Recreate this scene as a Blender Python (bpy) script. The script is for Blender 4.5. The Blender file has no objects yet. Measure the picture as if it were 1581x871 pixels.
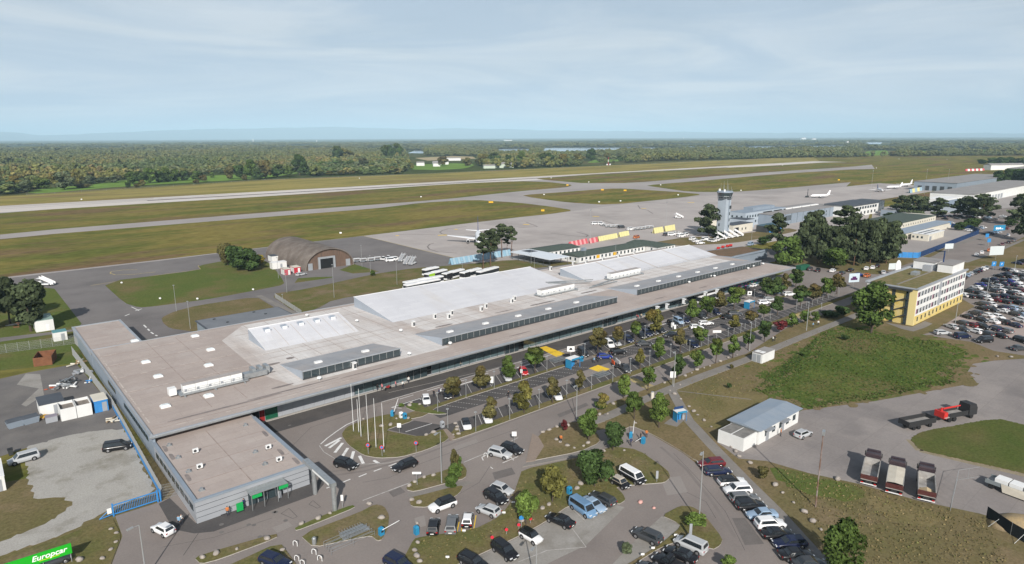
import bpy,math,random
import numpy as np
from mathutils import Matrix,Vector
R=math.radians
random.seed(7)
scene=bpy.context.scene

# ---------------------------------------------------------------- camera
# World axes: +X runs along the terminal front (north-east), +Y from the car park towards the runway.
CAM_H,F_PX,HORIZON,ROLL,YAW=57.0,1015.0,211.5,0.0034,R(40.4)
PW,PH=1581.0,871.0
PITCH=math.atan((PH/2-HORIZON)/F_PX)
cam_data=bpy.data.cameras.new('camera')
cam=bpy.data.objects.new('camera',cam_data)
scene.collection.objects.link(cam)
cam.matrix_world=(Matrix.Translation((0,0,CAM_H)) @ Matrix.Rotation(-YAW,4,'Z')
 @ Matrix.Rotation(math.pi/2-PITCH,4,'X') @ Matrix.Rotation(-ROLL,4,'Z'))
cam_data.sensor_width=36.0
cam_data.lens=36.0*F_PX/PW
cam_data.clip_start=1.0
cam_data.clip_end=90000.0
scene.camera=cam

# ---------------------------------------------------------------- sun, sky, exposure
SUN_ELEV=R(31)
SUN_TO=YAW+R(-6) # the heading (clockwise from +Y) in which shadows fall
sun_data=bpy.data.lights.new('sun','SUN')
sun_data.energy=5.0
sun_data.angle=R(0.6)
sun_data.color=(1.0,0.955,0.89)
sun=bpy.data.objects.new('sun',sun_data)
scene.collection.objects.link(sun)
_d=Vector((math.sin(SUN_TO)*math.cos(SUN_ELEV),math.cos(SUN_TO)*math.cos(SUN_ELEV),-math.sin(SUN_ELEV)))
sun.rotation_euler=_d.to_track_quat('-Z','Y').to_euler()

world=bpy.data.worlds.new('World')
scene.world=world
world.use_nodes=True
wn,wl=world.node_tree.nodes,world.node_tree.links
wn.clear()
w_out=wn.new('ShaderNodeOutputWorld')
w_bg=wn.new('ShaderNodeBackground')
w_sky=wn.new('ShaderNodeTexSky')
w_sky.sky_type='NISHITA'
w_sky.sun_disc=False
w_sky.sun_elevation=SUN_ELEV
w_sky.sun_rotation=SUN_TO+math.pi
w_sky.air_density=1.0
w_sky.dust_density=2.2
w_sky.ozone_density=1.2
w_bg.inputs['Strength'].default_value=0.065
# a thin veil of high cloud over the whole sky
w_tc=wn.new('ShaderNodeTexCoord')
w_map=wn.new('ShaderNodeMapping')
w_map.inputs['Scale'].default_value=(1.0,1.6,5.0)
w_map.inputs['Rotation'].default_value=(0.1,0.05,0.5)
w_n=wn.new('ShaderNodeTexNoise')
w_n.inputs['Scale'].default_value=1.5
w_n.inputs['Detail'].default_value=7
w_n.inputs['Roughness'].default_value=0.55
w_n.inputs['Distortion'].default_value=0.6
w_r=wn.new('ShaderNodeMapRange') # optical depth of the veil, thicker and thinner by noise
w_r.inputs['From Min'].default_value=0.30
w_r.inputs['From Max'].default_value=0.72
w_r.inputs['To Min'].default_value=0.09
w_r.inputs['To Max'].default_value=0.42
# seen through a slanting path the veil thickens towards the horizon: 1 - exp(-depth / sin(elevation))
w_sep=wn.new('ShaderNodeSeparateXYZ')
def w_math(op,a,b=None):
 m=wn.new('ShaderNodeMath'); m.operation=op
 for i,v in enumerate((a,b)):
  if v is None:continue
  if isinstance(v,(int,float)):m.inputs[i].default_value=v
  else:wl.new(v,m.inputs[i])
 return m.outputs[0]
w_mix=wn.new('ShaderNodeMix')
w_mix.data_type='RGBA'
# soft cloud streaks: the veil itself is whiter where it is thick
w_n2=wn.new('ShaderNodeTexNoise'); w_n2.inputs['Scale'].default_value=2.3; w_n2.inputs['Detail'].default_value=8; w_n2.inputs['Roughness'].default_value=0.58; w_n2.inputs['Distortion'].default_value=1.1
w_map2=wn.new('ShaderNodeMapping'); w_map2.inputs['Scale'].default_value=(1.0,1.3,8.5); w_map2.inputs['Rotation'].default_value=(0.06,-0.05,1.1)
w_r2=wn.new('ShaderNodeMapRange'); w_r2.inputs['From Min'].default_value=0.40; w_r2.inputs['From Max'].default_value=0.64
w_veil=wn.new('ShaderNodeMix'); w_veil.data_type='RGBA'
w_veil.inputs['A'].default_value=(6.9,8.3,9.9,1); w_veil.inputs['B'].default_value=(9.1,10.0,10.9,1)
wl.new(w_tc.outputs['Generated'],w_map2.inputs['Vector']); wl.new(w_map2.outputs['Vector'],w_n2.inputs['Vector']); wl.new(w_n2.outputs['Fac'],w_r2.inputs['Value'])
wl.new(w_r2.outputs['Result'],w_veil.inputs['Factor']); wl.new(w_veil.outputs['Result'],w_mix.inputs['B'])
wl.new(w_tc.outputs['Generated'],w_map.inputs['Vector'])
wl.new(w_map.outputs['Vector'],w_n.inputs['Vector'])
wl.new(w_n.outputs['Fac'],w_r.inputs['Value'])
wl.new(w_tc.outputs['Generated'],w_sep.inputs[0])
w_path=w_math('DIVIDE',w_r.outputs['Result'],w_math('MAXIMUM',w_sep.outputs['Z'],0.03))
w_fac=w_math('SUBTRACT',1.0,w_math('EXPONENT',w_math('MULTIPLY',w_path,-1.0)))
wl.new(w_fac,w_mix.inputs['Factor'])
wl.new(w_sky.outputs['Color'],w_mix.inputs['A'])
wl.new(w_mix.outputs['Result'],w_bg.inputs['Color'])
wl.new(w_bg.outputs['Background'],w_out.inputs['Surface'])

scene.view_settings.view_transform='Standard'
scene.view_settings.look='None'
scene.view_settings.exposure=0.22
scene.view_settings.gamma=1.0
scene.view_settings.use_curve_mapping=False
scene.render.engine='CYCLES'
scene.cycles.use_denoising=True
scene.cycles.max_bounces=6
scene.cycles.volume_bounces=0
scene.cycles.transparent_max_bounces=6

# ---------------------------------------------------------------- survey: photo pixel + height -> place on the ground
_fwd=Vector((math.sin(YAW),math.cos(YAW)))
_rgt=Vector((math.cos(YAW),-math.sin(YAW)))
def at(px,py,z=0.0):
 x,y=px-PW/2,py-PH/2
 c,s=math.cos(ROLL),math.sin(ROLL)
 x,y=c*x-s*y,s*x+c*y
 f=math.cos(PITCH)-y/F_PX*math.sin(PITCH)
 d=-(y/F_PX*math.cos(PITCH)+math.sin(PITCH))
 k=(z-CAM_H)/d
 return (_rgt.x*x/F_PX*k+_fwd.x*f*k,_rgt.y*x/F_PX*k+_fwd.y*f*k)

 # ---------------------------------------------------------------- materials
MATS={}
def _nt(name):
 m=bpy.data.materials.new(name)
 m.use_nodes=True
 n,l=m.node_tree.nodes,m.node_tree.links
 return m,n,l,n['Principled BSDF']
def mat(name,c,rough=0.7,metal=0.0,spec=0.2,c2=None,scale=1.0,lo=0.35,hi=0.65,c3=None,scale3=0.05,
 fine=0.0,fine_scale=8.0,bump=0.0,bump_scale=6.0,stretch=None,grid=None,lo3=0.4,hi3=0.7,emit=None,trans=0.0,alpha=1.0):
 """Principled surface: base colour c, broken up by large patches (c2), other patches (c3) and fine grain."""
 if name in MATS:return MATS[name]
 m,n,l,p=_nt(name)
 p.inputs['Roughness'].default_value=rough
 p.inputs['Metallic'].default_value=metal
 p.inputs['Specular IOR Level'].default_value=spec
 p.inputs['Base Color'].default_value=(*c,1)
 if alpha < 1:p.inputs['Alpha'].default_value=alpha
 if emit:
  p.inputs['Emission Color'].default_value=(*emit[:3],1); p.inputs['Emission Strength'].default_value=emit[3]
 if c2 or c3 or fine or bump or grid:
  g=n.new('ShaderNodeNewGeometry')
  vec=g.outputs['Position']
  if stretch:
   mp=n.new('ShaderNodeMapping'); mp.inputs['Scale'].default_value=stretch
   l.new(vec,mp.inputs['Vector']); vec=mp.outputs['Vector']
  col=None
  def noise(sc,det=6,ro=0.6):
   t=n.new('ShaderNodeTexNoise'); t.inputs['Scale'].default_value=sc
   t.inputs['Detail'].default_value=det; t.inputs['Roughness'].default_value=ro
   l.new(vec,t.inputs['Vector']); return t
  def ramp(t,a,b):
   r=n.new('ShaderNodeMapRange'); r.inputs['From Min'].default_value=a; r.inputs['From Max'].default_value=b
   l.new(t.outputs['Fac'],r.inputs['Value']); return r.outputs['Result']
  def mix(a,b,f,blend='MIX'):
   x=n.new('ShaderNodeMix'); x.data_type='RGBA'; x.blend_type=blend
   for k,v in (('A',a),('B',b)):
    if isinstance(v,tuple):x.inputs[k].default_value=(*v[:3],1)
    else:l.new(v,x.inputs[k])
   if isinstance(f,float):x.inputs['Factor'].default_value=f
   else:l.new(f,x.inputs['Factor'])
   return x.outputs['Result']
  col=tuple(c)
  if c2:col=mix(col,c2,ramp(noise(scale),lo,hi))
  if c3:col=mix(col,c3,ramp(noise(scale3,5),lo3,hi3))
  if fine:
   t=noise(fine_scale,4,0.7)
   r=n.new('ShaderNodeMapRange'); r.inputs['From Min'].default_value=0.25; r.inputs['From Max'].default_value=0.75
   r.inputs['To Min'].default_value=1-fine; r.inputs['To Max'].default_value=1+fine
   l.new(t.outputs['Fac'],r.inputs['Value'])
   v=n.new('ShaderNodeVectorMath'); v.operation='SCALE'
   if isinstance(col,tuple):v.inputs[0].default_value=col
   else:l.new(col,v.inputs[0])
   l.new(r.outputs['Result'],v.inputs['Scale']); col=v.outputs['Vector']
  if grid:# joints: (length, width, joint width, darkness)
   bt=n.new('ShaderNodeTexBrick'); bt.offset=0.0 if len(grid) < 5 else grid[4]; l.new(g.outputs['Position'],bt.inputs['Vector'])
   bt.inputs['Scale'].default_value=1.0; bt.inputs['Brick Width'].default_value=grid[0]; bt.inputs['Row Height'].default_value=grid[1]; bt.inputs['Mortar Size'].default_value=grid[2]; bt.inputs['Mortar Smooth'].default_value=.3
   bt.inputs['Color1'].default_value=(1,1,1,1); bt.inputs['Color2'].default_value=(.93,.93,.94,1); bt.inputs['Mortar'].default_value=(grid[3],)*3+(1,)
   col=mix(col,bt.outputs['Color'],1.0,'MULTIPLY')
  if not isinstance(col,tuple):l.new(col,p.inputs['Base Color'])
  if bump:
   t=noise(bump_scale,5)
   b=n.new('ShaderNodeBump'); b.inputs['Strength'].default_value=bump; b.inputs['Distance'].default_value=0.2
   l.new(t.outputs['Fac'],b.inputs['Height']); l.new(b.outputs['Normal'],p.inputs['Normal'])
 MATS[name]=m
 return m
def paint_mat(name,rough,metal=0.0,spec=0.5,coat=0.0,tint=(1,1,1)):
 """Colour comes from each object's own colour."""
 if name in MATS:return MATS[name]
 m,n,l,p=_nt(name)
 oi=n.new('ShaderNodeObjectInfo')
 l.new(oi.outputs['Color'],p.inputs['Base Color'])
 p.inputs['Roughness'].default_value=rough; p.inputs['Metallic'].default_value=metal
 p.inputs['Specular IOR Level'].default_value=spec; p.inputs['Coat Weight'].default_value=coat
 MATS[name]=m
 return m

 # ---------------------------------------------------------------- mesh building
class MB:
 def __init__(s):s.v,s.f,s.m=[],[],[]
 def quad(s,pts,m=0):
  b=len(s.v); s.v += [tuple(p) for p in pts]; s.f.append(tuple(range(b,b+len(pts)))); s.m.append(m); return s
 def box(s,x0,x1,y0,y1,z0,z1,m=0,mtop=None):
  b=len(s.v)
  s.v += [(x0,y0,z0),(x1,y0,z0),(x1,y1,z0),(x0,y1,z0),(x0,y0,z1),(x1,y0,z1),(x1,y1,z1),(x0,y1,z1)]
  for k,f in enumerate(((0,3,2,1),(4,5,6,7),(0,1,5,4),(1,2,6,5),(2,3,7,6),(3,0,4,7))):
   s.f.append(tuple(b+i for i in f)); s.m.append(mtop if (k == 1 and mtop is not None) else m)
  return s
 def prism(s,poly,z0,z1,m=0,mtop=None,bottom=True):
  """poly: (x, y) outline; z0/z1 numbers or one value per corner"""
  n=len(poly)
  a=sum(poly[i][0]*poly[(i+1) % n][1]-poly[(i+1) % n][0]*poly[i][1] for i in range(n))
  if a < 0:poly=poly[::-1]
  b=len(s.v)
  s.v += [(p[0],p[1],z0) for p in poly]+[(p[0],p[1],z1) for p in poly]
  s.f.append(tuple(range(b+n,b+2*n))); s.m.append(m if mtop is None else mtop)
  if bottom:s.f.append(tuple(range(b+n-1,b-1,-1))); s.m.append(m)
  for i in range(n):
   j=(i+1) % n
   s.f.append((b+i,b+j,b+n+j,b+n+i)); s.m.append(m)
  return s
 def tube(s,p,q,r0,r1=None,n=6,m=0,cap=True):
  r1=r0 if r1 is None else r1
  p,q=Vector(p),Vector(q); d=(q-p).normalized()
  a=d.orthogonal().normalized(); c=d.cross(a); b=len(s.v)
  for k in range(n):
   t=2*math.pi*k/n; o=a*math.cos(t)+c*math.sin(t)
   s.v += [tuple(p+o*r0),tuple(q+o*r1)]
  for k in range(n):
   j=(k+1) % n
   s.f.append((b+2*k,b+2*j,b+2*j+1,b+2*k+1)); s.m.append(m)
  if cap:
   s.f.append(tuple(b+2*k for k in range(n-1,-1,-1))); s.m.append(m)
   s.f.append(tuple(b+2*k+1 for k in range(n))); s.m.append(m)
  return s
 def loft(s,rings,m=0,caps=True,closed=True):
  b=len(s.v); n=len(rings[0])
  for r in rings:s.v += [tuple(p) for p in r]
  for i in range(len(rings)-1):
   for k in range(n if closed else n-1):
    j=(k+1) % n
    s.f.append((b+i*n+k,b+i*n+j,b+(i+1)*n+j,b+(i+1)*n+k)); s.m.append(m)
  if caps:
   s.f.append(tuple(b+k for k in range(n-1,-1,-1))); s.m.append(m)
   e=b+(len(rings)-1)*n
   s.f.append(tuple(e+k for k in range(n))); s.m.append(m)
  return s
 def mesh(s,name,mats,smooth=False):
  me=bpy.data.meshes.new(name)
  me.from_pydata(s.v,[],s.f)
  for x in (mats if isinstance(mats,(list,tuple)) else [mats]):me.materials.append(x)
  me.polygons.foreach_set('material_index',s.m)
  if smooth:me.polygons.foreach_set('use_smooth',[True]*len(me.polygons))
  me.validate(); me.update()
  return me
 def build(s,name,mats,parent=None,**kw):
  sm=kw.pop('smooth',False)
  return link(name,s.mesh(name,mats,sm),parent,**kw)
def link(name,data,parent=None,loc=None,rz=0.0,color=None,label=None,cat=None,group=None,kind=None,sc=None):
 o=bpy.data.objects.new(name,data)
 scene.collection.objects.link(o)
 if parent is not None:o.parent=parent
 if loc is not None:o.location=loc
 if rz:o.rotation_euler[2]=rz
 if sc is not None:o.scale=sc if isinstance(sc,(tuple,list)) else (sc,sc,sc)
 if color is not None:o.color=(*color[:3],1)
 if label:o['label']=label
 if cat:o['category']=cat
 if group:o['group']=group
 if kind:o['kind']=kind
 return o
def thing(name,label,cat,loc=(0,0,0),rz=0.0,group=None,color=None):
 return link(name,None,None,loc,rz,color,label,cat,group)
def copy_tree(o,parent=None):
 c=o.copy(); scene.collection.objects.link(c); c.parent=parent
 for ch in KIDS.get(o.name,[]):copy_tree(ch,c)
 return c
KIDS={}
def kids(o):
 """remember a prototype's parts so copies can be made quickly"""
 KIDS[o.name]=list(o.children)
 for c in KIDS[o.name]:kids(c)
 return o
def px_poly(pts,z=0.0):return [at(x,y,z) for x,y in pts]
def sheet(name,pts,z,material,metric=False,kind='structure'):
 """a flat ground sheet from surveyed corners"""
 pl=pts if metric else px_poly(pts)
 n=len(pl)
 a=sum(pl[i][0]*pl[(i+1) % n][1]-pl[(i+1) % n][0]*pl[i][1] for i in range(n))
 if a < 0:pl=pl[::-1]
 if z > .1:return MB().prism(pl,.011,z,bottom=False).build(name,material,kind=kind)
 return MB().quad([(x,y,z) for x,y in pl]).build(name,material,kind=kind)
def smooth_poly(pl,it=2):
 for _ in range(it):
  q=[]
  for i in range(len(pl)):
   a,b=pl[i],pl[(i+1) % len(pl)]
   q += [(a[0]*.83+b[0]*.17,a[1]*.83+b[1]*.17),(a[0]*.17+b[0]*.83,a[1]*.17+b[1]*.83)]
  pl=q
 return pl
_rag=random.Random(5)
def ragged_poly(pl,a):
 q=[]
 for i in range(len(pl)):
  p,r=Vector(pl[i]),Vector(pl[(i+1) % len(pl)]); n=max(1,int((r-p).length/(a*1.2)))
  for k in range(n):
   c=p.lerp(r,k/n); q.append((c.x+_rag.uniform(-a,a)*.6,c.y+_rag.uniform(-a,a)*.6))
 return q
def raised(name,pts,top,side,h=0.12,z=0.0,metric=False,soft=1,kerb=0.0,ragged=0.0):
 """a kerbed island: top surface of one material, kerb stone rim of another"""
 pl=smooth_poly(pts if metric else px_poly(pts),soft)
 if ragged:pl=ragged_poly(pl,ragged)
 n=len(pl)
 a=sum(pl[i][0]*pl[(i+1) % n][1]-pl[(i+1) % n][0]*pl[i][1] for i in range(n))
 if a < 0:pl=pl[::-1]
 o=MB().prism(pl,z,z+h,1,0,bottom=False).build(name,[top,side],kind='structure')
 if kerb:
  m=MB()
  for i in range(n):
   p,q=Vector(pl[i]),Vector(pl[(i+1) % n]); d=(q-p)
   if d.length < 0.02:continue
   nn=Vector((d.y,-d.x)).normalized()*kerb*0.5
   m.prism([tuple(p+nn),tuple(q+nn),tuple(q-nn),tuple(p-nn)],z,z+h+0.012,0,bottom=False)
  m.build('kerb',side,o)
 return o
def ordinal(i):
 w=['first','second','third','fourth','fifth','sixth','seventh','eighth','ninth','tenth','eleventh','twelfth',
 'thirteenth','fourteenth','fifteenth','sixteenth','seventeenth','eighteenth','nineteenth','twentieth',
 'twenty-first','twenty-second','twenty-third','twenty-fourth','twenty-fifth','twenty-sixth','twenty-seventh',
 'twenty-eighth','twenty-ninth','thirtieth','thirty-first','thirty-second','thirty-third','thirty-fourth','thirty-fifth','thirty-sixth','thirty-seventh','thirty-eighth','thirty-ninth','fortieth']
 return w[i] if i < len(w) else 'number %d' % (i+1)
 # ================================================================ materials of the ground
M_FIELD=mat('field_grass',(.185,.152,.048),.95,spec=0,c2=(.105,.115,.030),scale=.022,lo=.42,hi=.60,c3=(.150,.102,.058),scale3=.014,lo3=.52,hi3=.64,fine=.45,fine_scale=.22,stretch=(.55,1.6,1))
M_GOLDEN=mat('golden_grass',(.27,.225,.078),.95,spec=0,c2=(.165,.155,.048),scale=.02,lo=.45,hi=.65,c3=(.19,.145,.07),scale3=.012,lo3=.52,hi3=.66,fine=.25,fine_scale=.25,stretch=(.4,1.6,1))
M_PLAIN=mat('far_plain',(.060,.075,.026),.95,spec=0,c2=(.13,.115,.055),scale=.0016,lo=.50,hi=.60,c3=(.045,.065,.022),scale3=.0007,fine=.3,fine_scale=.02)
M_LAWN=mat('lawn',(.085,.114,.032),.95,spec=0,c2=(.105,.120,.036),scale=.07,c3=(.15,.12,.058),scale3=.05,lo3=.50,hi3=.68,fine=.28,fine_scale=1.3,bump=.25,bump_scale=3)
M_VERGE=mat('verge_grass',(.155,.125,.060),.95,spec=0,c2=(.098,.108,.036),scale=.13,c3=(.185,.140,.088),scale3=.09,lo3=.50,hi3=.66,fine=.32,fine_scale=2.2,bump=.3,bump_scale=4)
M_DRY=mat('dry_grass',(.172,.132,.074),.95,spec=0,c2=(.122,.112,.048),scale=.055,c3=(.20,.150,.092),scale3=.10,lo3=.52,hi3=.70,fine=.32,fine_scale=1.8,bump=.3,bump_scale=4)
M_DRYPALE=mat('bleached_grass',(.185,.148,.075),.95,spec=0,c2=(.13,.118,.05),scale=.12,fine=.3,fine_scale=2)
M_MARSH=mat('marsh_grass',(.064,.094,.023),.95,spec=0,c2=(.105,.125,.034),scale=.075,c3=(.130,.108,.050),scale3=.045,lo3=.52,hi3=.70,fine=.35,fine_scale=1.2,bump=.6,bump_scale=1.5)
M_YLAWN=mat('yard_lawn_grass',(.085,.098,.030),.95,spec=0,c2=(.125,.108,.048),scale=.11,c3=(.07,.095,.026),scale3=.06,fine=.3,fine_scale=2,bump=.3,bump_scale=3)
M_GOLF=mat('golf_green',(.15,.25,.05),.95,spec=0,c2=(.12,.19,.045),scale=.03,fine=.15,fine_scale=.3)
M_RWY=mat('runway_concrete',(.56,.515,.475),.85,spec=.04,c2=(.46,.42,.385),scale=.02,c3=(.28,.25,.235),scale3=.006,lo3=.55,hi3=.75,fine=.08,fine_scale=.5,stretch=(.25,2.2,1))
M_RUBBER=mat('tyre_rubber_marks',(.065,.056,.058),.9,spec=.04,c2=(.16,.145,.14),scale=.03,fine=.2,fine_scale=.3,stretch=(.15,4,1))
M_TWY=mat('taxiway_asphalt',(.315,.288,.274),.9,spec=.04,c2=(.27,.246,.234),scale=.03,c3=(.35,.322,.305),scale3=.012,fine=.10,fine_scale=.8)
M_APRON=mat('apron_concrete',(.405,.368,.345),.85,spec=.04,grid=(7.5,7.5,.10,.80),c2=(.365,.33,.31),scale=.04,c3=(.31,.28,.262),scale3=.02,lo3=.52,hi3=.72,fine=.08,fine_scale=1.2)
M_DARKASPH=mat('ramp_asphalt',(.168,.155,.152),.9,spec=.04,c2=(.135,.125,.122),scale=.06,c3=(.20,.185,.178),scale3=.035,fine=.10,fine_scale=1.5)
M_ROAD=mat('road_asphalt',(.215,.188,.174),.9,spec=.04,c2=(.185,.162,.15),scale=.09,c3=(.245,.215,.196),scale3=.05,fine=.10,fine_scale=3.0)
M_BAY=mat('parking_bay_asphalt',(.078,.074,.074),.9,spec=.04,c2=(.10,.093,.090),scale=.2,fine=.14,fine_scale=3.0)
M_PALE=mat('worn_concrete_lot',(.30,.285,.265),.9,spec=.04,c2=(.235,.22,.20),scale=.16,c3=(.205,.19,.168),scale3=.3,lo3=.5,hi3=.7,fine=.12,fine_scale=3)
M_YARD=mat('yard_concrete',(.275,.248,.232),.9,spec=.04,grid=(5.0,5.0,.06,.86),c2=(.225,.203,.192),scale=.07,c3=(.175,.16,.155),scale3=.05,lo3=.54,hi3=.72,fine=.10,fine_scale=2)
M_GRAVEL=mat('gravel',(.33,.315,.29),.95,spec=.04,c2=(.36,.345,.315),scale=.22,c3=(.20,.185,.150),scale3=.15,lo3=.52,hi3=.70,fine=.22,fine_scale=4,bump=.3,bump_scale=12)
M_OLDASPH=mat('old_yard_asphalt',(.150,.142,.138),.9,spec=.04,c2=(.115,.108,.106),scale=.10,c3=(.185,.172,.16),scale3=.07,fine=.12,fine_scale=3)
M_PATH=mat('path_paving',(.225,.207,.19),.9,spec=.04,c2=(.19,.176,.16),scale=.25,fine=.12,fine_scale=3)
M_KERB=mat('kerb_stone',(.33,.31,.285),.85,fine=.2,fine_scale=3)
M_WHITE=mat('road_paint_white',(.66,.65,.63),.8,c2=(.42,.40,.385),scale=1.2,lo=.5,hi=.75)
M_WORNWHITE=mat('worn_paint_white',(.44,.42,.40),.85,c2=(.26,.245,.23),scale=1.5,lo=.4,hi=.7)
M_YELLOW=mat('road_paint_yellow',(.78,.52,.035),.8,c2=(.62,.42,.05),scale=.8,fine=.1,fine_scale=3)
M_WORNYELLOW=mat('worn_paint_yellow',(.44,.34,.12),.85,c2=(.24,.205,.155),scale=.6,lo=.4,hi=.65)
M_WATER=mat('river_water',(.30,.36,.42),.12,spec=.8)

# ================================================================ ground sheets
def rect(name,s0,s1,t0,t1,z,m):return sheet(name,[(s0,t0),(s1,t0),(s1,t1),(s0,t1)],z,m,True)
g=MB()
E_=48000.0
g.quad([(-E_,-E_,0),(E_,-E_,0),(E_,E_,0),(-E_,E_,0)]).build('ground',M_PLAIN,kind='structure')
sheet('airfield_grass',[(-1200,60),(3200,-500),(3200,760),(1900,905),(1000,905),(560,905),(350,930),(170,880),(60,850),(-1200,800)],.010,M_FIELD,True)
rect('runway',-1200,1530,659,722,.030,M_RWY)
rect('runway_rubber_marks',140,1120,686.5,693.5,.060,M_RUBBER)
sheet('outer_field_strip',[(-1200,723),(1560,723),(1900,905),(1000,895),(560,895),(350,915),(170,870),(60,840),(-1200,790)],.022,M_GOLDEN,True)
rect('runway_rubber_marks',-1200,140,689,692,.060,mat('tyre_rubber_faint',(.25,.225,.215),.9,c2=(.36,.33,.31),scale=.03,stretch=(.15,4,1)))
for s0 in range(150,1200,210):
 for t0 in (668.0,709.0):
  rect('runway_marking',s0,s0+46,t0,t0+4.0,.044,M_WHITE)
sheet('taxiway',[(-1200,272),(420,272),(700,300),(1010,410),(1250,480),(1440,560),(1530,660),(-1200,660)],.020,M_TWY,True)
# grass islands between runway, taxiways and apron (each surveyed on the photograph)
ISL=[
 [(-700,395),(0,328.0),(400,304),(700,284),(800,279.6),(845,281),(880,285),(883,286.5),(876,289),(800,295.5),(680,308.5),(400,329),(0,361),(-700,440)],
 [(826.6,275.6),(944,267),(1200,255.5),(1283,250.3),(1340,251.5),(1360,253),(1310,258),(1200,264.8),(1068,274.9),(977,282.5),(901,283),(878,281),(838,277.5)],
 [(805,301.4),(873,296.4),(941.7,291.3),(962,291.3),(1040,296),(1086,300.3),(1053,305),(941.7,316.6),(876,312.8),(820,305)],
 [(995,286.3),(1068,280.5),(1200,268.8),(1333,260.5),(1408,263.3),(1434,264.8),(1430,267.3),(1358,277.4),(1181,293.2),(1129,296.6),(1065,296.4),(1020,290)],
 [(-700,450),(0,368),(400,336),(580,322),(653,313),(729,308.5),(800,313),(850,319),(887,325),(850,330.5),(800,335.5),(564,364),(420,380.5),(253,400.5),(0,428.5),(-700,520)],
 [(1362,281),(1434,268.8),(1450,271.5),(1500,275),(1560,277),(1581,283),(1640,300),(1480,296),(1448,288.5)],
 ]
for i,p in enumerate(ISL):raised('airfield_grass_island',p,M_FIELD,M_FIELD,.03,.021,soft=1)
sheet('apron',[(562,364.5),(800,336),(850,331),(889,325.5),(942,318),(1053,306),(1129,299),(1181,301),(1358,282.8),(1449,289),(1438,296),(1348,310),(1340,340),(1200,372),(1060,396),(860,405),(740,409),(703,399)],.032,M_APRON)
sheet('apron_asphalt',[(420,381),(562,364.3),(704,399.2),(712,410),(600,419),(546,410),(540,400),(470,392),(418,396),(405,392),(390,386)],.028,M_DARKASPH)
# airside roads, ramp and bus stands behind the terminal
sheet('airside_road',[(-200,460),(0,431),(253,402),(420,381),(470,385),(546,409),(610,418),(705,398),(800,395),(880,402),(1000,398),(1100,400),(1150,392),(1260,372),(1340,345),(1345,372),(1190,405),(1160,420),(800,452),(600,485),(306,512),(190,530),(118,525),(-200,590)],.024,M_DARKASPH)
raised('airside_lawn',[(157,436),(311,417),(306,410.5),(345,403),(400,398),(418,408),(434,428),(440,439.5),(400,447.5),(324,461.8),(240,473),(215,475),(192,468)],M_LAWN,M_LAWN,.04,.025)
raised('airside_lawn',[(249,491),(268,481.5),(304,472),(396,458.3),(417,471),(440,484),(330,515),(291,511),(262,507),(252,499)],M_DRY,M_DRY,.04,.025)
raised('airside_lawn',[(416,454.5),(470,447),(577,423.5),(640,414),(700,410),(790,401),(850,405),(905,405),(830,414),(770,420),(690,434),(620,445.5),(514,463),(490,477),(458,484)],M_VERGE,M_VERGE,.04,.025)
raised('airside_lawn',[(460,430),(455,437),(512,429),(514,427.5),(488,428)],M_LAWN,M_LAWN,.04,.025,soft=0)
raised('airside_lawn',[(524,417),(547,408),(585,419.5),(545,422.5)],M_LAWN,M_LAWN,.04,.025,soft=0)
raised('airside_lawn',[(-200,462),(0,437),(84,446),(126,500),(118,508),(-200,545)],M_LAWN,M_LAWN,.04,.025,soft=0)
raised('airside_lawn',[(-200,560),(0,528),(112,512),(122,530),(130,560),(-200,592)],M_LAWN,M_LAWN,.04,.025,soft=0)
sheet('airside_path',[(394.5,457),(404,456),(462,485),(452,486)],.07,M_PATH)
raised('airside_lawn',[(1000,376),(1060,366),(1105,366),(1215,352),(1235,356),(1190,366),(1130,376),(1040,380)],M_DRY,M_DRY,.04,.033,soft=1)
# yellow taxi lines and stand numbers on the apron
def line(name,pts,w,z,m):
 P=px_poly(pts)
 b=MB()
 for (x0,y0),(x1,y1) in zip(P,P[1:]):
  d=Vector((x1-x0,y1-y0)); nn=Vector((-d.y,d.x)).normalized()*w/2
  q=[(x0-nn.x,y0-nn.y),(x1-nn.x,y1-nn.y),(x1+nn.x,y1+nn.y),(x0+nn.x,y0+nn.y)]
  if z > .1:b.prism(q,.011,z,bottom=False)
  else:b.quad([(u,v,z) for u,v in q])
 return b.build(name,m,kind='structure')
M_TYREARC=mat('tyre_arcs',(.19,.168,.158),.9)
line('apron_marking',[(562,364.6),(704,399)],.5,.040,M_WORNYELLOW)
for pts in ([(690,363),(682,361),(679,358.5),(683,356),(692,353.5),(720,350)],[(706,391),(676,389),(663,385),(660,381),(664,377),(670,375.5)],[(615,362),(640,362),(672,363)],
 [(850,360),(880,364),(905,366),(908,363),(890,358)],[(985,317),(988,322),(1000,325),(1008,330)],[(800,352),(830,350),(812,343)],[(930,340),(960,350),(1010,348)]):
 line('apron_tyre_arc',pts,.9,.038,M_TYREARC)
for pts in ([(676,363.5),(690,363)],[(702,354),(706,354.5)],[(611,364),(616,364)],[(808,346.5),(817,347)],[(915,334),(925,334.5)],[(990,322),(998,322)],[(1062,313),(1072,312.5)]):
 line('apron_stand_number',pts,2.2,.042,M_YELLOW)
line('taxi_lane_line',[(215,480),(203,474)],.3,.045,M_WHITE)
for p in (([(193,488),(200,485)]),([(209,480),(219,477)]),([(222,502),(226,506)]),([(228,508),(231,511)]),([(233,513),(237,516)]),([(240,517.5),(243,519)])):
 line('road_marking',p,.45,.046,M_WHITE)
arc=[(212,416.5),(190,417),(172,419.5),(170,422),(178,424.5),(205,424),(240,420)]
line('taxi_marking',arc,.5,.044,M_WORNYELLOW)
line('taxi_marking',[(140,441),(250,424),(310,416),(306,410)],.45,.044,M_WORNYELLOW)

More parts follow.
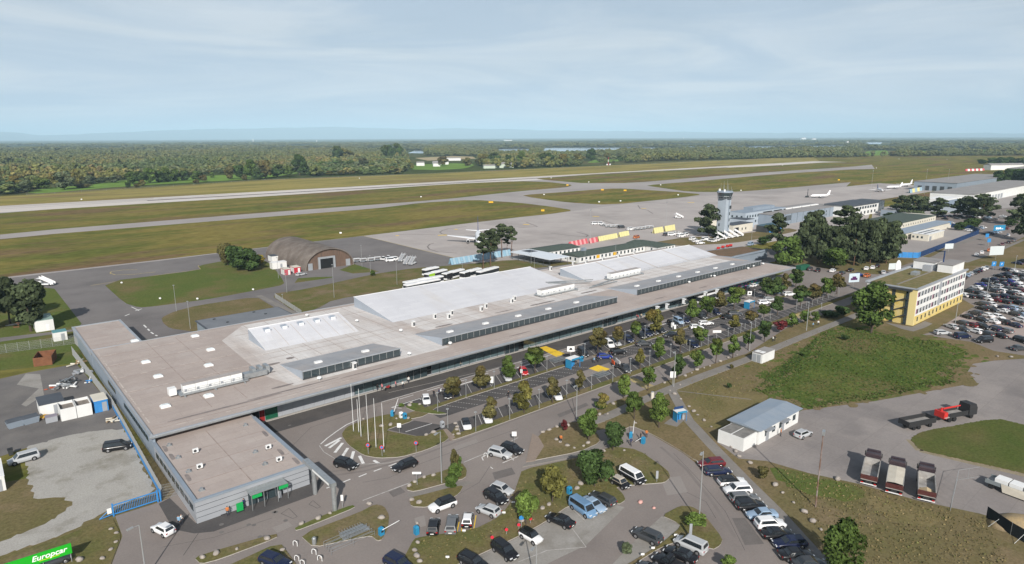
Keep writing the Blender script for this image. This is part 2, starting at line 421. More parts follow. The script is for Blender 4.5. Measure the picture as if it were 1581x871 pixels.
# ---- landside: forecourt, car parks, access road
sheet('landside_grass',[(-60,-60),(700,-300),(760,120),(520,190),(300,150),(258,128),(20,128),(-60,150)],.012,M_DRY,True)
sheet('forecourt_road',[(120,960),(160,905),(189,828),(178,797),(242,777),(262,768),(300,720),(420,640),(1190,430),(1232,412),(1300,432),(1352,428),(1338,452),(1313,470),(1266,487),(1216,505.5),(1153,546),(1091,565),(1020,592),(964,614),(900,643),(920,665),(975,655),(1000,668),(1055,700),(1075,716),(1120,740),(1260,880),(1320,960)],.016,M_ROAD)
sheet('terminal_pavement',[(40,122.3),(252,122.3),(252,129.4),(40,129.4)],.024,M_BAY,True)
line('kerb_line',[(600,606.5),(760,570),(900,531),(1000,502),(1180,447)],.18,.030,M_KERB)
# parking bays: dark strips either side of the planted median, kerbed strips between
rect('parking_bays',69,205,113.4,118.6,.022,M_BAY)
rect('parking_bays',71,205,106.6,111.8,.022,M_BAY)
rect('parking_bays',67,240,98.4,103.0,.022,M_BAY)
raised('planted_median',[(66.5,113.2),(113,113.2),(114,112.6),(113,111.9),(74,111.9),(69,109.5),(66,110.2),(65.5,111.6)],M_VERGE,M_KERB,.12,.017,True,soft=1)
raised('planted_median',[(124,113.2),(194,113.4),(196,112.7),(194,112.0),(124,112.0)],M_VERGE,M_KERB,.12,.017,True,soft=1)
raised('planted_median',[(215,113.4),(250,113.4),(252,112.7),(250,112.0),(215,112.0)],M_VERGE,M_KERB,.12,.017,True,soft=1)
raised('planted_verge',[(69,98.4),(112,98.3),(262,98.6),(268,97.6),(262,96.6),(112,96.3),(69,96.2),(67,97.3)],M_VERGE,M_KERB,.12,.017,True,soft=1)
for s in range(0,44):
 x=72.5+s*2.95
 if not (113.5 < x < 124) and x < 202:
  MB().quad([(x,113.5,.027),(x+.15,113.5,.027),(x+2.55,118.5,.027),(x+2.4,118.5,.027)]).build('bay_line',M_WORNWHITE,kind='structure')
 if x > 75 and not (114.5 < x < 124) and x < 200:
  b=MB()
  for k in range(9):
   u=k*.32; v=k*.53
   b.quad([(x+u,111.6-v,.027),(x+u+.19,111.6-v-.32,.027),(x+u+.34,111.6-v-.24,.027),(x+u+.15,111.6-v+.08,.027)])
  b.build('bay_line',M_WORNWHITE,kind='structure')
for s in range(0,62):
 x=70.2+s*2.75
 if x < 238:MB().quad([(x,98.6,.027),(x+.15,98.6,.027),(x+2.3+.15,102.9,.027),(x+2.3,102.9,.027)]).build('bay_line',M_WORNWHITE,kind='structure')
 # painted forecourt markings
for i in range(26):
 s0=70+i*7.2
 if s0 < 245:rect('lane_dash',s0,s0+3.6,120.9,121.1,.028,M_WHITE)
for i in range(9):
 s0=84+i*19.0
 rect('lane_arrow',s0,s0+5.0,119.0,119.4,.028,M_WHITE)
rect('lane_edge_line',66,250,122.05,122.2,.029,M_WHITE)
for q,zz,m in (([(832,537),(843,534.5),(872,546),(860,552)],.030,M_YELLOW),([(909,569),(923.5,563.7),(942,570),(927,575.7)],.030,M_YELLOW),
 ([(967.6,585),(976.5,582.5),(1010.6,596),(996.7,601)],.030,M_WORNYELLOW),([(1226,487),(1234,484),(1241,488),(1232,491)],.16,M_WORNYELLOW),([(1247,489),(1254,490),(1254,494),(1246,492)],.16,M_WORNYELLOW)):
 sheet('painted_crossing',q,zz,m)
 # access-road markings: hatching beside the flagpole island, centre line, stop lines
hz=[((527,676),(502,689)),((524,680),(508,692)),((529,684),(517,699)),((537,692),(528,706)),((546,697),(542,711)),((555,704),(561,716)),((577,711),(585,716))]
for a,b in hz:line('hatch_stripe',[a,b],.55,.028,M_WHITE)
line('hatch_outline',[(553,648),(535,656),(520,666),(505,677),(495,686)],.22,.028,M_WHITE)
line('hatch_outline',[(493,688),(500,698),(520,710),(560,717),(600,715),(640,704)],.16,.028,M_WORNWHITE)
for a,b in (((504,754),(511,751.5)),((529,745),(541,740)),((554,736.5),(566,731.5)),((577,728),(589,723.5)),((600,720),(612,715.5))):
 line('lane_dash',[a,b],.25,.028,M_WHITE)
line('edge_line',[(560,773),(640,743)],.22,.028,M_WORNWHITE)
line('edge_line',[(716,714),(757,697),(800,676)],.22,.028,M_WORNWHITE)
for a,b in (((604,629.5),(648,615.5)),((604,629.5),(620,630.5)),((648,615.5),(650,617))):line('stop_box_line',[a,b],.22,.028,M_WHITE)
for a,b in (((744,706),(752,702)),((776,715),(800,705)),((788,705),(793,711)),((744,706),(746,711)),((752,702),(753,706)),((757,721),(761,724))):line('bay_line',[a,b],.16,.028,M_WHITE)
# junction boxes cut in the asphalt near the portal
for q in ([(434,793),(446,785),(459,798),(452,801)],[(477,779),(483,773),(495,783),(490,785)]):
 line('road_joint',q+q[:1],.08,.027,M_BAY)
line('road_joint',[(283,858),(310,818)],.10,.027,M_BAY)
line('road_joint',[(880,600),(893,660)],.12,.027,M_BAY)
sheet('station_pavement',[(262,769),(245,778),(262,808),(270,818),(300,824),(330,821),(420,788),(486,764),(500,748),(500,740),(482,742),(302,808)],.026,M_BAY)
for x,y in ((342,810),(384,810.5),(392,811),(423,791),(426,791),(401,829),(408,828.5),(447,657),(342,822),(441,804)):
 cx,cy=at(x,y)
 MB().tube((cx,cy,.017),(cx,cy,.034),.34,.34,10).build('manhole_cover',M_OLDASPH,kind='structure')

 # repairs and tar-sealed cracks in the asphalt
M_REPAIR=mat('asphalt_repair',(.135,.122,.115),.9,spec=.04,c2=(.155,.14,.132),scale=.5,fine=.1,fine_scale=4); M_LIGHTREP=mat('asphalt_repair_pale',(.25,.225,.208),.9,spec=.04,fine=.1,fine_scale=4)
for q,m in (([(600,760),(618,752),(626,760),(607,768)],M_REPAIR),([(700,690),(735,678),(739,683),(704,696)],M_LIGHTREP),([(860,640),(905,622),(909,626),(864,645)],M_REPAIR),([(1020,740),(1050,735),(1062,760),(1030,765)],M_LIGHTREP),([(1130,800),(1150,800),(1180,840),(1150,842)],M_REPAIR),([(760,730),(790,722),(796,732),(764,741)],M_REPAIR),([(420,815),(445,805),(452,812),(428,823)],M_LIGHTREP),([(640,800),(655,796),(658,812),(642,816)],M_LIGHTREP),([(1110,570),(1150,555),(1153,558),(1113,574)],M_LIGHTREP),([(990,585),(1012,577),(1014,580),(993,588)],M_REPAIR)):
 sheet('asphalt_repair',q,.0195,m)
for q in ([(560,745),(600,738),(650,716),(720,690),(800,662)],[(660,770),(700,768),(740,745),(756,720)],[(1040,700),(1080,742),(1120,790),(1150,850)],[(1060,760),(1090,775),(1105,800)],[(250,845),(330,830),(420,800)],[(820,640),(900,612),(1000,572),(1100,540)],[(450,690),(480,660),(540,640),(640,610)],[(700,600),(800,572),(900,543)]):
 line('sealed_crack',q,.07,.0205,M_BAY)
for q in ([(500,730),(560,722),(640,700),(760,655),(900,602),(1040,552),(1200,488)],[(503,736),(565,727),(645,705),(765,660),(905,606),(1045,556)],[(1020,690),(1060,725),(1100,775),(1135,830)]):
 line('tyre_track',q,.55,.018,MATS['asphalt_repair'] if False else mat('tyre_track',(.178,.156,.145),.9,spec=.04,c2=(.20,.178,.165),scale=.3))
 # kerbed green islands around the near car park
raised('flagpole_island',[(527,672),(535.4,660),(555.6,651.7),(578.7,644.5),(601.7,640),(628,643),(639,650),(600,663),(597,666),(651,676),(684,663),(691,668),(692,680),(659,695),(619,706.5),(584,708),(561,703.6),(538,688)],M_VERGE,M_KERB,.12,.017)
sheet('parking_bays',[(599,663.5),(640,649.5),(688,657.5),(651,675)],.022,M_BAY)
line('bay_line',[(626,667),(667,654)],.16,.028,M_WHITE)
raised('corner_island',[(625,629),(636,623),(650,624),(656,631),(693,639.5),(674,640.5),(641,636)],M_LAWN,M_KERB,.135,.018)
raised('corner_island',[(698,668),(705,656),(708,663),(712,676),(700,680),(694,678),(690,672)],M_DRY,M_KERB,.10,.018)
raised('junction_island',[(627,757),(631,746),(659,735),(688,727),(713,715),(721,726),(719,739),(688,747),(640,760)],M_VERGE,M_KERB,.12,.017)
raised('junction_island',[(631,770),(660,763),(690,755),(716,750),(709,763),(688,775.6),(659,784),(635,783)],M_VERGE,M_KERB,.12,.017)
sheet('crossing_path',[(628,762),(719,743),(730,745),(718,750),(632,768)],.022,M_PATH)
raised('forecourt_island',[(454.7,816),(501,795.8),(544,780.5),(549,784),(500,804),(457.6,820.5)],M_LAWN,M_KERB,.12,.017)
raised('forecourt_island',[(463,827),(555,792),(579,779.5),(593,782.5),(601,797),(599,817),(590,834),(583,836),(573,828),(540,834),(484,846)],M_VERGE,M_KERB,.12,.017)
raised('forecourt_island',[(300,862),(340,849),(427,824.5),(428,831),(340,864),(310,872)],M_VERGE,M_KERB,.12,.017)
raised('forecourt_island',[(340,880),(432,838),(450,862),(470,890),(430,920),(350,910)],M_VERGE,M_KERB,.12,.017)
raised('planted_slope',[(605,900),(622,866),(639,833),(651,830),(731,819),(772,799),(790,775),(800,744),(806,726),(886,709),(924,698),(945,690),(985,695),(1031,727),(1035,738),(1026,746),(1000,748),(950,752),(962,764),(966,773),(955,780),(930,770),(880,780),(838,809),(800,829),(745,855),(690,880),(660,905)],M_VERGE,M_KERB,.12,.017)
raised('planted_slope',[(812,714),(828,678),(840,666),(886,651),(905,656),(924,672),(926,684),(895,698)],M_DRY,M_KERB,.12,.017)
sheet('crossing_path',[(806,722),(812,716),(895,699),(926,685),(938,672),(945,676),(930,692),(890,706)],.15,M_PATH)
raised('planted_slope',[(935,672),(935,645),(960,628),(1000,612),(1040,618),(1057,640),(1150,735),(1200,788),(1262,858),(1300,905),(1278,905),(1235,860),(1150,762),(1100,716),(1074,712),(1052,697),(1018,677),(1000,668),(975,658),(955,668)],M_DRY,M_KERB,.12,.017)
raised('lamp_island',[(1022,797),(1050,782),(1068,783),(1085,793),(1116,833),(1112,843),(1100,850),(1060,832),(1020,846),(985,868),(960,890),(940,890),(1019,842),(1052,814),(1042,806)],M_VERGE,M_KERB,.12,.017)
sheet('lower_car_park',[(690,882),(745,856),(800,830),(838,810),(880,781),(930,771),(955,781),(1022,797),(1052,813),(1019,842),(940,890),(900,930),(640,930)],.021,M_PALE)
line('bay_line',[(864,790),(905,845)],.12,.027,M_WORNWHITE)
line('bay_line',[(881,783),(905,806)],.12,.027,M_WORNWHITE)
line('bay_line',[(800,868),(845,850),(905,845)],.12,.027,M_WORNWHITE)
sheet('lower_car_park_lane',[(760,930),(850,868),(905,842),(965,783),(1022,797),(985,830),(890,930)],.025,M_ROAD)
for q in ([(691,812),(688,830)],[(715,806),(711,826)],[(730,800),(726,822)],[(735,796),(731,820)],[(709,806),(705,824)]):line('bay_line',q,.14,.028,M_YELLOW)
# footpath past the boulders to the terminal
line('footpath',[(1330,484),(1310,492),(1240,520),(1150,557),(1080,583),(1025,605),(985,622),(938,644),(905,655)],2.6,.152,M_PATH)
raised('road_verge',[(905,650),(941,623),(964,615),(1020,593),(1091,566),(1153,547),(1216,507),(1266,488),(1300,492),(1240,519),(1150,555),(1080,581),(1025,603),(985,620),(938,642)],M_DRY,M_KERB,.12,.017,soft=0)
line('footpath',[(1036,602),(1063,650),(1100,690),(1150,742),(1200,792),(1250,848),(1300,900)],2.2,.156,M_PATH)
line('trodden_path',[(1040,603),(1090,609),(1160,617)],.35,.03,M_PATH)
sheet('shelter_pad',[(1025,655),(1040,644),(1058,648),(1045,660)],.155,M_PATH)
sheet('dirt_patch',[(684,664),(690,663),(703,676),(696,681)],.145,mat('trodden_earth',(.24,.19,.155),.95,fine=.15,fine_scale=3))
sheet('dirt_patch',[(822,670),(832,676),(840,690),(826,712),(812,714)],.145,MATS['trodden_earth'])
# meadow and works yard
raised('marsh_meadow',[(1160,600),(1195,570),(1228,548),(1262,520),(1285,503),(1320,505),(1390,518),(1470,530),(1500,545),(1480,575),(1470,592),(1350,614),(1235,630),(1200,612)],M_MARSH,M_MARSH,.05,.013,soft=2,ragged=2.6)
sheet('works_yard',[(1107,683),(1117,690),(1140,708),(1184,712),(1250,731),(1325,747),(1417,773),(1512,793),(1640,830),(1800,880),(1800,545),(1581,554),(1535,557),(1502,562),(1494,574),(1508,591),(1348,620),(1238,634),(1190,655)],.02,M_YARD)
raised('yard_lawn',[(1404,677.6),(1426,666),(1538,646),(1581,656),(1700,690),(1700,760),(1581,731),(1469,706.5),(1420,695)],M_YLAWN,M_DRY,.06,.021,ragged=.25)
line('sandy_edge',[(1404,679),(1420,696),(1470,708),(1581,734)],1.3,.028,mat('sandy_soil',(.26,.215,.15),.95,c2=(.20,.17,.11),scale=.4,fine=.2,fine_scale=3))
raised('green_strip',[(1184,716),(1250,735),(1325,752),(1345,765),(1300,775),(1235,760),(1200,742)],M_LAWN,M_LAWN,.02,.014,soft=1,ragged=1.2)
raised('bare_earth',[(1340,765),(1380,775),(1430,785),(1460,800),(1420,812),(1370,800),(1345,785)],M_DRYPALE,M_DRYPALE,.015,.014,soft=1,ragged=1.2)
raised('dry_slope',[(1040,640),(1090,600),(1160,585),(1200,600),(1150,640),(1100,665)],M_DRYPALE,M_DRYPALE,.015,.014,soft=1,ragged=1.5)
edge=px_poly([(1160,600),(1195,570),(1228,548),(1262,520),(1285,503),(1320,505),(1390,518),(1470,530),(1500,545),(1480,575),(1470,592),(1350,614),(1235,630),(1200,612),(1160,600)]); er=random.Random(17)
for z_,m_,nm in ((.0145,M_MARSH,'green_patches'),(.067,M_DRY,'dry_patches')):
 b=MB()
 for i in range(170):
  k=er.randrange(len(edge)-1); p=Vector(edge[k]).lerp(Vector(edge[k+1]),er.random()); r_=er.uniform(.4,1.7); p += Vector((er.gauss(0,2.4),er.gauss(0,2.4)))
  b.quad([(p.x+r_*er.uniform(.5,1.3)*math.cos(t*.785),p.y+r_*er.uniform(.4,1.0)*math.sin(t*.785),z_+i*.00002) for t in range(8)])
 b.build(nm,m_,kind='structure')
 # big car park beside the hotel, approach roads
sheet('hotel_car_park',[(1424,517),(1440,512),(1505,473),(1486,462),(1478,448),(1470,440),(1508,413),(1530,410),(1590,416),(1800,430),(1800,560),(1581,549),(1535,542),(1500,528)],.02,M_ROAD)
for q in ([(1455,505),(1490,481),(1560,492),(1600,498),(1600,520),(1545,522)],):sheet('parking_gravel',q,.024,mat('pinkish_gravel',(.33,.27,.245),.95,fine=.15,fine_scale=3))
sheet('approach_road',[(1195,412),(1240,408),(1300,420),(1355,424),(1400,408),(1440,396),(1478,373),(1520,362),(1560,350),(1600,335),(1640,345),(1581,366),(1530,391),(1480,408),(1440,425),(1352,447),(1330,444),(1215,424)],.022,M_ROAD)
line('footpath',[(1380,420),(1440,398),(1470,385),(1477,378),(1500,371),(1530,363)],2.4,.03,M_PATH)
line('footpath',[(1490,405),(1530,392),(1581,370)],2.0,.03,M_PATH)
sheet('hotel_terrace',[(1366,498),(1392,508),(1410,512),(1428,506),(1440,500),(1428,496),(1408,505)],.03,M_PATH)
sheet('compound_yard',[(1380,398),(1417,399),(1511,362),(1500,350),(1390,352),(1330,372)],.024,M_TWY)
sheet('staff_car_park',[(1330,352),(1440,335),(1581,318),(1640,330),(1560,352),(1512,366),(1400,372)],.021,M_ROAD)
sheet('cargo_yard',[(1230,372),(1345,342),(1348,322),(1420,312),(1581,300),(1640,320),(1440,340),(1260,388)],.018,M_TWY)
# ---- yard behind the left end of the terminal
sheet('storage_yard',[(-120,610),(0,585),(45,575),(118,562),(150,600),(185,640),(195,663),(98,676),(34,694),(-120,745)],.022,M_OLDASPH)
sheet('storage_yard_patch',[(26,594),(40,577),(62,578),(68,610),(40,628),(33,625),(60,600)],.028,M_PALE)
raised('gravel_lot',[(34,692),(98,675),(167,662),(194,664),(210,695),(236,752),(233,763),(178,782),(147,797),(107,822),(0,857),(-120,895),(-120,872),(0,838),(81,804),(112,776),(95,768),(52,770),(43,735)],M_GRAVEL,M_GRAVEL,.02,.013,soft=1,ragged=.7)
raised('yard_verge',[(-120,900),(0,860),(107,826),(172,798),(188,828),(172,870),(160,900),(60,980),(-120,980)],M_VERGE,M_KERB,.10,.013,soft=1)
# golf course, river
for q in ([(40,297),(68,290),(130,287),(185,279),(250,277),(330,271),(400,268.5),(470,266),(400,276),(200,287),(60,299)],
 [(632,262),(640,254.5),(700,252),(735,254),(720,260),(680,262.5)],[(905,252),(915,247),(955,246),(960,249)],[(1330,240),(1340,233),(1370,232),(1372,240)],[(1395,237),(1400,233),(1430,232.5),(1440,237)],[(1470,237),(1480,233),(1540,231),(1560,235)]):
 raised('golf_lawn',q,M_GOLF,M_GOLF,.06,.013,soft=1)
for q in ([(1100,238),(1150,236),(1260,236.5),(1240,239)],[(640,244),(700,241),(730,242),(735,245),(660,248)]):
 sheet('harvested_field',q,.05,mat('stubble',(.34,.27,.15),.95,fine=.15,fine_scale=.05))
for q in ([(838,234.5),(836,228.5),(930,227.6),(1010,227.2),(1012,230.5),(934,233.5)],[(1035,230.5),(1050,226.5),(1200,224.6),(1300,223.5),(1300,226.5),(1130,229)],[(630,236.5),(640,232.5),(655,232.5),(655,237)],[(770,234.5),(770,230),(815,229.5),(820,234)],[(1325,223),(1330,219.6),(1362,219.6),(1360,222.5)]):
 sheet('river',q,.06,M_WATER)
 # ================================================================ hills on the horizon
HAZE_DENSITY,HAZE_TOP=0.62e-4,640.0
def cam_pt(px,dist):# horizontal point in the direction of photo column px, dist metres away
 a=YAW+math.atan((px-PW/2)/F_PX)
 return (math.sin(a)*dist,math.cos(a)*dist)
ridge=[(-500,206),(-300,209),(-100,208),(0,207),(40,206),(80,210),(140,208),(200,206),(300,202.5),(400,200.5),(460,199),(520,198),(580,199),(640,201),(700,199.5),(780,201),(850,203),(900,204),(1000,205.5),(1100,207.5),(1200,208.5),(1300,209),(1450,210),(1600,211),(1900,211),(2100,210)]
rnd=random.Random(11)
b=MB(); rows=[]
cols=np.linspace(-480,2080,220)
for k,(dist,f) in enumerate(((30000,0),(32000,.55),(34000,1.0),(37000,.85),(40500,0))):
 row=[]
 for c in cols:
  y=np.interp(c,[r[0] for r in ridge],[r[1] for r in ridge])
  x_,y_=cam_pt(c,dist)
  top=CAM_H+(HORIZON+1.2-y)/F_PX*34000*math.sqrt(1+((c-PW/2)/F_PX) ** 2)*.985
  j=9*math.sin(c*.071+k)+7*math.sin(c*.19+2*k)+rnd.uniform(-8,8)
  row.append((x_,y_,max(0,top*f+(j if f > 0 else 0))+(-1 if f == 0 else 0)))
 rows.append(row)
b.loft(rows,caps=False,closed=False)
b.build('hills',mat('hill_forest',(.045,.06,.03),.95,c2=(.08,.09,.05),scale=.002),kind='structure',smooth=True)

# ================================================================ woods beyond the runway: one mass of many trees
def leaf_cloud(rs,n,clumps,leaf,jitter=.9,up=.25):
 """n small leaf quads spread over the surfaces of ellipsoid clumps (cx,cy,cz,rx,ry,rz) -> verts, faces, per-vertex tint"""
 C=np.array(clumps); w=C[:,3]*C[:,4]+C[:,3]*C[:,5]; w=w/w.sum()
 k=rs.choice(len(C),n,p=w)
 d=rs.normal(size=(n,3)); d[:,2] += up; d /= np.linalg.norm(d,axis=1)[:,None]
 rad=rs.uniform(.62,1.06,n)[:,None]
 pos=C[k,:3]+d*C[k,3:6]*rad
 nrm=d+rs.normal(size=(n,3))*jitter*.55; nrm /= np.linalg.norm(nrm,axis=1)[:,None]
 t=np.cross(nrm,rs.normal(size=(n,3))); t /= np.linalg.norm(t,axis=1)[:,None]
 u=np.cross(nrm,t); s=leaf*rs.uniform(.6,1.35,n)[:,None]
 q=np.stack([pos-t*s-u*s*.6,pos+t*s*.9-u*s*.7,pos+t*s+u*s*.6,pos-t*s*.8+u*s*.8],1)
 return q,k,pos
def leaf_mat(name,rough=.75,use_inst=False,objcol=True):
 if name in MATS:return MATS[name]
 m,n,l,p=_nt(name)
 p.inputs['Roughness'].default_value=rough; p.inputs['Specular IOR Level'].default_value=.03
 a=n.new('ShaderNodeAttribute'); a.attribute_name='tint'
 mx=n.new('ShaderNodeMix'); mx.data_type='RGBA'; mx.blend_type='MULTIPLY'; mx.inputs['Factor'].default_value=1
 l.new(a.outputs['Color'],mx.inputs['A'])
 if use_inst:
  ai=n.new('ShaderNodeAttribute'); ai.attribute_type='INSTANCER'; ai.attribute_name='tree_col'; l.new(ai.outputs['Color'],mx.inputs['B'])
 else:
  oi=n.new('ShaderNodeObjectInfo'); l.new(oi.outputs['Color'],mx.inputs['B'])
 l.new(mx.outputs['Result'],p.inputs['Base Color'])
 MATS[name]=m
 return m
M_LEAF=leaf_mat('leaves'); M_LEAFI=leaf_mat('wood_leaves',use_inst=True)
M_BARK=mat('bark',(.075,.058,.045),.95,fine=.3,fine_scale=6)
M_PINEBARK=mat('pine_bark',(.16,.085,.055),.95,c2=(.09,.06,.045),scale=1.0,fine=.25,fine_scale=6)
def crown_clumps(rs,r,h,z0,n,shape='round'):
 out=[]
 for i in range(n):
  f=(i+.5)/n
  if shape == 'round':
   z=rs.uniform(-.85,.9); rr=math.sqrt(max(0,1-z*z))*rs.uniform(.25,.72); a=rs.uniform(0,6.283)
   s=rs.uniform(.30,.46)
   out.append((math.cos(a)*rr*r,math.sin(a)*rr*r,z0+h*(.5+.42*z),r*s,r*s,r*s*.8))
  elif shape == 'oval':
   z=rs.uniform(-.9,.95); wid=(1-abs(z+.15) ** 2.2)*.9; a=rs.uniform(0,6.283); rr=rs.uniform(.1,.7)*max(.1,wid)
   s=rs.uniform(.30,.42)
   out.append((math.cos(a)*rr*r,math.sin(a)*rr*r,z0+h*(.5+.44*z),r*s,r*s,r*s*.9))
  elif shape == 'pine':
   z=f; wid=.35+.65*math.sin(min(1,.25+z*.85)*3.0); a=rs.uniform(0,6.283); rr=rs.uniform(.15,.85)*wid
   s=rs.uniform(.26,.46)
   out.append((math.cos(a)*rr*r,math.sin(a)*rr*r,z0+h*(.04+.9*z),r*s,r*s,r*s*.42))
 return out
def tint_for(rs,k,pos,ncl,zlo,zhi,autumn):
 base=rs.uniform(.55,1.4,ncl)[k]; t=base[:,None]*rs.uniform(.7,1.3,(len(k),1))*np.ones((1,3))
 if autumn:
  f=np.clip((pos[:,2]-zlo)/(zhi-zlo)*1.3-.55,0,1)*(rs.uniform(size=ncl)[k] < .75)*autumn
  t=t*(1-f[:,None])+t*f[:,None]*np.array([[1.55,.86,.85]])
 return t
def crown_mesh(name,rs,n,clumps,leaf,material,autumn=0.0,jitter=.9):
 q,k,pos=leaf_cloud(rs,n,clumps,leaf,jitter)
 z=pos[:,2]
 t=tint_for(rs,k,pos,len(clumps),z.min(),z.max(),autumn)
 me=bpy.data.meshes.new(name)
 v=q.reshape(-1,3); f=np.arange(4*n).reshape(n,4)
 me.vertices.add(4*n); me.vertices.foreach_set('co',v.ravel())
 me.loops.add(4*n); me.loops.foreach_set('vertex_index',f.ravel())
 me.polygons.add(n); me.polygons.foreach_set('loop_start',np.arange(0,4*n,4));
 ca=me.color_attributes.new('tint','FLOAT_COLOR','POINT')
 c=np.ones((4*n,4)); c[:,:3]=np.repeat(t,4,0); ca.data.foreach_set('color',c.ravel())
 me.materials.append(material); me.update(); me.validate()
 return me

def ground_xy(px,py):return at(px,py)
# outline of the woods' front edge, (photo column -> ground row)
front=[(-60,306),(0,300),(60,294),(66,287),(185,281),(200,276),(330,271),(345,274),(420,275),(440,274),(520,269),(625,267),(640,252),(730,250),(740,257),(800,259),(860,257),(960,251),(1000,248),(1100,245.5),(1200,243),(1320,241.5),(1400,240.5),(1500,239.5),(1700,239)]
wrs=np.random.RandomState(4)
def wood_points():
 pts=[]
 def add(r0,r1,step,keep):
  r=r0
  while r < r1:
   st_=step*(1+(r-r0)/(r1-r0)*.3)
   na=max(2,int(2*0.74*r/st_))
   for i in range(na):
    a=-0.74+1.48*(i+wrs.uniform())/na
    rr=r+wrs.uniform(-.5,.5)*st_
    px=PW/2+math.tan(a)*F_PX
    if px <-70 or px > 1660:continue
    y=HORIZON-ROLL*(px-PW/2)+CAM_H*F_PX/(rr*math.cos(a))*1.0
    pts.append((math.sin(YAW+a)*rr,math.cos(YAW+a)*rr,px,y,rr)) if keep(px,y,rr) else None
   r += st_
 fx=[p[0] for p in front]; fy=[p[1] for p in front]
 def clear(px,y):
  if 836 < px < 1012 and 227.0 < y < 237.5-(px-836)*.015:return True
  if 1012 < px < 1300 and 224+(1300-px)*.012 < y < 229.5+(1300-px)*.010:return True
  if 628 < px < 660 and 231.5 < y < 241:return True
  if 768 < px < 822 and 229 < y < 238.5:return True
  if 1325 < px < 1366 and 219 < y < 226:return True
  if 1320 < px < 1375 and 231 < y < 241:return True
  if 1392 < px < 1445 and 232 < y < 239:return True
  if 1465 < px < 1565 and 231 < y < 238:return wrs.uniform() < .8
  if 632 < px < 740 and 240 < y < 262:return True
  if 60 < px < 480 and y > 262 and y > np.interp(px,[60,185,330,480],[285,277,268,264])-1:return True
  if 895 < px < 965 and 242 < y < 256:return wrs.uniform() < .9
  if 1090 < px < 1265 and 235.5 < y < 240:return True
  return False
 def near(px,y,r):return y < np.interp(px,fx,fy) and not clear(px,y)
 def patch(px,y,r):
  v=math.sin(px*.021+r*.0017)+math.sin(px*.043-r*.0009+1)*.7+math.sin(r*.0035+px*.008)*.8
  return near(px,y,r) and v > (-1.05 if r < 4500 else-.35)
 add(640,1500,11.5,near)
 add(1500,2900,13.0,near)
 add(2900,7500,33.0,patch)
 return pts
wp=wood_points()
NPR=8
protos=[]
for i in range(NPR):
 rs=np.random.RandomState(100+i)
 h=rs.uniform(10,15); r=rs.uniform(4.4,6.2)
 cl=crown_clumps(rs,r,h,2.0,11,'round' if i < 5 else 'oval')
 q,k,pos=leaf_cloud(rs,300,cl,1.05,.38)
 protos.append((q,.6+.4*tint_for(rs,k,pos,len(cl),0,20,0)))
pv=np.concatenate([p[0].reshape(-1,3) for p in protos]); pt=np.concatenate([np.repeat(p[1],4,0) for p in protos]); pi=np.concatenate([np.full(len(p[0])*4,i) for i,p in enumerate(protos)])
W_=np.array(wp); nP,nL=len(pv),len(W_)
me=bpy.data.meshes.new('riverside_woods')
me.vertices.add(nP+nL)
co=np.zeros((nP+nL,3)); co[:nP]=pv; co[nP:,:2]=W_[:,:2]; co[nP:,2]=-.3
me.vertices.foreach_set('co',co.ravel())
me.loops.add(nP); me.loops.foreach_set('vertex_index',np.arange(nP)); me.polygons.add(nP // 4); me.polygons.foreach_set('loop_start',np.arange(0,nP,4))
def attr(name,typ,arr,key):
 a=me.attributes.new(name,typ,'POINT'); a.data.foreach_set(key,np.asarray(arr,dtype=float if typ != 'INT' else int).ravel())
attr('isproto','FLOAT',np.r_[np.ones(nP),np.zeros(nL)],'value')
attr('proto','INT',np.r_[pi,np.zeros(nL)],'value')
attr('pick','INT',np.r_[np.zeros(nP),wrs.randint(0,NPR,nL)],'value')
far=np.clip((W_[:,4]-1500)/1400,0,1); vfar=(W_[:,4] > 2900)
sxy=wrs.uniform(.9,1.75,nL)*(1+.5*far)*np.where(vfar,2.1,1); sz=wrs.uniform(.8,1.35,nL)*(1+.05*far)*np.where(vfar,.95,1)
hn=.85+.3*np.sin(W_[:,0]*.013)*np.sin(W_[:,1]*.011+1)
attr('sc','FLOAT_VECTOR',np.vstack([np.ones((nP,3)),np.stack([sxy,sxy,sz*hn],1)]),'vector')
attr('rot','FLOAT',np.r_[np.zeros(nP),wrs.uniform(0,6.28,nL)],'value')
pal=np.array([(.062,.074,.026),(.048,.066,.024),(.085,.086,.028),(.105,.092,.034),(.125,.105,.034),(.105,.080,.036),(.04,.058,.026),(.072,.082,.042)])
pal=pal[[6,1,7,0,2,3,5,4]] # ordered dark green to yellow; stands of like trees grow together
vn=.5+.22*np.sin(W_[:,0]*.011+2*np.sin(W_[:,1]*.006))+.2*np.sin(W_[:,1]*.017+1.5*np.sin(W_[:,0]*.009))+wrs.normal(size=nL)*.17-.1
pc=np.clip((vn*8).astype(int),0,7); pc=np.where((pc > 5) & (wrs.uniform(size=nL) < .55),4,pc)
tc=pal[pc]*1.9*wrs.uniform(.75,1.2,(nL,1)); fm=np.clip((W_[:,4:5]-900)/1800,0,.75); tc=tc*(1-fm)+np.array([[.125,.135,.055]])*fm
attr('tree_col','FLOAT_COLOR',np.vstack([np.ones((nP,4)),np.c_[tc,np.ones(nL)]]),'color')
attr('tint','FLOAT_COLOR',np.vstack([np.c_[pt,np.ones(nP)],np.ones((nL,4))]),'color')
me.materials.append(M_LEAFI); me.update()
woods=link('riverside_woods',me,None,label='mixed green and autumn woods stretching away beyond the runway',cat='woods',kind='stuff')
ng=bpy.data.node_groups.new('plant_trees','GeometryNodeTree')
ng.interface.new_socket('Geometry',in_out='INPUT',socket_type='NodeSocketGeometry'); ng.interface.new_socket('Geometry',in_out='OUTPUT',socket_type='NodeSocketGeometry')
N,L=ng.nodes,ng.links
gi,go=N.new('NodeGroupInput'),N.new('NodeGroupOutput')
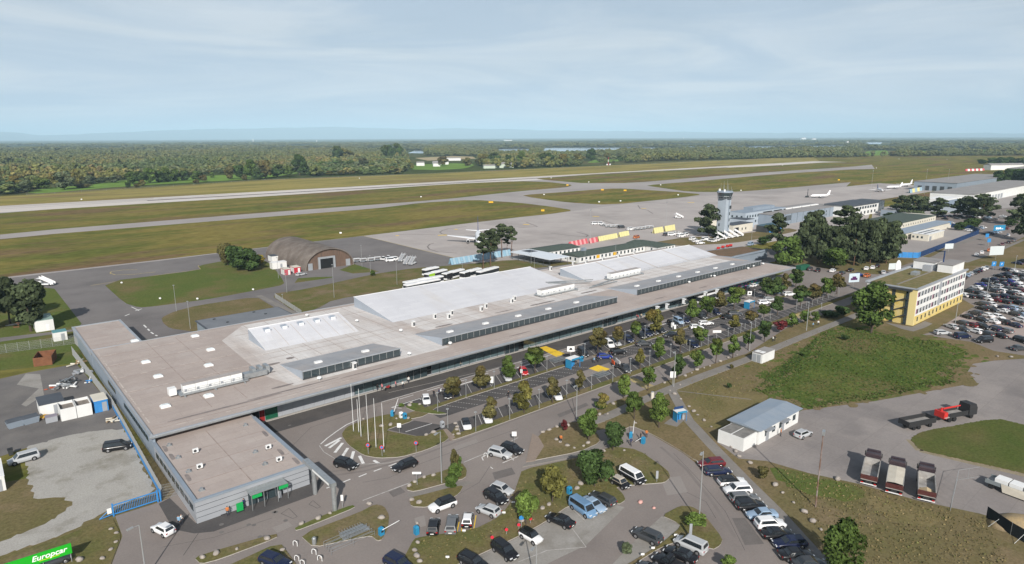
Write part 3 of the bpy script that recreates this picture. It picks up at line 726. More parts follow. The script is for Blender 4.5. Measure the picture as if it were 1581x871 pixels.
def named(nm,typ):
 a=N.new('GeometryNodeInputNamedAttribute'); a.data_type=typ; a.inputs['Name'].default_value=nm
 return a.outputs['Attribute']
cmp_=N.new('FunctionNodeCompare'); cmp_.data_type='FLOAT'; cmp_.operation='GREATER_THAN'; cmp_.inputs[1].default_value=.5
L.new(named('isproto','FLOAT'),cmp_.inputs[0])
sep=N.new('GeometryNodeSeparateGeometry'); sep.domain='POINT'
L.new(gi.outputs[0],sep.inputs['Geometry']); L.new(cmp_.outputs[0],sep.inputs['Selection'])
spl=N.new('GeometryNodeSplitToInstances'); spl.domain='POINT'
L.new(sep.outputs['Selection'],spl.inputs['Geometry']); L.new(named('proto','INT'),spl.inputs['Group ID'])
iop=N.new('GeometryNodeInstanceOnPoints')
L.new(sep.outputs['Inverted'],iop.inputs['Points']); L.new(spl.outputs['Instances'],iop.inputs['Instance'])
iop.inputs['Pick Instance'].default_value=True
L.new(named('pick','INT'),iop.inputs['Instance Index'])
cx_=N.new('ShaderNodeCombineXYZ'); L.new(named('rot','FLOAT'),cx_.inputs['Z']); L.new(cx_.outputs[0],iop.inputs['Rotation'])
L.new(named('sc','FLOAT_VECTOR'),iop.inputs['Scale'])
L.new(iop.outputs['Instances'],go.inputs[0])
md=woods.modifiers.new('plant_trees','NODES'); md.node_group=ng
print('woods points',nL)
# ================================================================ terminal
M_ROOF=mat('roof_membrane_pink',(.395,.338,.306),.9,grid=(8.0,2.1,.035,.84,.5),c2=(.352,.296,.265),scale=.09,c3=(.435,.385,.352),scale3=.06,lo3=.5,hi3=.7,fine=.07,fine_scale=1.5)
M_ROOFPALE=mat('roof_membrane_pale',(.575,.545,.52),.9,grid=(6.0,1.9,.05,.70,.5),stretch=(1,.14,1),c2=(.44,.385,.35),scale=.16,c3=(.62,.60,.58),scale3=.1,fine=.07,fine_scale=1.5)
M_SEAM=mat('roof_seam',(.24,.19,.17),.9,c2=(.33,.27,.24),scale=.5)
M_PATCH=mat('roof_patch',(.17,.15,.145),.9,c2=(.25,.215,.2),scale=.6)
M_CHALK=mat('roof_patch_pale',(.50,.46,.42),.9,c2=(.40,.34,.30),scale=.6)
M_FASCIA=mat('fascia_metal',(.38,.40,.43),.45,.3,c2=(.33,.35,.37),scale=.3)
M_CLAD=mat('wall_cladding_grey',(.36,.375,.40),.55,.2,c2=(.32,.335,.36),scale=.2)
M_CLADBLUE=mat('wall_cladding_bluegrey',(.27,.315,.37),.55,.2,c2=(.24,.285,.335),scale=.25)
M_SAW=mat('shed_cladding',(.40,.445,.50),.5,.25,c2=(.36,.40,.455),scale=.12,fine=.04,fine_scale=2)
M_SAWTOP=mat('shed_roof_sheet',(.36,.37,.385),.6,.1,c2=(.385,.355,.34),scale=.08,c3=(.30,.305,.32),scale3=.2,fine=.05,fine_scale=2)
M_WHITEROOF=mat('white_roof_membrane',(.58,.58,.60),.75,grid=(9.0,1.6,.03,.90,.5),stretch=(1.2,.1,1),c2=(.53,.53,.55),scale=.07,c3=(.50,.47,.44),scale3=.12,lo3=.55,hi3=.8,fine=.03,fine_scale=2)
M_GLASS=mat('window_glass',(.030,.045,.052),.06,spec=.9)
M_GLASSBLUE=mat('facade_glass',(.060,.095,.105),.08,spec=.9,c2=(.10,.14,.15),scale=.5)
M_GLASSGREEN=mat('green_glass',(.01,.085,.045),.08,spec=.8)
M_DARK=mat('dark_interior',(.012,.012,.013),.8)
M_FRAME=mat('dark_frame',(.06,.065,.07),.5,.3)
M_STEEL=mat('galvanised_steel',(.42,.44,.45),.4,.6,c2=(.34,.355,.36),scale=1.5)
M_WHITEPAINT=mat('white_paint',(.72,.72,.71),.55,c2=(.66,.66,.65),scale=.8)
M_BLUEPAINT=mat('blue_paint',(.035,.19,.46),.5,c2=(.05,.23,.52),scale=.8)
M_GREENSIGN=mat('green_sign',(.012,.30,.075),.45)
M_TEXT=mat('white_lettering',(.8,.8,.8),.5)
M_YTEXT=mat('yellow_sign_face',(.62,.36,.02),.5)
M_RED=mat('red_paint',(.50,.035,.03),.5)
RZ=5.1
M_AHUTOP=mat('plant_casing_top',(.30,.275,.265),.8,c2=(.36,.335,.32),scale=.5)
term=thing('terminal_building','long flat-roofed airport terminal with pinkish roof and row of clerestory sheds','terminal')
# walls
b=MB()
b.box(21.6,249,129.0,129.4,0,RZ-.45).box(21.6,249,187.6,188.0,0,RZ-.3).box(248.6,249,129.4,187.6,0,RZ-.3)
b.build('wall',M_CLAD,term)
b=MB(); b.box(21.5,21.9,124.6,187.6,0,RZ-.02); b.build('side_wall',M_CLADBLUE,term)
sidew=term.children[-1] if term.children else None
for k in range(18):# window bands in the end wall
 y=128.5+k*2.15
 if 9 < k < 14:continue
 w=MB(); w.box(21.44,21.5,y,y+1.7,2.55,3.5).build('window',M_GLASS,term)
 # roof plates: main pink end, paler middle, pink front strip, with upstand
roof=MB().box(21.3,256,124.7,188.2,RZ-.25,RZ).build('roof',[M_ROOF],term)
rc=MB()
rc.prism([(48,147.4),(250,147.4),(250,186.0),(58,186.0),(49,175)],RZ,RZ+.012)
rc.prism([(50.5,131.5),(91,131.5),(91,147.2),(46.5,147.2)],RZ,RZ+.012)
rc.build('roof_membrane',M_ROOFPALE,roof)
b=MB()
b.box(21.0,256.4,124.2,124.7,RZ-.52,RZ+.06) # front gutter / eave fascia
b.box(21.25,21.6,124.7,188.4,RZ-.30,RZ+.20)
b.box(21.3,256.4,188.2,188.5,RZ-.30,RZ+.12)
b.box(256.0,256.4,124.7,188.2,RZ-.30,RZ+.06)
b.build('eave_fascia',M_FASCIA,term)
b=MB() # second profile line of the eave
b.box(21.0,256.4,124.05,124.2,RZ-.40,RZ-.12)
b.build('gutter',M_STEEL,term)
# roof seams (membrane laps) as slightly raised strips
b=MB()
for y in (150.2,161.0,171.5,180.5):b.box(22.2,48 if y < 176 else 46,y,y+.16,RZ,RZ+.02)
for x in (33.5,40.4):b.box(x,x+.14,131,186,RZ,RZ+.018)
for y in (152.6,156.4,177.0):b.box(53,250,y,y+.18,RZ,RZ+.03)
for x in range(58,250,6):b.box(x,x+.12,147.5,160.6,RZ,RZ+.026)
for x in range(58,92,6):b.box(x,x+.12,160.6,186,RZ,RZ+.026)
for y in (127.2,128.6):b.box(22,255,y,y+.12,RZ,RZ+.02)
b.build('roof_seam',M_SEAM,roof,kind='stuff')
b=MB(); rnd=random.Random(3)
for x in range(26,255,3):
 if rnd.random() < .55:b.box(x,x+rnd.uniform(.8,2.4),126.6,126.75,RZ,RZ+.024)
for y in (150.6,161.4,172.0,181.0,187.0):
 for x in np.arange(23,47,2.1):
  if rnd.random() < .7:b.box(x,x+rnd.uniform(.7,1.9),y,y+.18,RZ,RZ+.024)
for x in np.arange(95,190,1.6):
 if rnd.random() < .85:b.box(x,x+1.0,186.9,187.1,RZ,RZ+.024)
for y in np.arange(131,186,1.1):
 if rnd.random() < .7:b.box(22.3,22.55,y,y+rnd.uniform(.4,1.0),RZ,RZ+.024)
b.build('roof_ballast_strip',M_CHALK,roof,kind='stuff')
b=MB()
for (x0,x1,y0,y1) in ((25,47,128.9,129.3),(40,60,129.6,129.9),(60,75,128.9,129.1),(108,116,128.1,128.4),(141,147,127.6,127.9),(170,176,128.2,128.5),(195,200,128,128.4),(120,128,149.0,149.4),(98,104,147.9,148.7),(134,145,148.4,149.2),(158,166,149.3,150.2),(56,58,149,150.2),(49,54,147.6,148.6),(46,51,132.5,133.1),(44.5,51,142.5,143.2),(190,203,148.8,149.1),(90.5,93.5,135,136.2)):
 MB().prism(smooth_poly([(x0,y0),((x0+x1)/2,y0-.25),(x1,y0+.1),(x1-.3,y1),((x0+x1)/2,y1+.15),(x0+.2,y1)],1),RZ+.012,RZ+.032).build('roof_patch',M_PATCH,roof)
 # annex at the far corner, low rental-station wing at the near corner
ANZ=4.1
MB().box(21.5,33.4,188.5,219.4,0,ANZ-.1).build('annex_wall',M_CLADBLUE,term)
MB().box(21.9,33.0,188.9,219.0,ANZ-.1,ANZ).build('annex_roof',M_ROOF,term)
b=MB(); b.box(21.3,21.9,188.5,219.6,ANZ-.3,ANZ+.22).box(33.0,33.6,188.5,219.6,ANZ-.3,ANZ+.22).box(21.9,33.0,219.0,219.6,ANZ-.3,ANZ+.22)
b.build('annex_parapet',M_FASCIA,term)
b=MB()
for y in (196,204,211):MB().box(22.2,32.8,y,y+.12,ANZ,ANZ+.02).build('roof_seam',M_SEAM,term)
LZ=3.75
wing=MB()
wing.box(21.5,39.3,98.9,99.2,0,LZ-.05).box(21.5,21.8,99.2,124.4,0,LZ-.05).box(39.0,39.3,99.2,128.9,0,LZ-.05).box(21.8,39.0,128.3,128.6,0,LZ-.05)
wing=wing.build('wing_wall',M_CLAD,term)
for z in (.9,1.8,2.7):
 MB().box(21.48,39.32,98.87,98.9,z,z+.05).build('cladding_joint',M_FRAME,wing)
MB().box(21.8,39.0,99.2,128.3,LZ-.35,LZ-.2).build('wing_roof',M_ROOF,term)
b=MB(); b.box(21.35,21.9,98.75,128,LZ-.2,LZ+.05).box(38.85,39.45,98.75,124,LZ-.2,LZ+.05).box(21.9,38.85,98.75,99.25,LZ-.2,LZ+.05)
b.build('wing_parapet',M_CLADBLUE,term)
b=MB()
b.box(30.2,30.34,99.6,124,LZ-.2,LZ-.18)
for y in (105,111,117):b.box(22.2,38.6,y,y+.1,LZ-.2,LZ-.18)
b.build('roof_seam',M_SEAM,term,kind='stuff')
b=MB()
for (x,y) in ((22.7,117),(22.8,107.5),(38.2,115.5),(38.3,101.6),(37.6,106.5),(22.6,121)):
 MB().prism(smooth_poly([(x-.35,y-1.5),(x+.3,y-1.2),(x+.4,y+1.1),(x-.2,y+1.6)],2),LZ-.2,LZ-.175).build('roof_puddle',M_PATCH,term)
for k in range(9):
 y=100.2+k*2.6
 MB().box(21.44,21.5,y,y+2.0,1.5,2.5).build('window',M_GLASS,term)
 # rental entrance: glazed canopy and doors
can=MB()
for k in range(7):
 x=29.0+k*.95
 can.box(x-.04,x+.04,96.9,98.9,2.72,2.82)
can.box(28.9,34.9,96.85,96.95,2.70,2.84).box(28.9,34.9,98.75,98.87,2.8,2.95)
can=can.build('entrance_canopy',M_STEEL,term)
MB().box(28.95,34.85,96.95,98.75,2.83,2.85).build('canopy_glass',mat('canopy_glass',(.35,.38,.38),.15,spec=.7,alpha=.55),can)
for i,(x0,x1) in enumerate(((29.2,30.6),(30.75,32.1),(32.2,33.5),(33.6,34.7))):
 MB().box(x0,x1,98.80,98.88,.05,2.35).build('door',M_GLASS,term)
for x0,x1 in ((29.2,30.7),(33.4,34.9)):
 MB().box(x0,x1,96.78,96.84,2.1,2.66).build('door_sign',M_GREENSIGN,term)
for x in (29.1,31.0,33.2,34.8):MB().box(x,x+.09,96.95,97.04,0,2.7).build('canopy_post',M_STEEL,term)
# portal frame of silver tubes over the service lane
b=MB()
b.tube((38.9,96.2,0),(38.9,96.2,4.9),.42,.42,10).tube((39.2,88.9,0),(39.2,88.9,4.9),.42,.42,10).box(38.45,39.75,88.5,98.9,4.75,5.3)
portal=thing('entrance_portal','silver goal-shaped portal frame beside the rental wing corner','portal')
MB().tube((38.7,95.4,.02),(38.7,95.4,4.6),.36,.36,12).build('post',M_STEEL,portal,smooth=False)
MB().tube((38.9,88.6,.02),(38.9,88.6,4.6),.36,.36,12).build('post',M_STEEL,portal)
MB().box(38.3,39.25,88.2,98.7,4.3,4.95).build('crossbeam',M_STEEL,portal)
MB().box(38.26,38.3,88.9,94.9,4.45,4.75).build('sign_strip',M_WHITEPAINT,portal)
# glazed front under the eave
FY=128.93
for i in range(8):
 x0=44.2+i*2.35
 MB().box(x0,x0+2.28,FY,129.0,.25,4.2).build('wall_panel',M_CLAD,term)
MB().box(40.0,41.8,FY,129.0,.2,3.4).build('door',M_DARK,term)
MB().box(41.9,42.9,FY,129.0,.2,3.4).build('door',mat('red_curtain',(.25,.02,.02),.7),term)
MB().box(43.0,45.6,FY-.04,FY-.005,.2,3.9).build('window',M_GLASSGREEN,term)
x=63.2; k=0
doors=((76.5,82.5),(107,112),(146,152),(184,190),(205,212))
while x < 248:
 w=2.3
 indoor=any(a-1 < x < c for a,c in doors)
 mm=M_DARK if indoor else M_GLASSBLUE
 f=MB().box(x,x+w-.12,FY,129.0,.45,4.3).build('window',mm,term)
 if k % 2 == 0:
  q=MB(); q.box(x-.1,x,FY-.06,FY+.02,.2,4.4).box(x,x+w,FY-.03,FY-.003,1.55,1.63).box(x,x+w,FY-.03,FY-.003,3.3,3.36)
  q.build('frame',M_FRAME if not indoor else M_STEEL,f)
 x += w; k += 1
for i,(a,c) in enumerate(doors):
 for j in range(3):
  xx=a+j*(c-a)/3
  d=MB().box(xx+.1,xx+(c-a)/3-.1,FY-.10,FY-.05,.1,2.7).build('door',M_GLASS,term)
  MB().box(xx,xx+.1,FY-.14,FY-.04,.1,3.3).build('frame',M_STEEL,d)
 MB().box(a+.4,c+1.5,127.6,127.7,3.75,4.35).build('entrance_sign',M_YTEXT if i != 2 else M_BLUEPAINT,term)
 # colourful mural near the far end
mur=MB().box(214.5,236,FY-.12,FY-.06,.5,3.7).build('mural',mat('mural_base',(.05,.12,.16),.6),term)
rnd=random.Random(5)
for i in range(34):
 x=rnd.uniform(215,234); z=rnd.uniform(.7,3.0); c=rnd.choice(['r','t','p','g','w'])
 col={'r':(.45,.04,.08),'t':(.03,.32,.34),'p':(.5,.08,.35),'g':(.15,.4,.05),'w':(.5,.5,.5)}[c]
 q=[(x,z),(x+rnd.uniform(.6,1.6),z-rnd.uniform(0,.5)),(x+rnd.uniform(1.0,2),z+rnd.uniform(.3,.8)),(x+rnd.uniform(0,.6),z+rnd.uniform(.4,.9))]
 MB().quad([(a,FY-.125-.0015*i,min(cz,3.65)) for a,cz in q]).build('mural_shape',mat('mural_'+c,col,.6),mur)
b=MB(); b.box(39.4,248.8,128.4,128.9,.016,.22); b.build('plinth',M_KERB,term)
# clerestory sheds, glazed towards the car park
def shed(x0,x1,yf,yb,h,nbay,label=None):
 o=MB()
 z0=RZ+.01; z1=RZ+h
 ov=2.6
 o.quad([(x0,yf,z1),(x1,yf,z1),(x1,yb,z0),(x0,yb,z0)],0) # top
 o.quad([(x0,yf,z0),(x0,yf,z1),(x0,yb,z0)],1).quad([(x1,yf,z0),(x1,yb,z0),(x1,yf,z1)],1)
 o.quad([(x0,yf+.25,z0),(x1,yf+.25,z0),(x1,yf+.25,z1-.02),(x0,yf+.25,z1-.02)],2)
 s=o.build('clerestory_shed',[M_SAWTOP,M_SAW,M_DARK],term)
 MB().box(x0-.1,x1+.1,yf-.16,yf+.12,z1-.22,z1+.06).build('shed_fascia',M_FASCIA,s)
 MB().box(x0,x1,yf-.03,yf+.2,z0,z0+.32).build('shed_sill',M_FRAME,s)
 n=nbay; w=(x1-x0)/n
 for i in range(n):
  xa=x0+i*w
  p=MB().box(xa+.10,xa+w-.02,yf+.10,yf+.16,z0+.32,z1-.25).build('shed_window',M_GLASS,s)
  MB().box(xa+.0,xa+.10,yf+.0,yf+.18,z0+.32,z1-.22).build('mullion',M_FRAME if i % 1 else M_STEEL,s)
 b=MB()
 for i in range(1,int((x1-x0)/3.2)):
  xa=x0+i*3.2
  b.quad([(xa,yf+.2,z1+.012),(xa+.09,yf+.2,z1+.012),(xa+.09,yb-.3,z0+.03),(xa,yb-.3,z0+.03)])
 b.build('roof_seam',mat('shed_seam',(.29,.29,.30),.7),s)
 for i in range(max(2,int((x1-x0)/12))):
  xa=x0+5+i*12; yy=yf+4.6; zz=z1+(z0-z1)*4.6/(yb-yf)
  MB().box(xa,xa+1.7,yy,yy+.9,zz-.2,zz+.35).build('roof_vent',M_WHITEPAINT,s)
 return s
shed(53.3,77.8,133.3,146.8,2.1,13)
shed(90.2,157.5,133.3,146.8,2.1,34)
shed(170.5,249.5,135.6,149.5,2.1,40)
# white lean-to roofs sloping to the car park
def whiteroof(x0,x1,yf,yb,h,name='skylight_roof'):
 o=MB(); z0=RZ+.02; z1=RZ+h
 o.quad([(x0,yf,z0),(x1,yf,z0),(x1,yb,z1),(x0,yb,z1)],0)
 o.quad([(x0,yf,z0),(x0,yb,z1),(x0,yb,z0)],1).quad([(x1,yf,z0),(x1,yb,z0),(x1,yb,z1)],1)
 o.quad([(x0,yb,z0),(x0,yb,z1),(x1,yb,z1),(x1,yb,z0)],1)
 s=o.build(name,[M_WHITEROOF,M_SAW],term)
 MB().box(x0-.05,x1+.05,yb-.15,yb+.15,z1-.1,z1+.08).build('ridge_cap',M_WHITEPAINT,s)
 b=MB()
 for i in range(1,9):
  f=i/9; y=yf+(yb-yf)*f; z=z0+(z1-z0)*f+.012
  b.quad([(x0+.3,y,z),(x1-.3,y,z),(x1-.3,y+.06,z),(x0+.3,y+.06,z)])
 b.build('membrane_lap',mat('white_lap',(.50,.50,.52),.8),s)
 return s
wr2=whiteroof(54.6,80.2,159.0,171.0,3.0)
for i in range(5):
 x=57.8+i*4.6; f=.72; y=159+12*f; z=RZ+.02+2.98*f
 v=MB(); v.box(x,x+1.5,y,y+1.6,z-.3,z+.85); v=v.build('roof_light',M_SAW,wr2)
 MB().box(x+.1,x+1.4,y-.02,y,z+.05,z+.7).build('pane',M_WHITEPAINT,v)
 if i < 5:
  MB().quad([(x+2.9,159.2,RZ+.08),(x+3.02,159.2,RZ+.08),(x+3.02,169.5,RZ+2.65),(x+2.9,169.5,RZ+2.65)]).build('rust_streak',mat('rust_stain',(.42,.36,.31),.9),wr2)
wr1=whiteroof(91.8,166.0,160.6,184.2,3.2)
wr3=whiteroof(173.5,257.0,160.5,175.5,2.9)
for x in (193,214,236):
 MB().quad([(x,160.7,RZ+.075),(x+.5,160.7,RZ+.075),(x+.5,175.2,RZ+2.88),(x,175.2,RZ+2.88)]).build('weather_stain',mat('rust_stain',(.42,.36,.31),.9),wr3)
b=MB()
for k in range(70):b.tube((182+k*1.05,160.1,RZ),(182+k*1.05,160.1,RZ+1.0),.025,.025,4)
b.box(182,255,160.08,160.12,RZ+.95,RZ+1.0).box(182,255,160.08,160.12,RZ+.5,RZ+.54)
b.build('roof_railing',M_STEEL,term)
# rooftop plant, each a thing of its own standing on the roof
def plant_box(x0,x1,y0,y1,h,label,n):
 o=thing('air_handling_unit',label,'ventilation unit',((x0+x1)/2,(y0+y1)/2,RZ))
 w,d=(x1-x0)/2,(y1-y0)/2
 MB().box(-w-.9,w+.9,-d-1.0,d+.5,.25,.45).build('steel_platform',M_STEEL,o)
 for k in range(n):
  xa=-w+2*w*k/n
  cs=MB().box(xa+.03,xa+2*w/n-.03,-d,d,.45,h-.08).build('casing',M_WHITEPAINT,o)
  MB().box(xa+.02,xa+2*w/n-.02,-d-.05,d+.05,h-.08,h).build('casing_top',M_AHUTOP,cs)
  MB().box(xa+.25,xa+.75,-d-.03,-d,.7,1.2).build('access_panel',M_CLAD,cs)
 b=MB()
 for k in range(9):
  xa=-w-.85+(2*w+1.7)*k/8; b.tube((xa,-d-.95,.45),(xa,-d-.95,1.5),.03,.03,4)
 b.box(-w-.9,w+.9,-d-.97,-d-.93,1.46,1.52).box(-w-.9,w+.9,-d-.97,-d-.93,.95,1.0)
 b.build('guard_rail',M_STEEL,o)
 for k in range(3):MB().box(-w+k*w-.15,-w+k*w+.15,-d-1.6,-d-.9,.0,.25).build('support_beam',M_STEEL,o)
 return o
o=plant_box(31.0,43.0,141.2,142.8,2.1,'long white ventilation unit on the pink roof at the near end',5)
MB().box(-8.6,-7.2,-.8,.8,.45,1.9).build('end_casing',M_WHITEPAINT,o)
MB().box(6.5,11.5,-.6,1.2,.3,1.4).build('duct',M_STEEL,o)
for k in range(3):MB().box(8.6+k*1.5,9.4+k*1.5,.3,2.6,.3,1.9).build('duct',M_STEEL,o)
plant_box(145.0,160.5,155.2,157.6,2.2,'white ventilation unit at the end of the big white roof',6)
plant_box(182.0,199.0,157.2,159.4,2.4,'white ventilation unit in front of the far white roof',8)
b=MB()
for q in (((158,166,RZ+.8),(172,158,RZ+.8)),((158,167,RZ+1.1),(174,159,RZ+1.1)),((163,176,RZ+.7),(163,160,RZ+.7)),((168,153.5,RZ+.5),(182,156.5,RZ+.5)),((150,188,RZ+.6),(162,176,RZ+.6)),((166,153,RZ+.4),(181,153.5,RZ+.4))):b.tube(*q,.22,.22,6)
duct=b.build('roof_duct',M_STEEL,None,label='silver ducts running between the two white plant units on the roof',cat='duct')
rb=MB()
for k in range(14):rb.tube((164+k*1.0,153.0,RZ),(164+k*1.0,153.0,RZ+1.0),.025,.025,4)
rb.box(164,177,152.97,153.03,RZ+.95,RZ+1.0)
rb.build('roof_railing',M_STEEL,term)
# small roof furniture
cowl_mesh=None
def cowl(x,y,kind,i,z=None):
 z=RZ if z is None else z
 if kind == 'chimney':
  o=thing('vent_chimney','white box vent chimney, %s from the near end of the roof' % ordinal(i),'vent',(x,y,z),group='box vents on the terminal roof')
  MB().box(-.35,.35,-.45,.45,0,1.5).build('shaft',M_WHITEPAINT,o); MB().box(-.28,.28,-.47,-.45,.25,1.3).build('louvre',M_FRAME,o); MB().box(-.5,.5,-.55,.55,1.5,1.6).build('cap',M_WHITEPAINT,o)
 elif kind == 'dome':
  o=thing('skylight','pale square skylight dome, %s counted from the far corner of the pink roof' % ordinal(i),'skylight',(x,y,z),group='skylights on the pink roof')
  MB().box(-.9,.9,-.75,.75,0,.3).build('kerb_frame',M_WHITEPAINT,o)
  MB().loft([[(-.85,-.7,.3),(.85,-.7,.3),(.85,.7,.3),(-.85,.7,.3)],[(-.55,-.45,.55),(.55,-.45,.55),(.55,.45,.55),(-.55,.45,.55)]]).build('dome',mat('skylight_acrylic',(.62,.66,.66),.3),o)
 else:
  o=thing('roof_fan','small white roof fan, %s along the roof' % ordinal(i),'fan',(x,y,z),group='roof fans on the terminal')
  MB().tube((0,0,0),(0,0,.5),.3,.3,8).build('pipe',M_STEEL,o); MB().tube((0,0,.5),(0,0,.85),.55,.4,8).build('hood',M_WHITEPAINT,o)
 return o
for i,p in enumerate(((208,525.5),(301,518),(325,539),(225,558),(322,563),(244,580),(255,626),(322,610))):cowl(*at(*p,RZ+.3),'dome',i)
for i,p in enumerate(((547,567),(638,502),(671,490),(697,484.5),(692.5,490),(743,478.5),(750,474),(790,466),(794,462),(850,416),(885,408),(905,405),(931,401),(955,396),(979,391),(1015,479),(1030,475),(1056,467),(1089,456),(1107,452))):
 cowl(*at(*p,RZ+.4),'chimney',i)
for i,p in enumerate(((493,585),(551,496),(619,511),(632,547),(695,531),(474,487.5),(1064,436.5),(1097,427),(1103,427),(1132,416),(1163,411.5),(1155,415),(1178,408))):cowl(*at(*p,RZ+.3),'fan',i)
for i,(p,wy) in enumerate((((302,698),0),((308.5,722),0),((414.5,692),0),((431,711),0))):
 x,y=at(*p,LZ)
 o=thing('cooling_unit','white split cooling unit on the rental wing roof, %s from the gate' % ordinal(i),'cooling unit',(x,y,LZ-.2),group='cooling units on the rental wing')
 MB().box(-.45,.45,-.2,.2,.15,.85).build('casing',M_WHITEPAINT,o); MB().tube((-.1,-.2,.5),(-.1,-.23,.5),.26,.26,10).build('fan_grille',M_FRAME,o)
 MB().box(-.45,-.35,-.25,.25,0,.15).build('foot',M_FRAME,o); MB().box(.35,.45,-.25,.25,0,.15).build('foot',M_FRAME,o)
for i,p in enumerate(((261,687),(275,706),(291,727.5),(311,756),(394,697.5),(409,716),(379,656))):
 x,y=at(*p,LZ)
 o=MB().box(-.4,.4,-.3,.3,0,.18).box(-.2,.2,-.2,.2,.18,.5).build('roof_outlet',M_STEEL,None,loc=(x,y,LZ-.2),label='small grey roof outlet on the rental wing, %s from the eave' % ordinal(i),cat='roof outlet',group='outlets on the rental wing roof')
 # ================================================================ vehicles
M_PAINT=paint_mat('car_paint',.30,.0,.35,.25)
M_FLEETWHITE=mat('fleet_white',(.70,.70,.70),.4,c2=(.62,.62,.62),scale=.9)
M_CARGLASS=mat('car_glass',(.018,.022,.026),.05,spec=.9)
M_TYRE=mat('tyre',(.018,.018,.019),.8)
M_RIM=mat('wheel_rim',(.34,.34,.35),.35,.6)
M_HEAD=mat('headlamp',(.62,.64,.66),.15,spec=.8)
M_TAIL=mat('tail_lamp',(.35,.012,.012),.25)
M_PLATE=mat('number_plate',(.72,.72,.70),.5)
M_TRIM=mat('black_trim',(.022,.022,.024),.6)
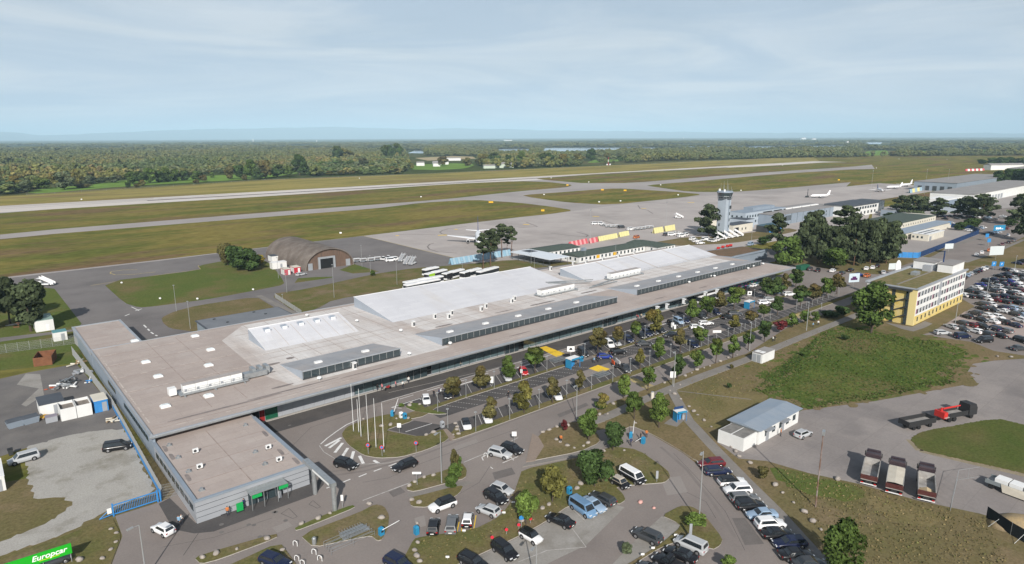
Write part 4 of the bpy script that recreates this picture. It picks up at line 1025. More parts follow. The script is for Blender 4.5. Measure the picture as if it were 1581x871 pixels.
# kind: length, half width, height, belt, bonnet height, cabin rear/front at belt, at roof (fractions of half length, + is front)
CARS={
 'hatchback':(4.05,.88,1.47,.92,.86,-.94,.46,-.76,.14),
 'sedan':(4.70,.91,1.44,.94,.88,-.66,.44,-.44,.12),
 'estate':(4.75,.91,1.47,.94,.88,-.96,.44,-.82,.12),
 'suv':(4.50,.93,1.66,1.04,1.00,-.95,.48,-.80,.18),
 'mpv':(4.75,.95,1.82,1.05,1.00,-.97,.62,-.90,.30),
 'van':(5.00,.98,1.96,1.12,1.08,-.985,.74,-.95,.46),
 'city car':(3.65,.82,1.50,.94,.88,-.93,.50,-.74,.18),
 'pickup':(5.10,.93,1.75,1.05,1.02,-.12,.46,-.06,.22),
 }
def car_parts(kind):
 L,w,H,zb,zh,xr,xf,xr2,xf2=CARS[kind]
 hl=L/2; P={}
 low=.24
 b=MB()
 st_=[(-1.0,.42,zb*.86,.80),(-.985,.30,zb*.97,.93),(-.90,low,zb,.985),(-.60,low,zb,1.0),(xf*.5,low,zb,1.0),(xf,low,zb*.985,.995),(.72,low,zh*.96,.97),(.90,.26,zh*.86,.90),(.98,.32,zh*.72,.78),(1.0,.40,zh*.60,.70)]
 rings=[]
 for f,z0,z1,ww in st_:
  x=f*hl; a=w*ww
  rings.append([(x,-a*.90,z0),(x,-a,z0+.14),(x,-a,z0+(z1-z0)*.62),(x,-a*.955,z1-.06),(x,-a*.80,z1),(x,a*.80,z1),(x,a*.955,z1-.06),(x,a,z0+(z1-z0)*.62),(x,a,z0+.14),(x,a*.90,z0)])
 b.loft(rings)
 P['body']=(b,0)
 # painted cabin
 wb,wt=w*.93,w*.74
 zt=H; z0=zb-.03
 def cab(f):# interpolate cabin half width with height
  return wb+(wt-wb)*f
 R0=[(xr*hl,-wb,z0),(xf*hl,-wb,z0),(xf*hl,wb,z0),(xr*hl,wb,z0)]
 xm=(xf+xf2)/2
 R1=[(xr2*hl,-wt,zt-.07),(xf2*hl,-wt,zt-.07),(xf2*hl,wt,zt-.07),(xr2*hl,wt,zt-.07)]
 R2=[(xr2*hl+.12,-wt*.86,zt),(xf2*hl-.14,-wt*.86,zt),(xf2*hl-.14,wt*.86,zt),(xr2*hl+.12,wt*.86,zt)]
 c=MB(); c.loft([R0,R1,R2]); P['roof']=(c,0)
 def lerp(p,q,t):return tuple(a+(d-a)*t for a,d in zip(p,q))
 def pane(a,b_,c_,d,i,off,t0=.10,t1=.90):
 # a,b bottom; d,c top ; inset i along width
  p=[lerp(lerp(a,b_,i),lerp(d,c_,i),t0),lerp(lerp(a,b_,1-i),lerp(d,c_,1-i),t0),lerp(lerp(a,b_,1-i),lerp(d,c_,1-i),t1),lerp(lerp(a,b_,i),lerp(d,c_,i),t1)]
  return [tuple(v+o for v,o in zip(q,off)) for q in p]
 m=MB(); m.quad(pane(R0[1],R0[2],R1[2],R1[1],.05,(.02,0,.01))); P['windscreen']=(m,1)
 m=MB(); m.quad(pane(R0[3],R0[0],R1[0],R1[3],.09,(-.02,0,.01),.22)); P['rear_window']=(m,1)
 m=MB(); m.quad(pane(R0[0],R0[1],R1[1],R1[0],.07,(0,-.018,.006),.16,.92)); P['side_window']=(m,1)
 m=MB(); m.quad(pane(R0[2],R0[3],R1[3],R1[2],.07,(0,.018,.006),.16,.92)); P['side_window_b']=(m,1)
 r=.33 if kind not in ('suv','van','mpv','pickup') else .36
 wx=(-.60*hl,.62*hl)
 k=0
 for x in wx:
  for s in (-1,1):
   m=MB(); m.tube((x,s*(w-.20),r),(x,s*(w+.015),r),r,r,12,2); m.tube((x,s*(w+.015),r),(x,s*(w+.028),r),r*.62,r*.55,8,3)
   m.tube((x,s*(w-.02),r+.03),(x,s*(w+.006),r+.03),r+.07,r+.07,12,2)
   P['wheel%d' % k]=(m,2); k += 1
 for s,nm in ((-1,'headlight'),(1,'headlight_b')):
  m=MB(); y=s*w*.62; zz=zh*.70
  m.box(hl*.93,hl*.985,y-.20,y+.20,zz-.06,zz+.09); P[nm]=(m,4)
 for s,nm in ((-1,'tail_light'),(1,'tail_light_b')):
  m=MB(); y=s*w*.74
  m.box(-hl*1.0,-hl*.955,y-.14,y+.14,zb*.72,zb*.93); P[nm]=(m,5)
 m=MB(); m.box(-hl*1.006,-hl*.99,-.26,.26,.50,.62); m.box(hl*.985,hl*1.004,-.26,.26,.40,.50); P['number_plate']=(m,6)
 if kind == 'pickup':
  m=MB(); m.box(-hl*.94,-hl*.16,-w*.80,w*.80,zb+.002,zb+.012); P['load_bed']=(m,7)
 return P
CARMATS=[M_PAINT,M_CARGLASS,M_TYRE,M_RIM,M_HEAD,M_TAIL,M_PLATE,M_TRIM]
CAR_MESH,CAR_ONE={},{}
for kd in CARS:
 parts=car_parts(kd); CAR_MESH[kd]={}
 one=MB()
 for nm,(m,mi) in parts.items():
  base=nm.rstrip('0123456789').replace('_b','') if nm not in ('load_bed','body','number_plate') else nm
  if nm.startswith('wheel'):me=m.mesh('wheel',CARMATS)
  else:me=m.mesh(base,[CARMATS[mi]])
  if nm in ('body',):me.polygons.foreach_set('use_smooth',[True]*len(me.polygons))
  CAR_MESH[kd][nm]=(base,me)
  o=len(one.v); one.v += m.v; one.f += [tuple(i+o for i in f) for f in m.f]; one.m += [(x if nm.startswith('wheel') else mi) for x in m.m]
 CAR_ONE[kd]=one.mesh('parked_car',CARMATS)
COL={'black':(.010,.010,.012),'dark grey':(.045,.048,.052),'grey':(.13,.135,.14),'silver':(.40,.41,.42),'white':(.72,.72,.72),'blue':(.015,.035,.22),'dark blue':(.010,.015,.045),
 'red':(.42,.012,.014),'dark red':(.12,.010,.014),'light blue':(.25,.34,.45),'orange':(.42,.12,.03),'green':(.03,.10,.05),'pale blue':(.13,.23,.36),'beige':(.40,.36,.30)}
def car(x,y,rz,kind,colour,label,group,detail=True,roof=None,sc=1.0,z=.03):
 name={'van':'parked_van','mpv':'parked_car'}.get(kind,'parked_car')
 cat='van' if kind == 'van' else 'car'
 col=COL[colour]
 if not detail:
  return link(name,CAR_ONE[kind],None,(x,y,z),rz,col,label,cat,group,sc=sc)
 o=link(name,None,None,(x,y,z),rz,col,label,cat,group,sc=sc)
 for nm,(base,me) in CAR_MESH[kind].items():
  link(base,me,o,color=COL[roof] if (nm == 'roof' and roof) else col)
 return o
def car2(rear,front,kind,colour,label,group='cars in the near car parks',roof=None,detail=True,h=.45,z=.03):
 """place a car from the photo positions of its rear and front ends"""
 a,b_=Vector(at(*rear,h)),Vector(at(*front,h)); d=b_-a
 c=(a+b_)/2
 return car(c.x,c.y,math.atan2(d.y,d.x),kind,colour,label,group,detail,roof,z=z)
def carh(p,deg,kind,colour,label,group='cars in the near car parks',roof=None,detail=True,z=.03):
 x,y=at(*p,.7)
 return car(x,y,R(deg),kind,colour,label,group,detail,roof,z=z)
GA='cars around the rental wing'
car2((57,703.5),(16,715),'mpv','silver','silver box-shaped car at the edge of the gravel lot',GA)
car2((161,694),(202,688),'mpv','black','black people carrier parked beside the blue fence on the gravel',GA)
car2((267,826),(237,811),'hatchback','white','white hatchback in front of the blue sliding gate',GA)
car2((68,872),(98,862),'hatchback','dark grey','dark car half hidden behind the green rental sign',GA)
car2((406,861),(444,874),'estate','dark blue','dark blue car at the lower edge beside the forecourt island',GA)
car2((516,713),(553,723),'suv','black','black car driving round the hatched bend',GA)
car2((645,712),(603,727),'estate','black','black estate car driving towards the rental wing',GA)
car2((759,698),(785,705),'suv','silver','silver small off-roader parked at the roadside by the hatch marks',GA)
car2((776,690),(806,699.5),'suv','black','black off-roader parked next to the silver one by the road',GA)
car2((760,751),(790,762),'hatchback','silver','pale silver car topmost of the three on the curved parking edge',GA)
car2((749,759),(783,779),'suv','black','black off-roader between two silver cars on the curved edge',GA)
car2((770,795),(738,783),'hatchback','silver','small silver hatchback lowest of the three on the curved edge',GA)
car2((702,774),(664,788),'suv','white','white crossover with black roof leaving the short-stay bays',GA,roof='black')
car2((667,826),(672,802),'hatchback','black','black hatchback nearest the blue pillar in the yellow-lined bays',GA)
car2((695,824),(700,797),'estate','grey','grey-blue estate in the middle of the yellow-lined bays',GA)
car2((720,816),(724,792),'city car','black','small black car with a white roof in the yellow-lined bays',GA,roof='white')
car2((762,838),(798,866),'suv','black','black off-roader at the head of the pale concrete lot',GA)
car2((714,860),(748,878),'estate','black','black estate half out of the picture beside the grass slope',GA)
car2((600,864),(630,880),'suv','dark blue','dark blue car cut off at the lower picture edge',GA)
GB='cars in the pale lot'
car2((805,821),(835,838),'city car','white','small white car with black roof by the concrete lot',GB,roof='black')
car2((882,812),(848,797),'sedan','black','black saloon with its tail lights to the lot',GB)
car2((884,776),(917,798),'van','pale blue','pale blue small van between the black and silver cars',GB)
car2((899,770),(934,791),'sedan','light blue','silvery blue saloon beside the blue van',GB)
car2((946,779),(915,763),'estate','dark grey','dark grey estate at the end of the row beside the blue van',GB)
car2((944,739),(972,754),'city car','black','small black car with a beige roof next to the big van',GB,roof='beige')
car2((959,727),(995,748),'van','black','black van with a white roof under the slope',GB,roof='white')
car2((1020,838),(979,820),'suv','dark grey','dark grey crossover alone on the pale concrete pad',GB)
car2((1087,852),(1046,834),'mpv','silver','silver people carrier beside the lamp island',GB)
car2((1072,866),(1030,849),'sedan','black','black saloon behind the silver people carrier',GB)
car2((1060,884),(1011,860),'pickup','black','black pickup at the lower picture edge',GB)
car2((1028,893),(988,873),'sedan','dark grey','dark car just showing at the lower edge beside the pickup',GB)
GC='row of cars along the access road'
ROWC=[((1098,715),'estate','dark red','dark red estate at the top end of the access road row',None),((1108,727),'estate','dark blue','dark blue estate, second from the top of the access road row',None),
 ((1130,743),'estate','white','white estate with black roof, third down the access road row','black'),((1138.5,756.5),'suv','white','white off-roader, fourth down the access road row',None),
 ((1149,768.5),'estate','grey','grey estate with roof rails, fifth down the access road row',None),((1159,780),'estate','black','black estate, sixth down the access road row',None),
 ((1176,794),'sedan','light blue','silver blue saloon, seventh down the access road row',None),((1189,809),'suv','white','white off-roader with dark roof panel, eighth down the access road row',None),
 ((1201,824),'sedan','black','black saloon, ninth down the access road row',None),((1219,838),'estate','dark blue','dark blue estate, tenth down the access road row',None),
 ((1229,856),'sedan','black','black saloon near the lower edge, eleventh in the access road row',None),((1250,870),'sedan','dark grey','dark saloon cut by the lower picture edge in the access road row',None)]
for i,(p,kd,c,lb,rf) in enumerate(ROWC):
 w=21+i*.55; d=1 if i % 3 else-1
 car2((p[0]-w*d,p[1]+1.5*d),(p[0]+w*d,p[1]-1.5*d),kd,c,lb,GC,roof=rf,h=.6)
 # car park before the terminal: kerb-side row (noses to the median), middle row (slanted bays), lower row
GD='cars in the terminal car park'
up=[((658,616.7),'hatchback','white','white hatchback at the near end of the kerb-side row'),((690,608),'sedan','black','black saloon beside a motorbike at the near end'),((783,582),'hatchback','silver','silver hatchback under the third tree of the kerb-side row'),
 ((808.5,573),'hatchback','red','bright red hatchback parked by itself in the kerb-side row'),((900,545),'van','black','black van parked behind the first blue shelter'),((940.6,531),'mpv','white','white people carrier beside a tree in the kerb-side row'),
 ((951,528.5),'estate','silver','silver estate next to the white people carrier'),((970,523.5),'suv','dark blue','dark blue off-roader standing alone between two trees'),((990.6,517.5),'hatchback','black','black hatchback, first of the dark group by the terminal'),
 ((999,514.3),'suv','dark blue','dark blue off-roader, second of the dark group by the terminal'),((1008,512),'suv','dark grey','dark grey off-roader, third of the dark group by the terminal'),((1020,509),'estate','black','black estate half under a tree in the dark group'),
 ((1038,499.6),'suv','black','black off-roader behind the white ticket machines'),((1048,495.8),'mpv','light blue','light blue people carrier behind the ticket machines'),((1057,494),'sedan','dark blue','dark blue saloon beside the light blue people carrier'),
 ((1083.5,488),'suv','dark grey','dark grey car in the shade of two trees'),((1105.7,482),'hatchback','dark blue','dark blue hatchback close to the bus')]
for p,kd,c,lb in up:carh(p,242,kd,c,lb,GD)
mid=[((920,552),(947,550.5),'hatchback','blue','bright blue hatchback in the slanted middle row'),((941.5,546),(967,543),'suv','black','black off-roader next to the bright blue hatchback'),((981,532),(1008,531),'sedan','dark grey','dark grey saloon in the slanted row near a tree'),
 ((1047,516),(1025,519),'sedan','black','black saloon with its nose to the near end in the slanted row'),((1063,506),(1088,505.5),'hatchback','white','white sports car in the slanted row'),((1077.5,500.5),(1102,499),'estate','white','white estate behind the white sports car'),
 ((1112,491),(1138,489.5),'estate','black','black estate at the far part of the slanted row'),((1124,485.5),(1145,485.5),'suv','dark grey','dark off-roader behind the black estate in the slanted row'),((1168,468.5),(1191,467.5),'suv','white','white off-roader beside the far blue shelter'),
 ((1182,463),(1196,462.5),'estate','silver','silver estate behind the white off-roader'),((1211,455.5),(1226,454.8),'suv','white','white car beneath the far row of trees'),((1194,453),(1207,451),'hatchback','light blue','light blue car glimpsed between far trees'),
 ((1145,448.5),(1160,443.5),'sedan','black','black car at the kerb below the mural'),((1159,442.5),(1168,440),'hatchback','white','white car at the kerb beyond the mural')]
for a,b_,kd,c,lb in mid:car2(a,b_,kd,c,lb,GD)
low=[((720,654.7),'hatchback','white','white hatchback with black roof at the near end of the lower row','black'),((752.5,645),'hatchback','white','white hatchback partly under the first tree of the lower row',None),((860,610.5),'hatchback','white','white hatchback under the third tree of the lower row',None),((1070,531),'estate','dark blue','dark blue estate in the lower row beneath a tree',None),((965,568),'pickup','dark grey','dark pickup towing a loaded trailer by the yellow crossing',None)]
for p,kd,c,lb,rf in low:carh(p,242,kd,c,lb,GD,roof=rf)
carh((1240,669),-8,'hatchback','silver','silver hatchback outside the white works building','cars by the works yard')
# road and staff parking by the pines
GE='cars by the pine wood'
for i,(p,a,kd,c) in enumerate([((1251,415),20,'suv','dark grey'),((1263,417),20,'suv','black'),((1286,417.5),10,'estate','white'),((1300,421),5,'sedan','dark grey'),((1313.5,416.5),5,'sedan','black'),((1338,414),15,'estate','white'),((1347.7,412.7),15,'hatchback','white'),((1355,409.7),15,'estate','black'),((1326,424),-5,'hatchback','blue'),((1339,425.2),5,'suv','orange'),((1364,420),25,'sedan','silver')]):
 carh(p,a,kd,c,'%s %s by the pine wood, %s from the terminal end' % (c,kd,ordinal(i)),GE,detail=False)
 # airside vehicles
GF='vehicles on the apron'
carh((465,423),12,'estate','silver','silver estate in front of the brown aircraft shelter',GF,detail=False)
carh((1159,377),8,'van','light blue','pale blue and white van behind the terminal end',GF,detail=False)
# the large car park beside the hotel, row by row
def row(name,angle,items):
 for i,(x,y,c,kd) in enumerate(items):
  p=at(x,y,.7)
  colour={'k':'black','g':'dark grey','w':'white','s':'silver','b':'blue','n':'dark blue','r':'dark red','R':'red','l':'light blue','y':'grey','o':'orange'}[c]
  kind={'h':'hatchback','s':'sedan','e':'estate','u':'suv','m':'mpv'}[kd]
  car(p[0],p[1],R(angle+rnd.uniform(-2,2)+(180 if (i*7+len(name)) % 4 == 0 else 0)),kind,colour,'%s %s, %s from the hotel in the %s' % (colour,kind,ordinal(i),name),'cars in the '+name,detail=False)
rnd=random.Random(21)
row('front lane, hotel car park',-33,[(1455,513,'s','e'),(1486,518.7,'n','m'),(1519,525,'k','m'),(1573,537,'g','s')])
row('first row, hotel car park',62,[(1469,503.5,'s','s'),(1486,507,'g','s'),(1507,510.6,'w','h'),(1522.6,514,'g','e'),(1542.7,517,'k','s'),(1578,525,'k','u')])
row('second row, hotel car park',62,[(1485,497.7,'g','e'),(1500.7,501,'r','h'),(1517.4,504,'k','u'),(1534.6,506.6,'n','u'),(1551.5,509.4,'y','e')])
row('third row, hotel car park',62,[(1493,488,'k','h'),(1515.5,493,'k','s'),(1532,495,'w','s'),(1547.5,496.8,'k','u'),(1565.6,501,'n','s')])
row('fourth row, hotel car park',62,[(1507,483,'g','u'),(1524,486,'w','s'),(1541.7,488.7,'w','h'),(1575,493.4,'w','u')])
row('fifth row, hotel car park',62,[(1517,475.3,'k','s'),(1532,477.7,'k','e'),(1549,479.6,'w','s'),(1566,484,'g','u'),(1578,486,'l','s')])
row('sixth row, hotel car park',62,[(1516,469,'g','u'),(1531.7,470,'w','s'),(1548.4,473.8,'n','s'),(1562,475.3,'l','u'),(1576,477.7,'s','s')])
row('seventh row, hotel car park',62,[(1488,455,'w','s'),(1498,457,'k','h'),(1512,458,'g','s'),(1525.5,460.6,'w','h'),(1538,462.5,'r','s'),(1551,465,'k','e'),(1572,467,'k','u')])
row('eighth row, hotel car park',62,[(1497,448.7,'g','u'),(1510.7,451.6,'k','h'),(1520.7,454,'s','s'),(1532.7,456,'k','s'),(1549,457,'n','u'),(1564,459.7,'k','s'),(1579,462,'y','s')])
row('ninth row, hotel car park',62,[(1508,443.5,'w','s'),(1521.7,445.4,'k','s'),(1532.7,447.8,'g','e'),(1545.6,449,'w','u'),(1558.5,451.6,'k','s'),(1573,452.5,'w','e')])
row('tenth row, hotel car park',62,[(1515,439,'b','s'),(1526,440.6,'g','h'),(1539.4,442,'s','u'),(1554,445,'g','s'),(1566.6,446.8,'k','s'),(1579,449,'r','h')])
row('eleventh row, hotel car park',62,[(1524.6,434.4,'k','u'),(1537,435.8,'k','s'),(1549,437.7,'n','s'),(1562.8,439,'n','e'),(1575,440.5,'w','s')])
row('twelfth row, hotel car park',62,[(1534,430.6,'n','s'),(1546,432.5,'k','h'),(1558,433.4,'b','s'),(1569.4,434.9,'w','e')])
row('thirteenth row, hotel car park',62,[(1543,425.5,'k','s'),(1555,426.8,'k','u'),(1566.6,428.8,'s','h'),(1578,430.5,'y','s')])
row('fourteenth row, hotel car park',62,[(1554,422.6,'n','s'),(1567.5,423.8,'g','u'),(1579,426,'k','s')])
row('topmost row, hotel car park',62,[(1552,416,'k','u'),(1563.7,417.7,'w','s'),(1578,420,'w','h')])
row('slanted row behind the hotel',8,[(1485,431.5,'R','h'),(1490,427.7,'k','s'),(1495,424.5,'l','s'),(1499.7,422.4,'s','e'),(1505.5,420.3,'k','s'),(1509.5,418.4,'k','e'),(1514,416.8,'n','s'),(1518.5,415.2,'w','u'),(1523,413.5,'w','s')])
row('line parked along the approach road',12,[(1508,393,'w','s'),(1516,389.7,'w','h'),(1527.5,386,'o','u'),(1547.5,377,'r','h'),(1557,373.6,'k','s'),(1566.5,371,'y','e')])
row('approach road traffic',15,[(1556.7,362.7,'w','s')])
row('compound parking row',75,[(1496.5,355.8,'w','u'),(1502.8,354.7,'w','s'),(1508.5,353,'y','s'),(1513,351.8,'l','s'),(1518,350.7,'w','h')])
row('row under the blue sign',75,[(1521.7,361,'k','s'),(1529.7,360,'n','s'),(1535.5,358.5,'l','u'),(1540,357.4,'s','s'),(1552,352.5,'r','h')])
row('row behind the white compound hut',75,[(1444.8,351,'w','u'),(1451.7,348.8,'k','s'),(1456,347,'k','u'),(1462,345.5,'n','s'),(1470,344.8,'w','s')])
row('far staff parking',75,[(1435,333.5,'k','s'),(1445,332,'g','s'),(1456,334,'n','e'),(1466,333,'s','s'),(1474,332.5,'r','s'),(1484,334,'k','u'),(1494,334.5,'r','h'),(1501,335,'k','s'),(1508,334.6,'w','s'),(1523,338,'s','u'),(1525,335.5,'l','s'),(1536,338,'y','s'),(1547,335.5,'s','e'),(1549,333.8,'w','s'),(1565,334,'k','s'),(1571,334.8,'g','s'),(1490,331,'k','s'),(1478,337,'g','h'),(1459,337.5,'k','s')])
row('corner by the boulders',70,[(1571,405.7,'n','s'),(1579,403,'k','u')])

# ---------------------------------------------------------------- buses, lorries
def bus(p,rz,label,L=12.0,stripe=None,body='white',group='buses behind the terminal',xy=None):
 x,y=xy if xy else at(*p,1.5)
 o=thing('parked_bus',label,'bus',(x,y,.03),rz,group)
 h=L/2
 MB().box(-h,h,-1.25,1.25,.35,1.05).build('lower_body',M_FLEETWHITE,o)
 MB().box(-h+.04,h-.04,-1.22,1.22,1.05,2.55).build('window_band',M_CARGLASS,o)
 MB().loft([[(-h,-1.25,2.5),(h,-1.25,2.5),(h,1.25,2.5),(-h,1.25,2.5)],[(-h,-1.25,2.9),(h,-1.25,2.9),(h,1.25,2.9),(-h,1.25,2.9)],[(-h+.2,-1.0,3.05),(h-.2,-1.0,3.05),(h-.2,1.0,3.05),(-h+.2,1.0,3.05)]]).build('roof',M_FLEETWHITE,o)
 MB().box(-2.0,1.2,-.8,.8,3.05,3.22).build('roof_unit',M_FLEETWHITE,o)
 for xx in (-h*.55,h*.62):
  for s in (-1,1):MB().tube((xx,s*1.0,.5),(xx,s*1.28,.5),.5,.5,12).build('wheel',M_TYRE,o)
 for k in range(5):
  xx=-h+L*(k+.5)/5
  for s in (-1,1):MB().box(xx-.06,xx+.06,s*1.235-.01,s*1.235+.01,1.05,2.5).build('window_pillar',M_TRIM,o)
 if stripe:
  for s in (-1,1):MB().box(-h+.5,-h+4.0,s*1.262-.008,s*1.262+.008,.5,2.8).build('side_advert',stripe,o)
  MB().box(-h-.012,-h-.002,-1.1,1.1,1.0,2.6).build('rear_panel',M_TRIM,o)
 return o
M_LIME=mat('lime_advert',(.30,.52,.03),.5); M_BUSYELLOW=mat('bus_yellow',(.72,.42,.02),.5)
lb=['nearest of the white buses parked in line behind the roof edge','white bus just behind the nearest one behind the roof edge','white bus with a lime green side panel behind the terminal','white bus next to the lime green one behind the terminal','third white bus of the slanted row behind the terminal','last white bus of the slanted row, nearest the pines']
for i,(p,a,L,st_) in enumerate([((652,440.5),4,16,None),((654,436),3,18,None),((673,424.5),15,12,M_LIME),((700,424),15,12,M_TRIM),((727,422.5),15,12,M_TRIM),((753,420.5),15,13,None)]):
 bus(p,R(a),lb[i],L,st_)
o=bus((665,419),R(12),'white box van with a flat roof behind the parked buses',8)
bus((1091,457),R(3),'white and yellow city bus at the terminal stop',12,None,group='buses at the terminal',xy=at(1091,459,1.5))
MB().box(4.0,6.02,-1.27,1.27,2.5,3.08).build('yellow_front',M_BUSYELLOW,[x for x in scene.objects if x.get('label','').startswith('white and yellow city bus')][0])

M_LORRYDARK=mat('lorry_cab_paint',(.05,.035,.04),.35,c2=(.035,.025,.03),scale=.8); M_LORRYRED=mat('lorry_red',(.11,.045,.04),.5,c2=(.09,.03,.03),scale=1); M_TIPPER=mat('tipper_steel',(.40,.385,.365),.6,.2,c2=(.24,.225,.21),scale=.7); M_TARP=mat('tarpaulin',(.52,.48,.40),.8,c2=(.46,.42,.35),scale=.9); M_CHASSIS=mat('chassis',(.03,.03,.032),.6); M_SANDY=mat('sand_load',(.46,.36,.22),.95,c2=(.38,.29,.18),scale=1.5)
def tipper(rear,deg,label,load):
 a=Vector(at(*rear)); d=Vector((math.cos(R(deg)),math.sin(R(deg))))*8.6; f=a+d
 o=thing('dump_truck',label,'dump truck',((a+f)/2).to_3d()+Vector((0,0,.025)),math.atan2(d.y,d.x),'dump trucks in the works yard')
 h=4.3
 MB().box(-h,h-.3,-.45,.45,.55,.95).build('chassis',M_CHASSIS,o)
 cb=MB().loft([[(h-2.1,-1.22,.75),(h,-1.22,.75),(h,1.22,.75),(h-2.1,1.22,.75)],[(h-2.1,-1.22,2.0),(h,-1.22,2.0),(h,1.22,2.0),(h-2.1,1.22,2.0)],[(h-2.1,-1.15,2.95),(h-.25,-1.15,2.9),(h-.25,1.15,2.9),(h-2.1,1.15,2.95)],[(h-2.0,-1.0,3.15),(h-.7,-1.0,3.05),(h-.7,1.0,3.05),(h-2.0,1.0,3.15)]]).build('cab',M_LORRYDARK,o)
 MB().quad([(h-.0,-1.0,2.02),(h-.0,1.0,2.02),(h-.20,1.0,2.75),(h-.20,-1.0,2.75)]).build('windscreen',M_CARGLASS,cb)
 MB().box(h-.75,h-.25,-1.05,1.05,3.06,3.2).build('sun_visor',M_LORRYDARK,cb)
 for s in (-1,1):
  MB().box(h-.45,h-.25,s*1.3-.06,s*1.3+.06,1.9,2.7).build('mirror',M_CHASSIS,cb)
  MB().quad([(h-1.2,s*1.225,2.0),(h-.3,s*1.225,2.0),(h-.45,s*1.19,2.7),(h-1.2,s*1.19,2.7)]).build('side_window',M_CARGLASS,cb)
 t=MB(); x0,x1=-h+.1,h-2.3
 t.box(x0,x1,-1.2,1.2,1.05,1.2).box(x0,x1,-1.25,-1.13,1.2,2.25).box(x0,x1,1.13,1.25,1.2,2.25).box(x1-.12,x1,-1.13,1.13,1.2,2.45)
 t.build('tipper_body',M_TIPPER,o)
 MB().loft([[(x0,-1.25,1.2),(x0+.12,-1.25,1.2),(x0+.12,1.25,1.2),(x0,1.25,1.2)],[(x0-.25,-1.25,2.1),(x0-.12,-1.25,2.1),(x0-.12,1.25,2.1),(x0-.25,1.25,2.1)]]).build('tailgate',M_LORRYRED,o)
 if load == 'tarp':MB().loft([[(x0,-1.2,2.2),(x0,0,2.32),(x0,1.2,2.2)],[(0,-1.2,2.26),(0,0,2.42),(0,1.2,2.26)],[(x1,-1.2,2.3),(x1,0,2.45),(x1,1.2,2.3)]],closed=False,caps=False).build('tarpaulin',M_TARP,o)
 elif load == 'sand':MB().loft([[(x0+.1,-1.1,1.5),(x0+.1,0,1.95),(x0+.1,1.1,1.5)],[(x0+1.6,-1.1,1.5),(x0+1.6,0,2.0),(x0+1.6,1.1,1.5)],[(x0+2.0,-1.1,1.2),(x0+2.0,0,1.22),(x0+2.0,1.1,1.2)]],closed=False,caps=False).build('sand_load',M_SANDY,o)
 for xx in (-h+1.2,-h+2.5,h-1.3):
  for s in (-1,1):MB().tube((xx,s*.85,.5),(xx,s*1.22,.5),.5,.5,12).build('wheel',M_TYRE,o)
 MB().box(-h-.1,-h+.05,-1.2,1.2,.45,.6).build('bumper',M_FLEETWHITE,o)
 for s in (-1,1):MB().box(-h-.16,-h-.1,s*.95-.18,s*.95+.18,.62,.82).build('tail_light',M_TAIL,o)
 return o
tipper((1340,752),17,'dump truck with an empty grey bed, leftmost of three in the yard','empty')
tipper((1379,766),17,'dump truck with a cream tarpaulin, between the other two','tarp')
tipper((1429,777),19,'dump truck with sand at its tailgate, rightmost of three','sand')
def flatbed(c,rz,L,label):
 o=thing('crane_lorry',label,'lorry',(c[0],c[1],.025),rz); h=L/2
 MB().box(-h,h-.2,-.45,.45,.55,.95).build('chassis',M_CHASSIS,o)
 cb=MB().loft([[(h-2.2,-1.22,.75),(h,-1.22,.75),(h,1.22,.75),(h-2.2,1.22,.75)],[(h-2.2,-1.2,2.2),(h,-1.2,2.2),(h,1.2,2.2),(h-2.2,1.2,2.2)],[(h-2.2,-1.1,3.1),(h-.35,-1.1,3.0),(h-.35,1.1,3.0),(h-2.2,1.1,3.1)]]).build('cab',M_CHASSIS,o)
 MB().quad([(h+.01,-1.0,2.2),(h+.01,1.0,2.2),(h-.30,1.0,2.9),(h-.30,-1.0,2.9)]).build('windscreen',M_CARGLASS,cb)
 MB().box(-h+.2,h-2.6,-1.22,1.22,1.05,1.2).build('bed_floor',M_TIPPER,o)
 for s in (-1,1):MB().box(-h+1.5,h-2.6,s*1.2-.05,s*1.2+.05,.95,1.95).build('side_board',M_CHASSIS,o)
 cr=MB().box(-h+.1,-h+1.1,-1.1,1.1,.9,2.2).build('crane_base',M_RED,o)
 MB().tube((-h+.6,0,2.2),(-h+.6,0,2.9),.22,.18,8).build('crane_column',M_RED,cr)
 MB().tube((-h+.6,-.3,2.8),(h-3.2,.2,2.55),.20,.14,6).build('crane_boom',M_RED,cr)
 MB().tube((-h+.4,.3,2.5),(h-4.0,.5,2.25),.16,.12,6).build('crane_jib',M_RED,cr)
 for xx in (-h+1.8,-h+3.1,h-1.4):
  for s in (-1,1):MB().tube((xx,s*.85,.5),(xx,s*1.2,.5),.5,.5,12).build('wheel',M_TYRE,o)
 return o
flatbed((151.3,37.1),R(-21.5),9.2,'black lorry with a folded red loading crane behind its bed')
d=Vector((7.2*math.cos(R(-21)),7.2*math.sin(R(-21)))); a=Vector((141.0,40.7))-d/2; f=a+d
o=thing('flatbed_trailer','black drop-side trailer standing behind the crane lorry','trailer',((a+f)/2).to_3d()+Vector((0,0,.025)),math.atan2(d.y,d.x)); h=d.length/2
MB().box(-h,h,-1.2,1.2,1.0,1.15).build('bed_floor',M_TIPPER,o)
for s in (-1,1):MB().box(-h,h,s*1.2-.05,s*1.2+.05,.85,1.95).build('side_board',M_CHASSIS,o)
for s in (-1,1):MB().box(s*h-.05,s*h+.05,-1.15,1.15,1.0,1.92).build('end_board',M_CHASSIS,o)
for xx in (-h*.55,-h*.2,h*.65):
 for s in (-1,1):MB().tube((xx,s*.85,.45),(xx,s*1.15,.45),.45,.45,12).build('wheel',M_TYRE,o)
a,f=Vector(at(1524,748)),Vector(at(1640,790)); d=f-a
o=thing('steel_trailer','long grey trailer loaded with white wrapped packs at the yard edge','trailer',((a+f)/2).to_3d()+Vector((0,0,.025)),math.atan2(d.y,d.x)); h=d.length/2
